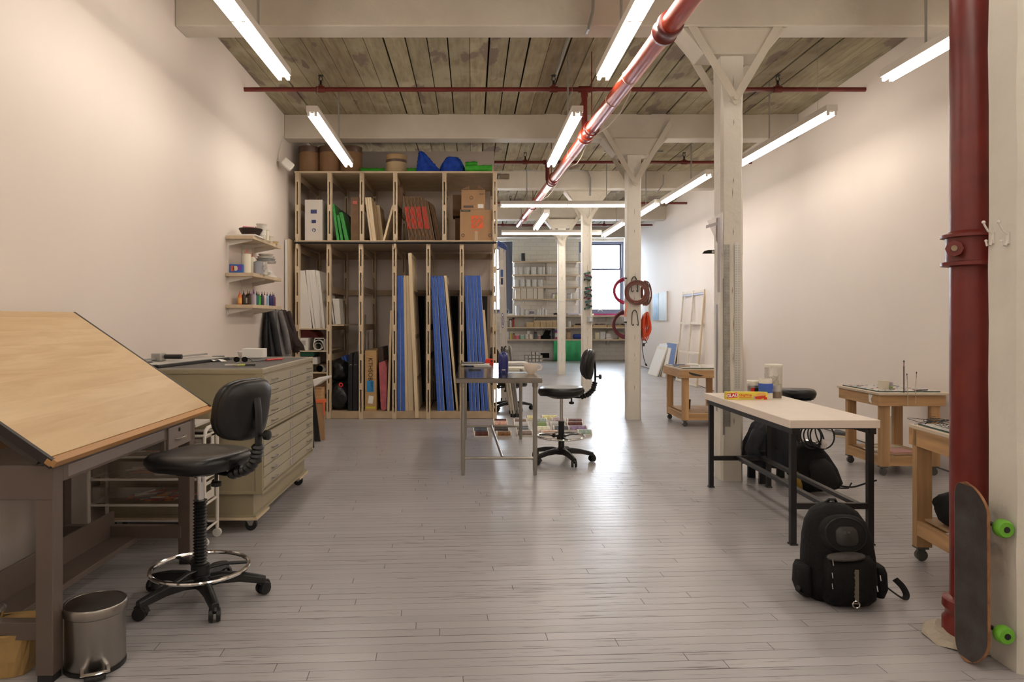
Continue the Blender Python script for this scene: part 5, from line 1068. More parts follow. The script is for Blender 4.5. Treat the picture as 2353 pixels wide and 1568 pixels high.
# ------------------------------------------------------------------ white laminate table
wt = thing('work_table', 'long white laminate table on a black metal frame', 'table', (2.26, 5.2, 0))
wx0, wx1, wy0, wy1, wz = 1.975, 2.54, 4.385, 6.0, .79
MB().box(wx0, wx1, wy0, wy1, wz-.052, wz).build('table_top', cream2, wt, bevel=.004)
MB().box(wx0+.02, wx1-.02, wy0+.01, wy1-.02, wz-.0575, wz-.052).box(wx0+.02, wx0+.055, wy0+.01, wy1-.02, wz-.09, wz-.0575).box(wx1-.055, wx1-.02, wy0+.01, wy1-.02, wz-.09, wz-.0575).build('under_frame', blacke, wt)
for x in (wx0+.022, wx1-.058):
    for y in (wy0+.03, wy1-.07):
        MB().box(x, x+.036, y, y+.036, .008, wz-.052).box(x-.006, x+.042, y-.006, y+.042, 0, .010).build('leg', blacke, wt, bevel=.0015)
for y in (wy0+.035, wy1-.06): MB().box(wx0+.03, wx1-.03, y, y+.026, .225, .262).build('cross_rail', blacke, wt, bevel=.001)
for x, x2 in ((2.24, 2.22), (2.44, 2.43)): MB().prism([(x2-.018, wy0+.05, .236), (x2+.018, wy0+.05, .236), (x+.018, wy1-.05, .236), (x-.018, wy1-.05, .236)], (0, 0, .026)).build('stretcher', blacke, wt)
MB().prism([(wx0-.0008, 4.7, wz-.03), (wx0-.0008, 4.78, wz-.02), (wx0-.0008, 4.72, wz-.028)], (-.0006, 0, 0)).prism([(wx0-.0008, 4.95, wz-.035), (wx0-.0008, 5.12, wz-.03), (wx0-.0008, 5.0, wz-.038)], (-.0006, 0, 0)).build('chipped_edge', C('chip_white', .9, .88, .84), wt)
def WP(px, py): return TP(px, py, wz)
cw = thing('cling_wrap_box', 'yellow and red cling wrap carton on the white table', 'box', WP(1716, 919)); p = WP(1669, 919); ww = .318; hh = .059
CM = T(p.x, p.y, wz+.0005) @ RZ(-1.5)
MB(CM).box(0, ww, 0, .055, 0, hh).build('carton', C('cling_yellow', .80, .66, .08, .4), cw, bevel=.002)
redg = C('cling_red', .62, .02, .02, .4)
MB(CM).prism([(.004, -.001, .010), (.086, -.001, .018), (.086, -.001, .056), (.004, -.001, .046)], (0, .001, 0)).build('red_panel', redg, cw)
text('GLAD', .034, CM @ T(.046, -.0015, .032) @ UP @ RZ(6), C('pure_white_print', .9, .9, .9), cw, bold=.0011)
text('ClingWrap', .023, CM @ T(.147, -.0012, .036) @ UP, redg, cw, bold=.0003)
MB(CM).box(.098, .198, -.001, 0, .018, .0225).build('red_bar', redg, cw); MB(CM).box(.098, .205, -.001, 0, .008, .0095).build('small_print', C('print_green', .2, .3, .1), cw)
MB(CM).prism([(.215, -.001, .006), (.262, -.001, .005), (.300, -.001, .017), (.304, -.001, .034), (.27, -.001, .030), (.22, -.001, .024)], (0, .001, 0)).build('pie_picture', C('pie_red', .60, .05, .02), cw)
MB(CM).prism([(.215, -.0015, .025), (.27, -.0015, .031), (.303, -.0015, .040), (.30, -.0015, .052), (.25, -.0015, .055)], (0, .001, 0)).build('pie_crust', C('pie_crust', .80, .45, .12), cw)
MB(CM).box(.288, .313, -.002, 0, .003, .020).build('red_square', redg, cw)
MB(CM).prism([(.205, -.001, .004), (.222, -.001, .004), (.22, -.001, .03), (.21, -.001, .03)], (0, .001, 0)).build('grey_picture', C('print_grey', .5, .5, .52), cw)
def jarbox(c, w_, h, name, lab, lid_h, lidc, fillm, fill_h, band=None):
    t = thing(name, lab, 'jar', c)
    MB(T(*c)).sel([(0, 0, 0.0005, w_*.46, w_*.46, 5), (0, 0, .006, w_*.5, w_*.5, 5), (0, 0, h-lid_h-.01, w_*.5, w_*.5, 5), (0, 0, h-lid_h, w_*.46, w_*.46, 5)], 28).build('jar', clearpl, t, smooth=True)
    MB(T(*c)).sel([(0, 0, .004, w_*.44, w_*.44, 5), (0, 0, fill_h, w_*.46, w_*.46, 5)], 24).build('contents', fillm, t)
    MB(T(*c)).sel([(0, 0, h-lid_h, w_*.5, w_*.5, 5), (0, 0, h-.006, w_*.52, w_*.52, 5), (0, 0, h, w_*.48, w_*.48, 5)], 28).build('lid', lidc, t, smooth=True)
    return t
offw = C('offwhite_lid', .76, .73, .64, .4)
p = WP(1757, 903); t = jarbox((p.x+.0, 5.83, wz), .118, .255, 'clear_jar', 'tall clear square jar half full of pens, with an off white lid', .025, offw, C('creamy_contents', .62, .60, .42, .6, noise=.4, nscale=60), .10)
for k in range(22):
    MB().cyl((p.x+random.uniform(-.04, .04), 5.83+random.uniform(-.04, .04), wz+.10), (p.x+random.uniform(-.045, .045), 5.83+random.uniform(-.045, .045), wz+random.uniform(.14, .175)), .0035, seg=6).build('cotton_swab', offw, t)
p = WP(1734, 912); t = jarbox((PX(1734, 5.66), 5.66, wz), .10, .135, 'clear_jar', 'short clear jar with a black and red label and a cream lid', .022, offw, C('jar_nuts', .3, .27, .25, .5, noise=.5, nscale=60), .09)
MB(T(PX(1734, 5.66), 5.66, wz)).box(-.048, .052, -.0525, -.0505, .012, .078).build('black_label', C('label_black', .02, .02, .02), t)
MB(T(PX(1734, 5.66), 5.66, wz)).box(-.05, -.024, -.0535, -.0525, .03, .08).build('red_label', redg, t)
MB(T(PX(1734, 5.66), 5.66, wz)).box(.005, .035, -.0535, -.0525, .048, .055).build('white_label', paper, t)
tp_ = [(1758, 5.52, .054, .048, offw, 'cream roll of tape at the bottom of the tape stack on the white table'), (1758, 5.52, .051, .03, blue, 'narrow blue roll of tape above the cream roll in the tape stack'), (1758.5, 5.52, .055, .042, C('painters_blue', .04, .11, .48, .5), 'wide blue roll of tape near the top of the tape stack'), (1758, 5.52, .049, .035, offw, 'cream roll of tape at the top of the tape stack')]
z = wz+.0005
for px, Y, r, h, m, lb in tp_:
    Yt = 5.56; t = MB().lathe([(r, 0), (r, h), (r*.72, h), (r*.72, 0), (r, 0)], (PX(px+.8, Yt), Yt, z), 28, cap=False).build('tape_roll', m, None, smooth=True); tag(t, lb, 'tape', 'rolls of tape on the white table'); z += h+.0005
z = wz+.0005
for r, h, m, lb in ((.038, .050, C('brown_grey_tape', .22, .17, .12), 'grey brown roll of tape at the right, under the silver roll'), (.033, .048, C('silver_tape', .5, .48, .44, .4), 'silver roll of tape on top of the grey brown roll')):
    tag(MB().lathe([(r, 0), (r, h), (r*.7, h), (r*.7, 0), (r, 0)], (PX(1784, 5.62), 5.62, z), 28, cap=False).build('tape_roll', m, None, smooth=True), lb, 'tape', 'rolls of tape on the white table'); z += h+.0005

# ------------------------------------------------------------------ backpacks and the covered step stool
bp = thing('backpack', 'large black backpack standing on the floor in front of the white table', 'bag', (1.87, 3.62, 0))
BM = T(1.865, 3.60, 0) @ RZ(-3) @ Matrix.Diagonal((.92, .92, .875, 1))
def packsec(z, rx, ry, cy=0., cx=0.): return (cx, cy, z, rx, ry, 3.0)
MB(BM).sel([packsec(.0, .15, .09), packsec(.03, .18, .12), packsec(.12, .19, .135, -.01), packsec(.25, .185, .13), packsec(.36, .175, .115, .0, -.005), packsec(.44, .155, .095, .01, -.01), packsec(.50, .12, .075, .015, -.015), packsec(.535, .07, .05, .02, -.015), packsec(.545, .02, .02, .02, -.015)], 36).build('main_bag', nylon, bp, smooth=2, jitter=.0015)
MB(BM).sel([packsec(.015, .115, .05, -.115), packsec(.05, .135, .075, -.125), packsec(.17, .135, .085, -.125), packsec(.25, .13, .075, -.12), packsec(.285, .115, .05, -.11), packsec(.295, .08, .03, -.10)], 30).build('front_pocket', nylon, bp, smooth=2, jitter=.002)
UPM = BM @ T(-.005, -.100, .395) @ RX(79)
MB(UPM).sel([(0, 0, -.03, .135, .115, 2.4), (0, 0, .004, .125, .105, 2.4), (0, 0, .010, .10, .083, 2.4)], 28).build('top_panel', nylon2, bp, smooth=2)
MB(UPM).sel([(0.005, -.01, .004, .066, .062, 3), (0.005, -.01, .016, .056, .052, 3)], 24).build('small_badge_panel', C('badge_black', .03, .03, .03, .35), bp, smooth=2)
MB(UPM).torus((0, 0, .008), .108, .0045, 36, None, 6, .86).build('piping', black, bp)
MB(BM @ T(-.03, -.165, .292) @ RX(20) @ RZ(6)).sel([(0, 0, -.004, .105, .036, 2.2), (0, 0, .006, .10, .032, 2.2)], 24).build('pocket_flap', C('flap_grey', .055, .048, .045, .6, bump=.4), bp, smooth=2)
for s in (-1, 1): MB(BM).sel([(s*.195, -.02, .03, .028, .07, 2.5), (s*.20, -.02, .08, .04, .085, 2.5), (s*.20, -.02, .17, .036, .08, 2.5), (s*.195, -.02, .2, .03, .07, 2.5), (s*.195, -.02, .201, .02, .05, 2.5)], 20).build('side_pocket', nylon, bp, smooth=2)
m = MB(BM)
for k in range(6): m.lathe([(.011, -.002), (.013, .004)], (.005, -.209, .085+.026*k), 8, axis='Y')
m.box(-.004, .014, -.212, -.206, .06, .235).build('daisy_chain', C('khaki_webbing', .14, .12, .085, .7), bp)
MB(BM).torus((.0, -.212, .045), .018, .0035, 20, RX(85)).cyl((-.018, -.212, .05), (.018, -.212, .05), .003).build('ring', chrome, bp)
for x, z_ in ((-.118, .215), (-.118, .155), (.112, .145), (.128, .205), (-.115, .285)): MB(BM).tube([(x, -.20, z_), (x+.002, -.205, z_-.03)], .003, 6).build('zip_pull', chrome, bp)
MB(UPM).torus((-.006, .012, .0172), .006, .0012, 16).torus((.014, .012, .0172), .005, .0012, 16).build('badge_mark', C('badge_grey', .16, .16, .16), bp)
MB(BM).tube(cr([(.20, -.01, .12), (.26, -.03, .065), (.33, -.04, .015), (.355, -.03, .03), (.345, -.01, .07), (.31, .0, .11)]), .013, 8, flat=(1.3, .25)).build('loose_strap', nylon2, bp, smooth=True)
MB(BM).tube(cr([(-.20, -.05, .19), (-.235, -.06, .16), (-.22, -.06, .11), (-.245, -.07, .06), (-.2, -.06, .04)]), .014, 8, flat=(1.2, .25)).build('waist_strap', nylon2, bp, smooth=True)
MB(BM).tube([(-.05, .05, .53), (-.03, .03, .56), (.0, .03, .56), (.02, .05, .53)], .008, 8).build('grab_handle', nylon2, bp, smooth=True)

ss = thing('step_stool', 'dark folding step stool under the white table, beneath the dark jacket', 'stool', (2.53, 6.28, 0))
dpl = C('black_stool_plastic', .015, .018, .022, .35)
for x in (2.50, 2.76):
    for y in (6.05, 6.30): MB().prism([(x-.035, y, 0), (x+.035, y, 0), (x+.03, y, .27), (x-.03, y, .27)], (0, .03, 0)).build('leg', dpl, ss, bevel=.004)
MB().box(2.46, 2.80, 6.03, 6.35, .265, .295).build('step', dpl, ss, bevel=.01)
jk = thing('dark_jacket', 'navy black jacket heaped over the step stool under the white table', 'jacket', (2.53, 6.2, .295))
rr = random.Random(11); rs = []
for i in range(11):
    f = i/10; z = .15+.41*f; wd = (.265-.15*f**1.3)*(1-.75*max(0, f-.85)/.15*.9); 
    rs.append([(2.62+.01*f+wd*math.cos(2*PI*k/36)*(1+.09*math.sin(5*2*PI*k/36+2*f)+.05*math.sin(11*2*PI*k/36+5*f)), 6.19+(.21-.07*f)*math.sin(2*PI*k/36)*(1+.08*math.sin(7*2*PI*k/36))*(1-.7*max(0, f-.85)/.15), z+.02*math.sin(3*2*PI*k/36)*f) for k in range(36)])
MB().rings(rs).build('body', C('navy_black_cloth', .012, .014, .022, .75, noise=.3, bump=.6, bscale=18), jk, smooth=2)
MB().tube([(2.48, 6.1, .44), (2.40, 6.05, .30), (2.42, 6.0, .22)], .06, 12, r2=.055).build('sleeve', MATS['navy_black_cloth'], jk, smooth=2)
b2 = thing('backpack', 'black backpack with a yellow side and cables on top, slumped behind the white table', 'bag', (2.86, 5.75, 0))
QM = T(2.86, 5.78, 0) @ RZ(-12) @ RY(-9)
MB(QM).sel([(0, 0, .03, .14, .10), (.0, 0, .06, .17, .13), (-.02, 0, .18, .165, .13), (-.03, 0, .30, .13, .11), (-.04, 0, .38, .09, .08), (-.04, 0, .42, .03, .03)], 30).build('main_bag', nylon, b2, smooth=2, jitter=.003)
MB(QM).sel([(.02, -.12, .06, .09, .04), (.02, -.13, .12, .10, .05), (0, -.12, .24, .09, .04), (0, -.1, .29, .05, .02)], 22).build('front_pocket', nylon2, b2, smooth=2)
MB(QM).sel([(-.165, -.03, .04, .022, .06), (-.17, -.03, .1, .03, .07), (-.17, -.03, .2, .022, .05)], 18).build('yellow_side', C('mustard_cloth', .28, .17, .02, .7), b2, smooth=2)
MB(QM).tube(cr([(.13, -.05, .05), (.22, -.08, .035), (.32, -.1, .06), (.40, -.1, .075)]), .007, 6).tube([(.10, -.12, .05), (.17, -.16, .05), (.2, -.16, .09)], .012, 6, flat=(1.3, .4)).build('strap', nylon2, b2)
cabl = thing('cable_loops', 'loops of black cable resting on the slumped backpack', 'cable', (2.80, 5.72, .40))
m = MB()
for k, (dx, r, a, tl) in enumerate(((-.05, .085, 80, 0), (-.02, .075, 75, 25), (.04, .088, 84, -20), (.02, .065, 70, 45), (-.04, .07, 88, -50))): m.torus((2.79+dx, 5.70, .47), r, .006, 30, RZ(tl) @ RX(a), 6, 1.15)
m.build('cable', black, cabl)
MB().sel([(2.82, 5.66, .38, .02, .015), (2.825, 5.66, .42, .025, .02), (2.815, 5.66, .45, .012, .01)], 12).build('white_plug', C('plug_grey', .6, .57, .52), cabl)

# ------------------------------------------------------------------ wooden rolling carts
def lumber_cart(M, W, D, zt, lab, top=True, topov=(0, 0, 0, 0), shelfz=.19, apron=.10, glass_m=None, leg=.085, smear=False, inset=.03):
    t = thing('rolling_cart', lab, 'cart', M @ Vector((W/2, D/2, 0)), group='wooden rolling carts')
    for x in (inset, W-leg-inset):
        for y in (inset, D-leg-inset):
            MB(M).box(x, x+leg, y, y+.05, .085, zt-.02).build('leg', fir, t, bevel=.003)
            MB(M).lathe([(.01, -.014), (.033, -.012), (.033, .012), (.01, .014)], (x+.04, y+.03, .034), 16, axis='Y').box(x+.025, x+.055, y+.010, y+.014, .03, .078).box(x+.025, x+.055, y+.046, y+.050, .03, .078).box(x+.005, x+.07, y, y+.06, .074, .085).build('caster', C('caster_grey', .10, .095, .09, .4, metal=.3), t)
    for y in (0, D-.028): MB(M).box(0, W, y, y+.028, zt-.02-apron, zt-.02).build('apron', firh, t, bevel=.003)
    for x in (0, W-.028): MB(M).box(x, x+.028, .028, D-.028, zt-.02-apron, zt-.02).build('apron', firh, t, bevel=.003)
    if smear: MB(M).box(.0, -.001, .1, .2, zt-.10, zt-.06).build('smear', paper, t) if False else None
    for y in (inset, D-inset-.028): MB(M).box(inset+leg*.5, W-inset-leg*.5, y+.002, y+.028, shelfz-.10, shelfz-.012).build('shelf_rail', firh, t, bevel=.003)
    for x in (inset, W-inset-.028): MB(M).box(x+.002, x+.028, inset+leg*.5, D-inset-leg*.5, shelfz-.10, shelfz-.012).build('shelf_rail', firh, t, bevel=.003)
    MB(M).box(inset+.046, W-inset-.046, inset+.046, D-inset-.046, shelfz-.012, shelfz).build('lower_shelf', C('worn_plywood', .42, .28, .16, .6, noise=.2), t)
    a, b, c, d_ = topov
    MB(M).box(-a, W+b, -c, D+d_, zt-.02, zt).build('table_top', C('worn_pale_top', .62, .52, .40, .6, noise=.12), t, bevel=.002)
    return t
M2 = T(2.73, 9.22, 0)
c2 = lumber_cart(M2, .70, .86, .765, 'wooden rolling cart with a glass top, left of the ruler column')
ge = C('glass_green_edge', .02, .07, .06, .15)
def glasstop(M, x0, x1, y0_, y1_, z, par):
    MB(M).box(x0, x1, y0_, y1_, z+.0005, z+.008).build('glass_sheet', C('glass_on_white', .62, .63, .60, .08), par); MB(M).box(x0-.002, x1+.002, y0_-.002, y0_, z+.0005, z+.010).box(x0-.002, x0, y0_, y1_, z+.0005, z+.010).build('glass_edge', ge, par)
glasstop(M2, .03, .67, .03, .80, .765, c2)
MB(M2).prism([(.10, -.0015, .725), (.22, -.0015, .695), (.30, -.0015, .675), (.25, -.0015, .665), (.15, -.0015, .68), (.11, -.0015, .70)], (0, .001, 0)).build('paint_smear', C('dark_smear', .05, .045, .04, .8), c2)
for k, (px, py, m, lb, d) in enumerate(((1556, 840, C('palette_blue', .06, .08, .2), 'small dark blue block on the glass topped cart by the ruler column', (.16, .06, .012)), (1569, 842, C('palette_tan', .45, .32, .2), 'small tan wooden block on the glass topped cart by the ruler column', (.14, .05, .01)), (1588, 840, whitem, 'white sheet edge on the glass topped cart by the ruler column', (.12, .18, .02)))):
    p = TP(px, py, .775); tag(MB().cbox((p.x+.03, p.y+.03, .775+d[2]/2+.0002), d).build('paint_block', m, None, bevel=.002), lb, 'block')
p = TP(1589, 944, .19); tag(MB().lathe([(.033, 0), (.036, .003), (.043, .115), (.047, .125), (.044, .13), (.04, .12), (.034, .01), (0, .008)], (p.x, 9.62, .19), 24).build('plant_pot', C('dark_maroon_pot', .055, .018, .015, .35), None, smooth=True), 'dark brown cup on the lower shelf of the cart by the ruler column', 'pot')
M3 = T(3.655, 6.33, 0)
c3 = lumber_cart(M3, .60, .70, .755, 'wooden rolling cart against the right wall with brushes standing on it', topov=(.02, .05, .03, .0))
glasstop(M3, .03, .58, .05, .68, .755, c3)
rr = random.Random(5)
for k in range(44):
    c = ((.25, .02, .03), (.05, .04, .06), (.1, .12, .2), (.3, .1, .1), (.03, .03, .03), (.35, .3, .3))[k % 6]
    x = rr.uniform(.06, .50); y = rr.uniform(.10, .66); r_ = rr.uniform(.007, .018)
    MB(M3 @ T(x, y, .763)).lathe([(r_, 0.0003), (r_*.8, .003), (r_*.2, .0045)], (0, 0, 0), 8).build('paint_dab', C('dab%d' % (k % 6), *c, .35), c3)
MB(M3).prism([(-.0015, .10, .725), (-.0015, .17, .728), (-.0015, .165, .66), (-.0015, .12, .645), (-.0015, .13, .69)], (.001, 0, 0)).build('paint_smear', paper, c3)
ob = MB(T(3.885, 6.66, .763)).sel([(0, 0, .0005, .036, .036, 6), (0, 0, .074, .04, .04, 6)], 20).build('paper_cup', C('cream_block', .66, .60, .48, .6), None, smooth=True); tag(ob, 'square cream cup on the paint covered glass of the right wall cart', 'cup')
t = thing('glass_jar', 'small jar with a green tint beside the square cream cup', 'jar', (3.955, 6.68, .763)); MB().lathe([(.024, .0005), (.026, .003), (.026, .02)], (3.958, 6.68, .763), 18).build('green_base', C('jar_green', .35, .45, .15, .3), t, smooth=True); MB().lathe([(.026, .02), (.026, .048)], (3.958, 6.68, .763), 18).build('jar', C('jar_glass_grey', .40, .38, .42, .15), t, smooth=True); MB().lathe([(.027, .048), (.027, .052), (.025, .06)], (3.958, 6.68, .763), 18).build('lid', C('jar_lid', .55, .45, .5, .3), t, smooth=True)
for px, yt, yb_, r, m, lb in ((2077, 828, 903, .0045, C('brush_maroon', .045, .008, .008, .25), 'tall dark brush standing at the edge of the right wall cart'), (2086, 858, 933, .003, C('brush_wood', .5, .42, .3), 'left of two thin pale brushes hanging through the cart edge'), (2104, 854, 928, .003, C('brush_wood', .5, .42, .3), 'right of two thin pale brushes hanging through the cart edge')):
    Y = 6.295; t = thing('paint_brush', lb, 'brush', P(px, yb_, Y), group='brushes on the right wall cart'); dx = (-2 if px == 2086 else (2 if px == 2104 else 0)); 
    MB().tube([P(px-dx*.0, yb_, Y), P(px, (yt+yb_)/2, Y), P(px+dx*.7, yt+14, Y)], r, 8).build('handle', m, t, smooth=True)
    MB().tube([P(px+dx*.7, yt+14, Y), P(px+dx, yt+4, Y)], r*.85, 8).build('ferrule', C('ferrule', .25, .12, .12, .3, metal=.7), t, smooth=True)
    MB().lathe([(r*.8, 0), (r*1.7, .006), (r*1.2, .014), (r*.3, .018)], P(px+dx, yt+5, Y), 8).build('bristles', C('bristle_dark', .03, .02, .03), t, smooth=True)
tag(MB().cyl((4.02, 6.40, .771), (4.16, 6.44, .771), .006, seg=8).build('palette_knife', black, None), 'dark palette knife lying at the front of the paint covered glass', 'knife')
for k, (x, y, s_, m, lb) in enumerate(((3.80, 6.62, (.2, .14, .004), whitem, 'white sheet at the left on the lower shelf of the right wall cart'), (3.95, 6.55, (.22, .2, .01), C('pink_sheet', .65, .35, .33), 'pink and white pad on the lower shelf of the right wall cart'), (3.98, 6.75, (.2, .15, .012), C('cream_pad', .6, .56, .4), 'cream pad at the back of the lower shelf of the right wall cart'))):
    tag(MB(T(x, y, .1905) @ RZ(15*k-10)).cbox((0, 0, s_[2]/2), s_).build('paper_pad', m, None), lb, 'paper')
M4 = T(2.60, 4.20, 0) @ RZ(-5+0) @ T(0, -.98, 0)
c4 = lumber_cart(M4, .62, .98, .795, 'wooden rolling cart behind the dark red vertical pipe', apron=.10, shelfz=.255, inset=.0, leg=.088)
glasstop(M4, .03, .60, .03, .93, .795, c4)
t = thing('tangled_wires', 'tangle of thin dark wires on the cart behind the dark red pipe', 'wire', M4 @ Vector((.15, .85, .80)))
m = MB(M4); rr = random.Random(3)
for k in range(9):
    cx_, cy_ = rr.uniform(.05, .22), rr.uniform(.6, .92); pts = [(cx_+.07*math.cos(q*.9+k)*(1+.3*math.sin(q)), cy_+.09*math.sin(q*.8+k), .806+.035*abs(math.sin(q*.6+k))) for q in [w_*.2 for w_ in range(50)]]
    m.tube(pts, .0016, 5)
m.tube(cr([(.12, .9, .81), (.2, .85, .85), (.3, .8, .845), (.36, .7, .81)]), .002, 5)
m.build('wires', black, t)
for k, (x, y, d, cc, lb) in enumerate(((.2, .75, (.1, .06, .02), (.25, .45, .55), 'pale blue box among the wires on the cart behind the red pipe'), (.33, .62, (.14, .3, .004), (.8, .78, .72), 'white sheet on the cart behind the dark red pipe'))):
    tag(MB(M4 @ T(x, y, .8045)).cbox((0, 0, d[2]/2), d).build('small_item', C('cart4_%d' % k, *cc), None), lb, 'box' if k == 0 else 'paper').name = ('small_box', 'paper_sheet')[k]
pts = (M4 @ Vector((.20, .70, .256)))
hb_ = thing('cloth_bag', 'black cloth bag with red trim on the lower shelf behind the red pipe', 'bag', pts)
blob((pts.x+.0, pts.y, .256+.085), .16, .22, .11, 9, nylon, 'bag', hb_, .07, bottom=.2565)
MB().tube([(pts.x-.04, pts.y-.24, .27), (pts.x-.04, pts.y-.24, .34), (pts.x-.04, pts.y-.2, .42)], .012, 8, flat=(1.4, .4)).build('red_trim', C('trim_red', .6, .03, .02), hb_)

# ------------------------------------------------------------------ skateboard and coat hooks on the foreground column
sk = thing('skateboard', 'worn black skateboard with lime green wheels leaning on the foreground column', 'skateboard', (2.08, 2.93, 0))
def skx(z): return 2.062+.018*(z/.72)     # leans slightly to the column
n = 26; rsd = []; out = []; 
L_, Wd = .735, .100; yc0, yc1 = 2.925, 2.945
def ring(off, shrink=0.):
    pts = []
    for k in range(40):
        a = 2*PI*k/40; c, s = math.cos(a), math.sin(a)
        z = L_/2+(L_/2-shrink)*math.copysign(abs(c)**(2/2.6), c) if True else 0
        hl = L_/2-shrink; f = (z-L_/2)/hl
        wv = (Wd-shrink)*max(0, 1-max(0, abs(f)-.66)**2/.34**2)**.5 if abs(f) > .66 else (Wd-shrink)
        pts.append((z, math.copysign(wv, s) if abs(s) > 1e-6 else 0))
    return pts
prof = []
m_ = 14
zs_ = [L_*i/60 for i in range(61)]
def hw(z):
    f = abs(z-L_/2)/(L_/2); return Wd*math.sqrt(max(0., 1-max(0, (f-.68)/.32)**2))
def dx(z):  # nose and tail kick away from the column
    f = (z-L_/2)/(L_/2); return -.05*max(0, abs(f)-.70)**1.5*3
left = [(z, -hw(z)) for z in zs_]; right = [(z, hw(z)) for z in reversed(zs_)]
def skpt(z, w_, t_): yc = 2.915+.03*(z/L_); return (skx(z)+dx(z)+t_, yc+w_*.98, z+.004)
mb = MB(); grid = []
for z in zs_:
    h_ = max(hw(z), .004); grid.append([[skpt(z, h_*q/4, t_) for q in range(-4, 5)] for t_ in (0, .011)])
def skin(gr, ti):
    vs = [[mb.v(p) for p in row[ti]] for row in gr]; return vs
A = skin(grid, 0); B = skin(grid, 1)
for V in (A, B):
    for i in range(len(V)-1):
        for j in range(8): mb.b.faces.new((V[i][j], V[i][j+1], V[i+1][j+1], V[i+1][j]))
for j in (0, 8):
    for i in range(len(A)-1): mb.b.faces.new((A[i][j], A[i+1][j], B[i+1][j], B[i][j]))
for i in (0, len(A)-1):
    for j in range(8): mb.b.faces.new((A[i][j], A[i][j+1], B[i][j+1], B[i][j]))
mb.build('deck', C('worn_maple_edge', .28, .13, .055, .6, noise=.4, nscale=30), sk, smooth=True)
mb = MB(); A = []
for z in zs_[1:-1]:
    h_ = max(hw(z), .004)-.004; A.append([mb.v((skpt(z, h_*q/4, -.0012))) for q in range(-4, 5)])
for i in range(len(A)-1):
    for j in range(8): mb.b.faces.new((A[i][j], A[i][j+1], A[i+1][j+1], A[i+1][j]))
mb.build('grip_tape', mat('grip_tape', (.06, .056, .056), .85, noise=.5, nscale=9, bump=.3, bscale=200, col2=(.035, .022, .022)), sk, smooth=True)
lime = C('lime_wheel', .14, .42, .03, .4)
for z in (.155, .575):
    yc = 2.915+.03*(z/L_); xa = skx(z)+.062
    tk = MB().box(skx(z)+.012, skx(z)+.024, yc-.028, yc+.028, z-.035, z+.04).prism([(skx(z)+.02, yc-.02, z-.03), (xa-.005, yc-.02, z-.012), (xa-.005, yc-.02, z+.012), (skx(z)+.02, yc-.02, z+.03)], (0, .04, 0)).cyl((xa, yc-.105, z), (xa, yc+.105, z), .009).build('truck', C('truck_metal', .06, .055, .05, .4, metal=.7), sk)
    for s in (-1, 1):
        MB().lathe([(.012, -.022), (.030, -.021), (.036, -.012), (.036, .012), (.030, .021), (.012, .022)], (xa, yc+s*.098, z), 28, axis='Y').build('wheel', lime, tk, smooth=True)
        MB().lathe([(.0125, -.001), (.0125, .001)], (xa, yc+s*.098-.0225, z), 14, axis='Y').build('bearing', black, tk)
for k, (px, yq) in enumerate(((2285, 2.95), (2318, 2.865))):
    x = CX0; z = PZ(545, yq)
    o = MB().sel([(x-.004, yq, z-.012, .004, .008)], 8) if False else MB()
    o.prism([(x-.005, yq-.008, z-.028), (x-.005, yq+.008, z-.028), (x-.005, yq+.008, z+.02), (x-.005, yq-.008, z+.02)], (.005, 0, 0))
    o.tube([(x-.004, yq, z+.012), (x-.022, yq, z+.026), (x-.036, yq, z+.05), (x-.040, yq, z+.062)], .0042, 8).ball((x-.040, yq, z+.062), .0075)
    o.tube([(x-.004, yq, z-.012), (x-.012, yq, z-.036), (x-.026, yq, z-.036), (x-.030, yq, z-.018)], .0042, 8).ball((x-.030, yq, z-.016), .006)
    tag(o.build('coat_hook', white, None, smooth=True), 'white double coat hook on the foreground column, '+('left, nearer the red pipe' if k == 0 else 'right one'), 'hook', 'coat hooks on the foreground column')

# ------------------------------------------------------------------ things hanging on the ruler column
yf = 6.17
tick = C('ruler_ticks', .12, .12, .12, .6)
for nm, a0, a1, yt, yb_, lb, m in (('steel_ruler', 1664, 1677.5, 562, 981, 'longer worn steel ruler on the column, left of the shiny one', mat('worn_aluminium', (.36, .36, .33), .4, .7, noise=.3, nscale=12)), ('steel_ruler', 1688.5, 1701, 558, 895, 'shorter bright steel ruler at the right edge of the column', mat('aluminium', (.62, .62, .60), .38, .6, noise=.08))):
    Y = yf-.009; t = thing(nm, lb, 'ruler', P((a0+a1)/2, yb_, Y), group='steel rulers on the column')
    sl = -1 if a0 < 1680 else 0
    MB().prism([P(a0+sl, yt, Y), P(a1+sl, yt, Y), P(a1+(1 if sl else 0), yb_, Y), P(a0+(1 if sl else 0), yb_, Y)], (0, .002, 0)).build('blade', m, t)
    m2 = MB(); nT = 60
    for k in range(nT):
        py = yt+6+(yb_-yt-12)*k/(nT-1); f = (py-yt)/(yb_-yt); xa = a0+sl+(1-sl*0)*f*(2 if sl else 0); xb = a1+sl+f*(2 if sl else 0)
        for x0_, x1_ in ((xa+2.2, xa+3.8), (xb-4.2, xb-2.6)): m2.box(PX(x0_, Y), PX(x1_, Y), Y-.0008, Y, PZ(py+1.1, Y), PZ(py, Y))
    m2.build('scale_marks', tick, t)['kind'] = 'stuff'
ac = glass('grey_acrylic', (.72, .70, .72), .15, .7)
xf = CX0-.006
o = thing('acrylic_triangle', 'clear acrylic drafting triangle at the top left of the ruler column', 'triangle', (CX0-.06, 6.2, 2.2))
MB().prism([(CX0-.125, 6.165, PZ(508, 6.17)), (CX0+.01, 6.160, PZ(488, 6.17)), (CX0+.012, 6.160, PZ(590, 6.17)), (CX0-.01, 6.162, PZ(575, 6.17))], (0, .003, 0)).build('sheet', ac, o)
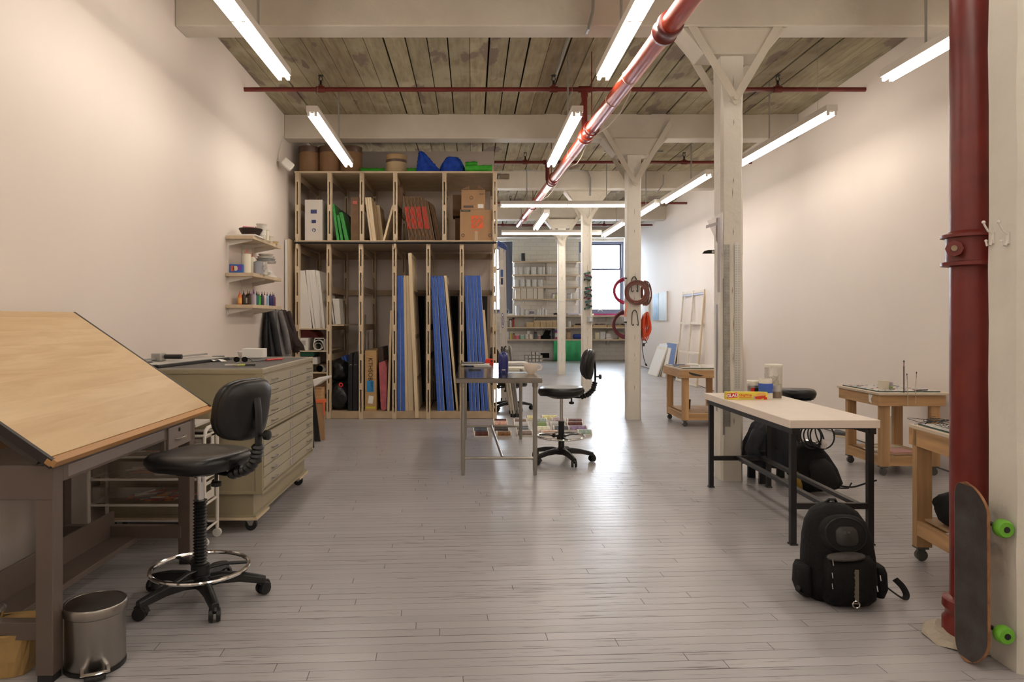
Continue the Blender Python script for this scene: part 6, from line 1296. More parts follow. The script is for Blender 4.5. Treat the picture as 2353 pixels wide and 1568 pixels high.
MB().prism([(CX0-.14, 6.150, PZ(519, 6.17)), (CX0-.02, 6.150, PZ(509, 6.17)), (CX0-.02, 6.150, PZ(516, 6.17)), (CX0-.14, 6.150, PZ(526, 6.17))], (0, .003, 0)).build('crossbar', C('grey_acrylic_bar', .42, .40, .42, .2), o)
o = thing('t_square', 'grey straightedge with a black handle hanging on the left of the ruler column', 'straightedge', (CX0, 6.17, 1.6))
MB().box(PX(1649, 6.14), PX(1655, 6.14), 6.143, 6.146, PZ(672, 6.14), PZ(500, 6.14)).build('upper_blade', C('grey_alloy', .36, .34, .36, .35, metal=.5), o)
MB().box(CX0-.003, CX0-.0005, 6.26, 6.30, PZ(945, 6.28), PZ(700, 6.28)).build('lower_blade', MATS['grey_alloy'], o)
MB().prism([P(1614, 583, 6.42), P(1619, 577, 6.42), P(1628, 574.5, 6.42), P(1642, 574.5, 6.42), P(1642, 583, 6.42)], (0, .012, 0)).prism([P(1699, 574, 6.42), P(1706, 574, 6.42), P(1707.5, 584, 6.42), P(1699, 584, 6.42)], (0, .012, 0)).box(PX(1641, 6.42), PX(1700, 6.42), 6.42, 6.43, PZ(583, 6.42), PZ(575, 6.42)).build('black_handle', black, o, bevel=.002)
MB().box(PX(1636, 6.418), PX(1640, 6.418), 6.416, 6.42, PZ(582, 6.42), PZ(576, 6.42)).build('white_label', paper, o)
tag(MB().box(CX0+.012, CX0+.032, yf-.004, yf-.001, PZ(1000, 6.17), PZ(640, 6.17)).build('thin_rule', MATS['grey_alloy'], None), 'thin grey metal strip at the left corner of the ruler column', 'ruler')
# cords on the second column
yc = 9.90
brn = [C('cord_brown', .16, .06, .045, .5), C('cord_redbrown', .26, .07, .04, .5), C('cord_grey', .14, .13, .14, .5)]
oc = [C('cord_orange', .75, .10, .03, .45)]
def hook(px, py, Y, lab):
    x, z = PX(px, Y), PZ(py, Y); o = MB().tube(cr([(x-.02, Y-.05, z-.14), (x-.035, Y-.06, z-.16), (x-.045, Y-.03, z-.13), (x-.035, Y-.008, z), (x-.02, Y-.008, z+.04), (x, Y-.008, z+.055), (x+.02, Y-.008, z+.04), (x+.035, Y-.008, z), (x+.045, Y-.03, z-.13), (x+.035, Y-.06, z-.16), (x+.02, Y-.05, z-.14)]), .006, 8)
    tag(o.build('wire_hook', black, None, smooth=True), lab, 'hook', 'black wire hooks on the cord column')
hook(1457, 645, yc-.003, 'black bent wire hook holding the brown coil on the cord column'); hook(1458, 722, yc-.003, 'empty black bent wire hook below the brown coil on the cord column')
t = thing('cord_coil', 'round coil of brown extension cord on the front of the cord column', 'cord', P(1461, 700, yc-.05), group='coiled cords on the column')
c = P(1462, 672, yc-.045); rr = random.Random(2)
for k in range(9):
    R = .165-.006*k+rr.uniform(-.004, .004); MB().torus(c+Vector((rr.uniform(-.006, .006), rr.uniform(-.03, .015), rr.uniform(-.005, .005))), R, .0075, 40, RX(90), 6).build('loop', brn[k % 3], t, smooth=True)
tag(MB().tube([P(1440, 695, yc-.06), P(1440, 708, yc-.07), P(1436, 720, yc-.06), P(1438, 728, yc-.06)], .012, 8).build('cord_end', C('faded_orange', .75, .25, .15), None, smooth=True), 'faded orange cord end hanging off the left of the brown coil', 'cord')
t = thing('cord_coil', 'long loops of brown cord on the right side of the cord column', 'cord', P(1485, 700, yc+.1), group='coiled cords on the column')
for k in range(9):
    x0_ = CX1+.012+.006*(k % 3); tp = PZ(645+k*.8, yc); bt_ = PZ(694+rr.uniform(-3, 8), yc); yy = yc+.04+.012*k; rw = .035+.012*(k % 4)
    xx = x0_+rw+.01
    MB().tube([(xx+rw*math.cos(q*2*PI/18), yy+.01*math.sin(q), (tp+bt_)/2+(tp-bt_)/2*math.sin(q*2*PI/18)) for q in range(18)], .0075, 6, closed=True).build('loop', brn[(k+1) % 3], t, smooth=True)
t = thing('cord_coil', 'bright orange bundle of extension cord on the right side of the cord column', 'cord', P(1487, 760, yc+.1), group='coiled cords on the column')
for k in range(14):
    tp = PZ(717+k*.5, yc); bt_ = PZ(765+rr.uniform(0, 20), yc); yy = yc+.02+.011*k; rw = .03+rr.uniform(.0, .045)
    xx = CX1+.012+rw+.006+rr.uniform(0, .01)
    MB().tube([(xx+rw*math.cos(q*2*PI/18)*(1-.55*(math.sin(q*2*PI/18)+1)/2), yy+.01*math.sin(q), (tp+bt_)/2+(tp-bt_)/2*math.sin(q*2*PI/18)) for q in range(18)], .007, 6, closed=True).build('loop', oc[0], t, smooth=True)
MB().tube([(CX1+.01, yc+.02, PZ(760, yc)), (CX1+.012, yc, PZ(800, yc)), (CX1+.03, yc-.01, PZ(822, yc)), (CX1+.055, yc-.01, PZ(836, yc))], .005, 6).tube([(CX1+.055, yc-.01, PZ(836, yc)), (CX1+.075, yc-.01, PZ(841, yc))], .012, 8).build('plug_lead', black, t, smooth=True)
MB().tube([(CX1+.05, yc, PZ(780, yc)), (CX1+.075, yc-.01, PZ(787, yc)), (CX1+.04, yc-.01, PZ(790, yc)), (CX1+.035, yc-.01, PZ(793, yc))], .006, 6).tube([(CX1+.035, yc-.01, PZ(789, yc)), (CX1+.03, yc-.01, PZ(796, yc))], .014, 8).build('black_plug', black, t, smooth=True)
hose1, hose2 = C('magenta_hose', .50, .03, .10, .4), C('maroon_hose', .14, .02, .035, .4)
for c_, R, r, m, lb in ((P(1444, 668, yc+.1), .19, .018, hose1, 'pink red coiled hose peeking out left of the cord column, upper one'), (P(1449, 746, yc+.1), .20, .022, hose2, 'dark maroon coiled hose peeking out left of the cord column, lower one')):
    o = MB()
    for k in range(4): o.torus((CX0-.03-.0, yc+.1, c_.z), R-.012*k, r, 40, RY(90) @ RX(0), 6) if False else o.torus((PX(1444, yc)+.03-.004*k, yc+.235+.014*k, c_.z), R-.012*k, r*.75, 40, RX(90), 6)
    tag(o.build('hose_coil', m, None, smooth=True), lb, 'hose', 'coiled hoses on the column')
t = thing('spirit_level', 'aluminium spirit level hanging on the left side of the cord column', 'level', (CX0-.02, yc+.1, 1.4))
MB().box(CX0-.030, CX0-.002, yc+.03, yc+.08, PZ(740, yc), PZ(640, yc)).build('beam', C('level_alu', .66, .66, .68, .35, metal=.4), t); MB().box(CX0-.034, CX0-.001, yc+.027, yc+.083, PZ(743, yc), PZ(739, yc)).box(CX0-.034, CX0-.001, yc+.027, yc+.083, PZ(641, yc), PZ(638, yc)).build('end_cap', black, t)
# clamps on the third column
yk = 13.95
tag(MB().box(CX0+.10, CX0+.12, yk-.03, yk-.008, PZ(712, yk), PZ(622, yk)).build('clamp_rail', C('rail_grey', .3, .33, .33, .5), None), 'thin grey rail on the clamp column', 'rail')
ccol = [C('clamp_green', .03, .12, .09, .5), C('clamp_black', .03, .03, .035, .5), C('clamp_teal', .05, .17, .17, .5), C('clamp_wine', .16, .02, .06, .5)]
for k, py in enumerate((628, 634, 638, 643, 661, 665, 670, 676, 681, 685, 693, 702, 708)):
    z = PZ(py, yk-.05); x = CX0+.10+.02*((k*7) % 3-1); s = 1 if k % 2 else -1
    t = MB(T(x, yk-.06, z) @ RY(12*s+5*(k % 3))).box(-.06, .075, -.02, .02, -.008, .012).box(-.06, -.03, -.02, .02, -.03, .012).box(.04, .06, -.02, .02, -.025, .02)
    nm = ('dark green', 'black', 'teal', 'wine red')[(k*3) % 4]
    tag(t.build('spring_clamp', ccol[(k*3) % 4], None, bevel=.003), '%s clamp, %s on the clamp column' % (nm, ('topmost of all', 'second from the top', 'third from the top', 'lowest of the top cluster', 'fifth from the top', 'sixth from the top', 'seventh from the top', 'eighth from the top', 'fifth from the bottom', 'fourth from the bottom', 'third from the bottom', 'second from the bottom', 'lowest of all')[k]), 'clamp', 'clamps on the clamp column')

# ------------------------------------------------------------------ ladder beside the rack
ld = thing('step_ladder', 'folded aluminium step ladder with a blue cap leaning behind the storage rack', 'ladder', (.55, 11.9, 0))
alu = C('ladder_aluminium', .62, .60, .57, .35, metal=.35); alg = C('ladder_grey', .26, .25, .24, .4, metal=.3)
LY = 11.75
def lx(px): return PX(px, LY)
for y in (LY, LY+.46):
    MB().prism([(lx(1154), y, .04), (lx(1162), y, .04), (lx(1156.5), y, 2.66), (lx(1147.5), y, 2.66)], (0, .03, 0)).build('front_rail', alu, ld, bevel=.003)
    MB().prism([(lx(1163.5), y+.035, .04), (lx(1168), y+.035, .04), (lx(1162), y+.035, 2.60), (lx(1158), y+.035, 2.60)], (0, .025, 0)).build('rear_rail', alu, ld, bevel=.003)
    MB().box(lx(1153), lx(1163), y-.006, y+.034, 0, .05).build('foot', black, ld); MB().box(lx(1163), lx(1169), y+.034, y+.066, 0, .05).build('foot', black, ld)
for k in range(8): f = (k+1)/9; x = lx(1158-6*f); MB().box(x-.028, x+.028, LY+.03, LY+.46, 2.66*f-.012, 2.66*f+.012).build('tread', alu, ld)
MB().prism([(lx(1144), LY-.04, 2.63), (lx(1165), LY-.04, 2.56), (lx(1165), LY-.04, 2.62), (lx(1158), LY-.04, 2.68), (lx(1144), LY-.04, 2.72)], (0, .56, 0)).build('blue_cap', C('ladder_blue', .04, .09, .33, .45), ld, bevel=.008)
def lrx(z): return lx(1158-6*(z/2.66))
LT = T(lrx(1.39), LY-.002, 1.39) @ RY(-1)
MB(LT @ Matrix.Diagonal((.026, 1, .125, 1))).lathe([(1, -.001), (1, .0015)], (0, 0, 0), 30, axis='Y').build('blue_oval', C('ladder_logo_blue', .03, .04, .25), ld)
MB(LT @ Matrix.Diagonal((.021, 1, .112, 1))).lathe([(1, -.002), (1, -.001)], (0, 0, 0), 30, axis='Y').build('white_oval', paper, ld)
text('WERNER', .040, LT @ T(0, -.0025, 0) @ UP @ RZ(-90), C('ladder_logo_blue', .03, .04, .25), ld, bold=.0008)
for nm, z0, z1, m, w_ in (('safety_label', 1.95, 2.40, paper, .026), ('blue_label', 2.12, 2.24, C('label_blue', .05, .15, .45), .022), ('dark_label', 1.99, 2.10, C('label_ink', .03, .05, .15), .018)):
    zz = (z0+z1)/2; MB().box(lrx(zz)-w_, lrx(zz)+w_, LY-.004-(.002 if nm != 'safety_label' else 0), LY-.001, z0, z1).build(nm, m, ld)
# folded metal chairs leaning in front of the ladder
for k, (xb, xt, zt_, m, lb, off) in enumerate(((PX(1181, 10.2), PX(1161, 10.2), .94, C('cream_tube', .60, .57, .50, .35, metal=.3), 'folded cream metal folding chair leaning beside the storage rack', 0), (PX(1191, 10.2), PX(1173, 10.2), 1.015, alg, 'folded grey metal folding chair, right of the cream folded one', .03))):
    t = thing('folding_chair', lb, 'chair', (xb, 10.4, 0), group='folded metal chairs')
    for q, (dx_, dz) in enumerate(((0, 0), (-.036, -.05))):
        y0_, y1_ = 10.16+off+.02*q, 10.56+off-.02*q; a, c = Vector((xb+dx_, 0, .03)), Vector((xt+dx_, 0, zt_+dz))
        g = lambda f, y: (a.x+(c.x-a.x)*f, y, a.z+(c.z-a.z)*f)
        MB().tube([g(0, y0_), g(.45, y0_), g(.9, y0_), g(.97, y0_+.03), g(1, y0_+.09), g(1, y1_-.09), g(.97, y1_-.03), g(.9, y1_), g(.45, y1_), g(0, y1_)], .0125, 8).build('tube_frame', m, t, smooth=True)
        for y in (y0_, y1_): MB().cyl((xb+dx_+.0005, y, 0), (xb+dx_, y, .05), .016).build('rubber_foot', black, t)
    f0, f1 = .38, .72
    MB().prism([(xb+(xt-xb)*f0-.03, 10.2+off, .03+(zt_-.03)*f0), (xb+(xt-xb)*f0-.012, 10.2+off, .03+(zt_-.03)*f0), (xb+(xt-xb)*f1-.012, 10.2+off, .03+(zt_-.03)*f1), (xb+(xt-xb)*f1-.03, 10.2+off, .03+(zt_-.03)*f1)], (0, .32, 0)).build('seat', m, t)
    MB().prism([(xt+.006-.012, 10.2+off, zt_*.83), (xt+.006, 10.2+off, zt_*.83), (xt, 10.2+off, zt_*.98), (xt-.012, 10.2+off, zt_*.98)], (0, .32, 0)).build('backrest', m, t)

# ------------------------------------------------------------------ curled prints laid out in trays on the floor
prt = {'dark red': (.07, .02, .015), 'brown': (.10, .05, .035), 'dark': (.035, .03, .028), 'pink': (.5, .28, .22), 'yellow': (.55, .52, .22), 'green grey': (.22, .30, .27), 'green': (.08, .16, .12), 'pale yellow': (.6, .6, .38), 'mauve': (.32, .27, .29), 'grey': (.28, .27, .25), 'slate': (.06, .07, .09), 'maroon': (.10, .045, .055), 'violet': (.2, .14, .25), 'amber': (.20, .09, .03)}
TR = [(137, 385, 460, 'dark red', 'nearest left tray'), (505, 755, 458, 'amber', 'second nearest tray, behind the slanted table bar'), (835, 1105, 450, 'brown', 'third nearest tray, behind the rear table leg'), (1150, 1385, 375, 'pale yellow', 'tray between table leg and stool, second row'), (1440, 1700, 362, 'slate', 'tray just left of the stool post'), (1690, 2000, 362, 'violet', 'tray right of the stool post'), (1240, 1500, 446, 'pink', 'tray under the left of the foot ring'), (1840, 2075, 432, 'green grey', 'farthest right tray, by the foot ring'),
      (120, 370, 388, 'slate', 'second left tray'), (455, 715, 378, 'dark', 'tray left of the slanted table bar'), (825, 1050, 358, 'slate', 'tray beside the rear table leg'), (455, 682, 246, 'dark red', 'rear left tray'), (460, 690, 282, 'pink', 'tray before the rear left one'), (790, 1010, 243, 'brown', 'rear tray behind the table leg'), (795, 1040, 300, 'grey', 'middle tray behind the table leg'), (1100, 1340, 232, 'green grey', 'rear tray left of the stool'), (1108, 1345, 300, 'green', 'middle tray left of the stool'), (1008, 1155, 188, 'yellow', 'farthest left tray in the last row'), (1250, 1500, 180, 'yellow', 'farthest tray behind the stool'), (1410, 1630, 222, 'mauve', 'rear tray behind the stool post'), (1392, 1620, 292, 'grey', 'middle tray behind the stool post'), (1670, 1925, 240, 'maroon', 'rear right tray'), (1662, 1930, 292, 'dark red', 'middle right tray')]
nums = 0
for (a, b, bt_, cn, where) in TR:
    px0, px1, py = 1070+a/7.13, 1070+b/7.13, 940+bt_/7.13
    Y = GY(py); x0_, x1_ = PX(px0, Y), PX(px1, Y); w_ = x1_-x0_; D = .15
    t = thing('print_tray', cn+' print in floor tray, '+where, 'tray', ((x0_+x1_)/2, Y+D/2, 0), group='curled prints in trays on the floor')
    m = MB(); 
    arc = [(Y+D*(.5-.5*math.cos(PI*q/8)), .006+.055*math.sin(PI*q/8)) for q in range(9)]
    for xa, xb in ((x0_, x0_+.014), (x1_-.014, x1_)): m.prism([(xa, yy, zz) for yy, zz in [(Y, 0)]+arc+[(Y+D, 0)]], (xb-xa, 0, 0))
    m.box(x0_, x1_, Y-.002, Y+.006, 0, .012)
    m.build('frame', C('tray_cream', .78, .75, .68, .5), t)
    m = MB(); A = [[m.v((xx, yy+.002, zz-.002)) for yy, zz in arc] for xx in (x0_+.014, (x0_+x1_)/2, x1_-.014)]
    for i in range(2):
        for j in range(8): m.b.faces.new((A[i][j], A[i+1][j], A[i+1][j+1], A[i][j+1]))
    c = prt[cn]; m.build('print', mat('print_'+cn.replace(' ', '_'), c, .3, noise=.5, nscale=25, col2=[min(1, v*2.2+.02) for v in c], c2amt=.25), t, smooth=True)

# ------------------------------------------------------------------ right wall: leaning frame, pictures, canvases, roll
fr = thing('empty_stretcher', 'large empty wooden stretcher frame with six openings leaning on the right wall', 'frame', (4.70, 15.3, 0))
A0 = Vector((4.66, 14.55, .005)); A1 = Vector((4.70, 16.20, .005)); up_ = (Vector((4.79, 14.45, 2.03))-Vector((4.66, 14.55, 0))).normalized(); al = (A1-A0).normalized(); nr = al.cross(up_).normalized()
def fb(s0, s1, h0, h1, m, nm='bar', th=.03): return MB().prism([A0+al*s0+up_*h0, A0+al*s1+up_*h0, A0+al*s1+up_*h1, A0+al*s0+up_*h1], -nr*th if (nr.x > 0) else nr*th).build(nm, m, fr)
WL, HL = 1.65, 2.03
wpine = C('whitewashed_pine', .72, .66, .56, .6, noise=.1)
for s0 in (0, WL/2-.025, WL-.05): fb(s0, s0+.05, 0, HL, pine if s0 == 0 else wpine, 'upright_bar')
for h in (0, .66, 1.30, HL-.06): fb(.05, WL-.05, h, h+.05, wpine, 'cross_bar', .026)
fb(.05, WL-.05, HL-.10, HL-.065, C('pale_blue_strip', .45, .5, .72), 'canvas_strip', .02)
def wallpic(y0_, y1_, z0, z1, m, name, lab, edge=None, th=.035, cat='picture'):
    t = thing(name, lab, cat, (XR((y0_+y1_)/2)-.02, (y0_+y1_)/2, z0))
    MB().prism([(XR(y0_)-th, y0_, z0), (XR(y1_)-th, y1_, z0), (XR(y1_)-.002, y1_, z0), (XR(y0_)-.002, y0_, z0)], (0, 0, z1-z0)).build('stretcher', edge or wpine, t)
    MB().prism([(XR(y0_)-th-.002, y0_+.005, z0+.005), (XR(y1_)-th-.002, y1_-.005, z0+.005), (XR(y1_)-th, y1_-.005, z0+.005), (XR(y0_)-th, y0_+.005, z0+.005)], (0, 0, z1-z0-.01)).build('painted_canvas', m, t)
    return t
wallpic(18.63, 19.40, 1.38, 2.10, mat('blue_painting', (.06, .20, .42), .5, nscale=4, col2=(.22, .42, .6)), 'painting', 'blue landscape painting on the right wall, beside the pale one')
wallpic(17.72, 18.60, 1.37, 2.12, mat('pale_painting', (.60, .68, .70), .5, nscale=2, col2=(.45, .58, .66)), 'painting', 'pale blue white painting on the right wall, right of the blue one')
wallpic(19.9, 20.5, 1.35, 2.05, whitem, 'painting', 'narrow white picture partly hidden behind the orange cord bundle')
def leanb(y0_, y1_, xo, h, m, lab, name='leaning_canvas', th=.03, edge=None):
    X = XR((y0_+y1_)/2); t = thing(name, lab, 'canvas', (X-xo, (y0_+y1_)/2, 0), group='canvases leaning on the right wall')
    MB().prism([(X-xo, y0_, 0), (X-xo+th, y0_, 0), (X-xo*.35+th, y0_, h), (X-xo*.35, y0_, h)], (0, y1_-y0_, 0)).build('stretcher', edge or wpine, t)
    MB().prism([(X-xo-.003, y0_+.01, .01), (X-xo-.0, y0_+.01, .01), (X-xo*.35-.0, y0_+.01, h-.01), (X-xo*.35-.003, y0_+.01, h-.01)], (0, y1_-y0_-.02, 0)).build('face', m, t)
leanb(16.6, 17.45, .20, .84, C('dusty_blue_canvas', .09, .16, .38, .6), 'dusty blue canvas leaning on the right wall beside the big empty frame')
leanb(17.3, 18.2, .40, .72, whitem, 'white canvas at the left of the group leaning on the right wall')
leanb(17.35, 18.1, .33, .78, C('pale_canvas', .75, .76, .8), 'second white canvas in the group leaning on the right wall')
leanb(17.0, 17.9, .26, .80, whitem, 'third canvas, directly left of the dusty blue one on the right wall')
tag(MB().box(XR(17)-.55, XR(17)-.15, 16.2, 18.0, .001, .02).build('floor_mat', C('grey_mat', .2, .22, .25), None), 'thin grey mat under the canvases leaning on the right wall', 'mat') if False else None
for k, (yy, xo) in enumerate(((12.2, .30), (12.35, .24), (12.5, .18))):
    X = XR(yy); tag(MB().prism([(X-xo, yy, 0), (X-xo+.03, yy, 0), (X-xo*.4+.03, yy, 1.0), (X-xo*.4, yy, 1.0)], (0, .5, 0)).build('wood_strip_frame', pine, None), ('first', 'second', 'third')[k]+' small wooden frame leaning on the wall behind the ruler column', 'frame', 'small frames leaning behind the ruler column')
op = thing('wall_outlet', 'white wall outlet above the cream tape roll, on the right wall', 'outlet', (XR(12)-.01, 12.0, 1.0))
yo = 10.9; MB().prism([(XR(yo)-.012, yo-.04, .36), (XR(yo)-.012, yo+.04, .36), (XR(yo)-.001, yo+.04, .36), (XR(yo)-.001, yo-.04, .36)], (0, 0, .13)).build('plate', whiteplas, op); op.location = (XR(yo)-.01, yo, .36); op.children[0].data.transform(Matrix.Translation(Vector((XR(12)-.01, 12.0, 1.0))-op.location))
wr = thing('foam_roller', 'dark grey foam block on a wooden plank on the floor by the right wall', 'block', (3.95, 8.0, 0))
MB().prism([G(1914, 1003), G(1978, 1010), G(1981, 1004)+Vector((0, 0, 0)), G(1918, 997)], (0, 0, .02)).build('plank', pine, wr)
MB().prism([G(1914, 1003)+Vector((0, 0, .02)), G(1978, 1010)+Vector((0, 0, .02)), G(1981, 1004)+Vector((0, 0, .02)), G(1918, 997)+Vector((0, 0, .02))], (0, 0, .035)).build('foam', C('charcoal_foam', .07, .07, .075, .8), wr, bevel=.008)
tag(MB().box(XR(7.4)-.14, XR(7.4)-.10, 7.3, 7.36, 0, .42).build('white_canister', whitem, None, bevel=.01), 'slim white object standing behind the right wall cart', 'canister')

# ------------------------------------------------------------------ back of the room
YS = 23.95; K = F/YS
def bsh(px0, px1, py, dep, lab, br=()):
    z = PZ(py, YS); t = thing('wall_shelf_white', lab, 'shelf', (PX((px0+px1)/2, YS), YS, z), group='shelves on the brick wall')
    MB().box(PX(px0, YS), PX(px1, YS), YS, YB-.002, z-.045, z).build('board', ply if dep else wpine, t)
    for px in br: x = PX(px, YS); MB().prism([(x-.015, YS+.03, z-.045), (x-.015, YB-.01, z-.045), (x-.015, YB-.01, z-.20)], (.03, 0, 0)).build('bracket', white, t)
    return z
za = bsh(1178, 1337, 600, 1, 'top shelf on the brick pier, holding the black speaker', (1182, 1256, 1326)); zb = bsh(1178, 1337, 631, 1, 'second shelf on the brick pier, holding the taller striped cans', (1182, 1256, 1326))
zc_ = bsh(1178, 1337, 659, 1, 'third shelf on the brick pier, holding the shorter striped cans', (1182, 1256, 1326)); zd = bsh(1178, 1337, 687, 1, 'fourth shelf on the brick pier, holding the plain cream boxes', (1182, 1256, 1326))
YS = 23.75
ze = bsh(1156, 1437, 725, 1, 'long shelf at the window sill, holding translucent jars', (1232, 1300, 1400)); zf_ = bsh(1156, 1437, 752, 1, 'long shelf with the row of brown lidded boxes', (1232, 1300, 1400)); zg = bsh(1156, 1437, 780, 1, 'lowest long shelf, holding small coloured jars and a blue bag', (1232, 1300, 1400))
for px, z0, z1 in ((1181, .9, 3.9), (1256, .5, 3.7), (1333, 1.6, 3.7)): tag(MB().box(PX(px-1, YB), PX(px+1, YB), YB-.02, YB-.001, z0, z1).build('shelf_standard', white, None), 'slotted white standard on the brick pier, '+{1181: 'left', 1256: 'middle', 1333: 'right'}[px], 'rail', 'shelf standards on the brick pier')
Y1 = 24.0
def bcan(px0, px1, pyt, z, m, name, lab, cat, group=None, round_=True, bandm=None, Y=None, dep=None, lidm=None):
    Y = Y or Y1; x0_, x1_ = PX(px0, Y), PX(px1, Y); r = (x1_-x0_)/2; h = PZ(pyt, Y)-z
    t = thing(name, lab, cat, ((x0_+x1_)/2, Y+r, z), group=group)
    if round_: MB().lathe([(r, .001), (r, h)], ((x0_+x1_)/2, Y+r, z), 16).build('can', m, t, smooth=True)
    else: MB().box(x0_, x1_, Y, Y+(dep or 2*r), z+.001, z+h).build('box', m, t)
    if lidm:
        if round_: MB().lathe([(r*1.03, h*.86), (r*1.03, h+.008)], ((x0_+x1_)/2, Y+r, z), 16).build('lid', lidm, t, smooth=True)
        else: MB().box(x0_-.006, x1_+.006, Y-.006, Y+(dep or 2*r)+.006, z+h*.74, z+h+.004).build('lid', lidm, t)
    if bandm:
        if round_: MB().lathe([(r*1.01, h*.25), (r*1.01, h*.72)], ((x0_+x1_)/2, Y+r, z), 16, cap=False).build('label', bandm, t, smooth=True)
        else: MB().box(x0_+r*.3, x1_-r*.3, Y-.004, Y, z+h*.35, z+h*.75).build('label', bandm, t)
    return t
sp2 = thing('speaker', 'black portable speaker on the top shelf of the brick pier', 'speaker', (PX(1202, Y1), Y1, za)); MB(T(PX(1202, Y1), Y1+.08, za)).sel([(0, 0, .001, .065, .07, 5), (0, 0, .02, .073, .078, 5), (0, 0, .25, .073, .078, 5), (0, 0, .27, .062, .07, 5)], 24).build('body', C('speaker_black', .02, .02, .025, .5), sp2, smooth=True); MB().box(PX(1200, Y1), PX(1204, Y1), Y1-.003, Y1, za+.03, za+.04).build('badge', galv, sp2)
strip = mat('striped_can_label', (.84, .82, .78), .45, noise=.1, nscale=30, stretch=(8, 8, .5), col2=(.50, .49, .50), c2amt=.2)
for k, (a, b) in enumerate(((1180.5, 1190.5), (1191, 1202), (1205, 1217.5), (1220.5, 1233), (1235, 1247), (1247.5, 1252), (1256, 1267.5))): bcan(a, b, 614, zb, strip, 'paint_can', '%s of the taller striped cans on the second brick pier shelf' % ('leftmost', 'second from the left', 'third from the left', 'fourth from the left', 'fifth from the left', 'narrow sixth', 'rightmost')[k], 'can', 'taller striped cans on the brick pier', bandm=None)
for k, (a, b) in enumerate(((1180.5, 1192.5), (1195, 1206.5), (1208.5, 1220), (1222, 1234), (1235.5, 1247))): bcan(a, b, 643, zc_, strip, 'paint_can', '%s of the five shorter striped cans on the third brick pier shelf' % ('leftmost', 'second', 'middle', 'fourth', 'rightmost')[k], 'can', 'shorter striped cans on the brick pier')
crb = C('cream_box', .76, .68, .56, .6)
for k, (a, b) in enumerate(((1184.5, 1196), (1197, 1210), (1211, 1225), (1226, 1234.5), (1236, 1249))): bcan(a, b, 662.5, zd, crb, 'plain_box', '%s of the plain cream boxes on the fourth brick pier shelf' % ('leftmost', 'second', 'third', 'narrow fourth', 'rightmost')[k], 'box', 'plain cream boxes on the brick pier', round_=False, dep=.2)
gy = C('greyish_lid', .32, .33, .38)
for k, (a, b, lb) in enumerate(((1269, 1275, 'white bottle left of the far thin column'), (1275.5, 1281, 'yellow green bottle left of the far thin column'), (1304, 1308.5, 'white bottle with a blue cap right of the far thin column'), (1309, 1313.5, 'second white bottle, right of the far thin column'))): bcan(a, b, 675, zd, C('oldgold', .55, .5, .2) if k == 1 else whitem, 'small_bottle', lb+' on the fourth shelf', 'bottle', None, lidm=gy)
Y1 = 23.85
trl = C('translucent_white', .78, .77, .76, .4)
for k, (a, b, t_, lb) in enumerate(((1185, 1194, 703, 'tall lilac white jar at the left'), (1195, 1204.5, 707, 'medium translucent jar'), (1206, 1215, 712, 'low stacked white tub'), (1217, 1228, 712, 'white jar with a square mark'), (1234, 1238, 711, 'small squeeze bottle'), (1238.5, 1243, 711, 'second small squeeze bottle'), (1244, 1250, 706, 'tall white squeeze bottle'), (1250.5, 1257, 710.5, 'last white squeeze bottle'))):
    o = bcan(a, b, t_+(2 if k > 3 else 0), ze, trl if k != 0 else C('lilac_white', .66, .66, .72), 'jar', lb+' on the window sill shelf', 'jar' if k < 4 else 'bottle', 'translucent jars on the sill shelf', bandm=(C('violet_mark', .35, .3, .45) if k == 3 else None))
    if k > 3: MB().lathe([(.025, 0), (.012, .03), (.006, .07)], (PX((a+b)/2, Y1), Y1+.05, PZ(t_+2, Y1)), 10).build('nozzle', offw, o, smooth=True)
tag(MB().box(PX(1304, Y1), PX(1331, Y1), Y1, Y1+.3, ze+.001, ze+.08).build('folded_cloth', C('lilac_cloth', .55, .53, .62, .8), None, bevel=.02), 'pale folded cloth on the sill shelf right of the far thin column', 'cloth')
tag(MB().tube([P(1272, 722.2, Y1), P(1276, 721.5, Y1), P(1283, 722, Y1)], .03, 8).build('dark_tool', black, None), 'dark curved tool on the sill shelf left of the far thin column', 'tool')
mgr = thing('magenta_roll', 'magenta strip lying along the window sill', 'roll', (PX(1400, 23.8), 23.8, 1.6)); MB().box(PX(1365, Y1), PX(1434, Y1), Y1, Y1+.05, ze+.001, ze+.06).build('roll', C('magenta_strip', .40, .03, .17, .5), mgr)
tag(MB().tube([P(1374, 716, 24.1), P(1377, 712.5, 24.1), P(1382, 712.5, 24.1), P(1385, 716, 24.1)], .012, 6).build('curved_pull', galv, None), 'small curved metal handle on the window sill above the magenta strip', 'handle')
for k, (a, b, t_, m, lb) in enumerate(((1170, 1177, 734, C('cream_can', .6, .56, .5), 'cream can'), (1177.5, 1182, 731, C('red_black_can', .45, .04, .03), 'red spray can with a black cap'), (1161, 1169, 737, C('grey_mug', .4, .42, .4), 'grey coiled item'))): bcan(a, b, t_, zf_, m, 'can', lb+' at the left of the brown lidded boxes', 'can', None, lidm=black if k < 2 else None)
for k, (a, b, t_) in enumerate(((1210, 1226, 741), (1227, 1241, 737), (1242, 1255, 737), (1256, 1270, 737), (1271, 1284, 737))): bcan(a, b, t_, zf_, C('kraft_box', .52, .38, .20, .7), 'lidded_box', '%s brown lidded box in the row on the long shelf' % ('low signed leftmost', 'second', 'third', 'fourth', 'fifth')[k], 'box', 'brown lidded boxes', round_=False, dep=.3, lidm=C('kraft_lid', .56, .42, .24, .7))
bcan(1305, 1312, 739, zf_, whitem, 'white_jar', 'white ribbed jar right of the far thin column', 'jar')
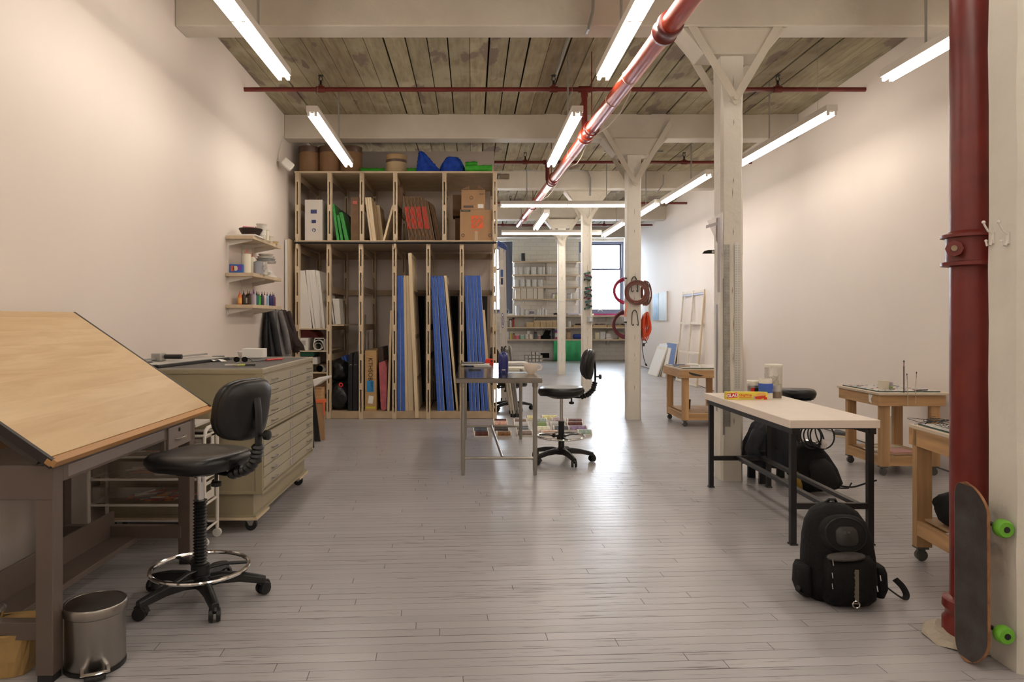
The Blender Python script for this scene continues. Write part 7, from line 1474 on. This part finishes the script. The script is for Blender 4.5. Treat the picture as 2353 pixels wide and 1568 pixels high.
for k, (a, b, lb) in enumerate(((1318, 1337, 'between the two thin columns'), (1363, 1394, 'right of the clamp column'), (1396, 1434, 'at the right end, before the cord column'))):
    t = thing('wooden_tray', 'shallow wooden tray of small tools '+lb, 'tray', (PX((a+b)/2, Y1), Y1, zf_), group='shallow wooden trays'); MB().box(PX(a, Y1), PX(b, Y1), Y1, Y1+.3, zf_+.001, zf_+.07).build('tray', C('kraft_box', .5, .38, .2), t)
    m = MB(); rr = random.Random(k)
    for q in range(14): x = rr.uniform(PX(a+1, Y1), PX(b-2, Y1)); m.box(x, x+rr.uniform(.03, .08), Y1+.05, Y1+.2, zf_+.07, zf_+.07+rr.uniform(.02, .05))
    m.build('tools', C('mixed_tools', .38, .30, .32, .5, noise=.6, nscale=20), t)['kind'] = 'stuff'
sm_ = [(1161, 1164, 762, (.55, .5, .25), 'yellowish bottle at the left end'), (1165, 1170, 763, (.7, .7, .68), 'white bottle, second from the left'), (1172, 1177.5, 763, (.6, .48, .12), 'golden bottle'), (1179, 1182.5, 767, (.55, .22, .1), 'small orange brown bottle'), (1183, 1194, 770, (.72, .20, .25), 'pink jar'), (1195, 1205, 770, (.35, .62, .5), 'mint green jar'), (1206, 1215.5, 769, (.72, .68, .6), 'white jar, left of the pair'), (1216, 1225.5, 769, (.74, .66, .56), 'cream jar, right of the pair'), (1227.5, 1234.5, 764, (.10, .11, .11), 'dark bottle'), (1235.5, 1242, 771, (.6, .3, .3), 'low red and white jar')]
for k, (a, b, t_, c, lb) in enumerate(sm_): bcan(a, b, t_, zg, C('smalljar%d' % k, *c, .4), 'small_jar', lb+' on the lowest long shelf', 'jar', 'small jars on the lowest long shelf', lidm=(black if k in (0, 3, 8) else offw))
bcan(1211, 1218.5, 761, PZ(769, 23.85)+.001, whitem, 'small_jar', 'white jar stacked on the pair of pale jars', 'jar', None)
tag(MB(T(PX(1255, Y1), Y1+.12, zg)).sel([(0, 0, .001, .17, .10), (0, 0, .10, .17, .11), (.02, 0, .14, .12, .08), (.06, 0, .24, .11, .08), (.07, 0, .30, .09, .06)], 24).build('camera_bag', nylon, None, smooth=True), 'black camera bag on the lowest long shelf', 'bag')
tag(MB().box(PX(1270, Y1), PX(1275, Y1), Y1+.1, Y1+.3, zg+.001, zg+.36).build('dark_case', C('dark_indigo', .03, .025, .06), None, bevel=.01), 'dark upright case beside the black camera bag', 'case')
bcan(1275.5, 1281.5, 760, zg, C('red_violet_can', .5, .06, .12), 'spray_can', 'red and violet spray can beside the black camera bag', 'can', None, bandm=paper, lidm=C('violet_cap', .12, .05, .4))
bcan(1303.5, 1311, 758, zg, C('tan_bottle', .5, .34, .18), 'tan_container', 'tan container with a dark cap right of the far thin column', 'container', None, round_=False, dep=.1, lidm=C('brown_cap', .15, .09, .05))
tag(MB().lathe([(.05, 0), (.085, .02), (.085, .34), (.05, .36)], (PX(1318, Y1), Y1+.1, zg+.086), 18, axis='X').build('blue_bag', C('blue_bag', .04, .08, .36, .6), None, smooth=True), 'blue rolled bag on the lowest long shelf', 'bag')
for k, (a, b, t_, z_) in enumerate(((1368, 1377.5, 772, zg), (1368, 1377.5, 764.5, PZ(771.8, 23.85)), (1379.5, 1390.5, 770.5, zg), (1379.5, 1390.5, 763, PZ(770.3, 23.85)), (1393, 1403, 767, PZ(776.5, 23.85)))): 
    bcan(a, b, t_, z_+.002, C('cream_yellow_box', .72, .66, .45) if k < 2 else whitem, 'small_carton', '%s small carton right of the clamp column' % ('lower yellowish', 'upper yellowish', 'lower white', 'upper white', 'rightmost loose white')[k], 'box', 'small cartons on the lowest long shelf', round_=False, dep=.12)
bcan(1393, 1408, 777, zg, whitem, 'flat_carton', 'flat white carton under the rightmost small carton', 'box', None, round_=False, dep=.2)
bcan(1422, 1434, 766, zg, C('kraft_box', .5, .38, .2), 'brown_box', 'brown box at the right end of the lowest long shelf', 'box', None, round_=False, dep=.2)
# green curtain, vent, bricks of paint tubes, sticks
gcu = thing('green_cloth', 'green cloth hanging from the lowest long shelf to the floor', 'curtain', (PX(1316, 23.7), 23.72, 0)); m = MB(); A = []
for i in range(41):
    x = PX(1272, 23.72)+(PX(1437-77, 23.72)-PX(1272, 23.72))*i/40; A.append([(x, 23.73+.012*math.sin(i*.9), .005), (x, 23.73+.006*math.sin(i*.9+1), zg-.05)])
m.rings([[a[0], a[1], (a[1][0], a[1][1]+.006, a[1][2]), (a[0][0], a[0][1]+.006, a[0][2])] for a in A]).build('cloth', C('emerald_cloth', .05, .42, .16, .7, noise=.15, nscale=5), gcu, smooth=2)
vt = thing('wall_vent', 'black rectangular opening in a white frame at the foot of the brick wall', 'vent', (PX(1252, YB), YB, .05)); MB().box(PX(1238, YB), PX(1266, YB), YB-.02, YB-.001, .02, .30).build('frame', whitem, vt); MB().box(PX(1242, YB), PX(1262, YB), YB-.03, YB-.02, .07, .24).build('opening', C('vent_black', .01, .01, .01, .9), vt)
k = 0
for row, cols, z_ in ((0, 5, 0), (1, 5, .115), (2, 2, .23)):
    for c_ in range(cols):
        if row == 2: x = PX(1222.5, 23)+.13*c_
        else: x = PX(1206.5, 23)+.118*c_
        t = thing('brick_block', '%s block of the %s row in the stack by the brick wall' % (('first', 'second', 'third', 'fourth', 'fifth')[c_], ('bottom', 'middle', 'top')[row]), 'block', (x+.05, 23.2, z_), group='stacked blocks at the brick wall')
        MB().box(x, x+.108, 23.1, 23.35, z_+.001, z_+.108).build('block', C('block_grey', .30, .28, .26, .8), t); MB().box(x+.012, x+.096, 23.096, 23.1, z_+.014, z_+.095).build('end_face', C('block_white', .66, .62, .55, .7), t)
tag(MB().box(PX(1146, 23), PX(1150, 23), 22.9, 23.0, 1.3, 1.3).build('x', white, None), 'x', 'x') if False else None
tag(MB().torus(P(1163, 717, 23.9)+Vector((0, 0, .01)), .10, .014, 24, RX(80)).build('wire_ring', C('dark_wire', .2, .22, .22, .5), None), 'grey wire coil at the left end of the sill shelf', 'coil')
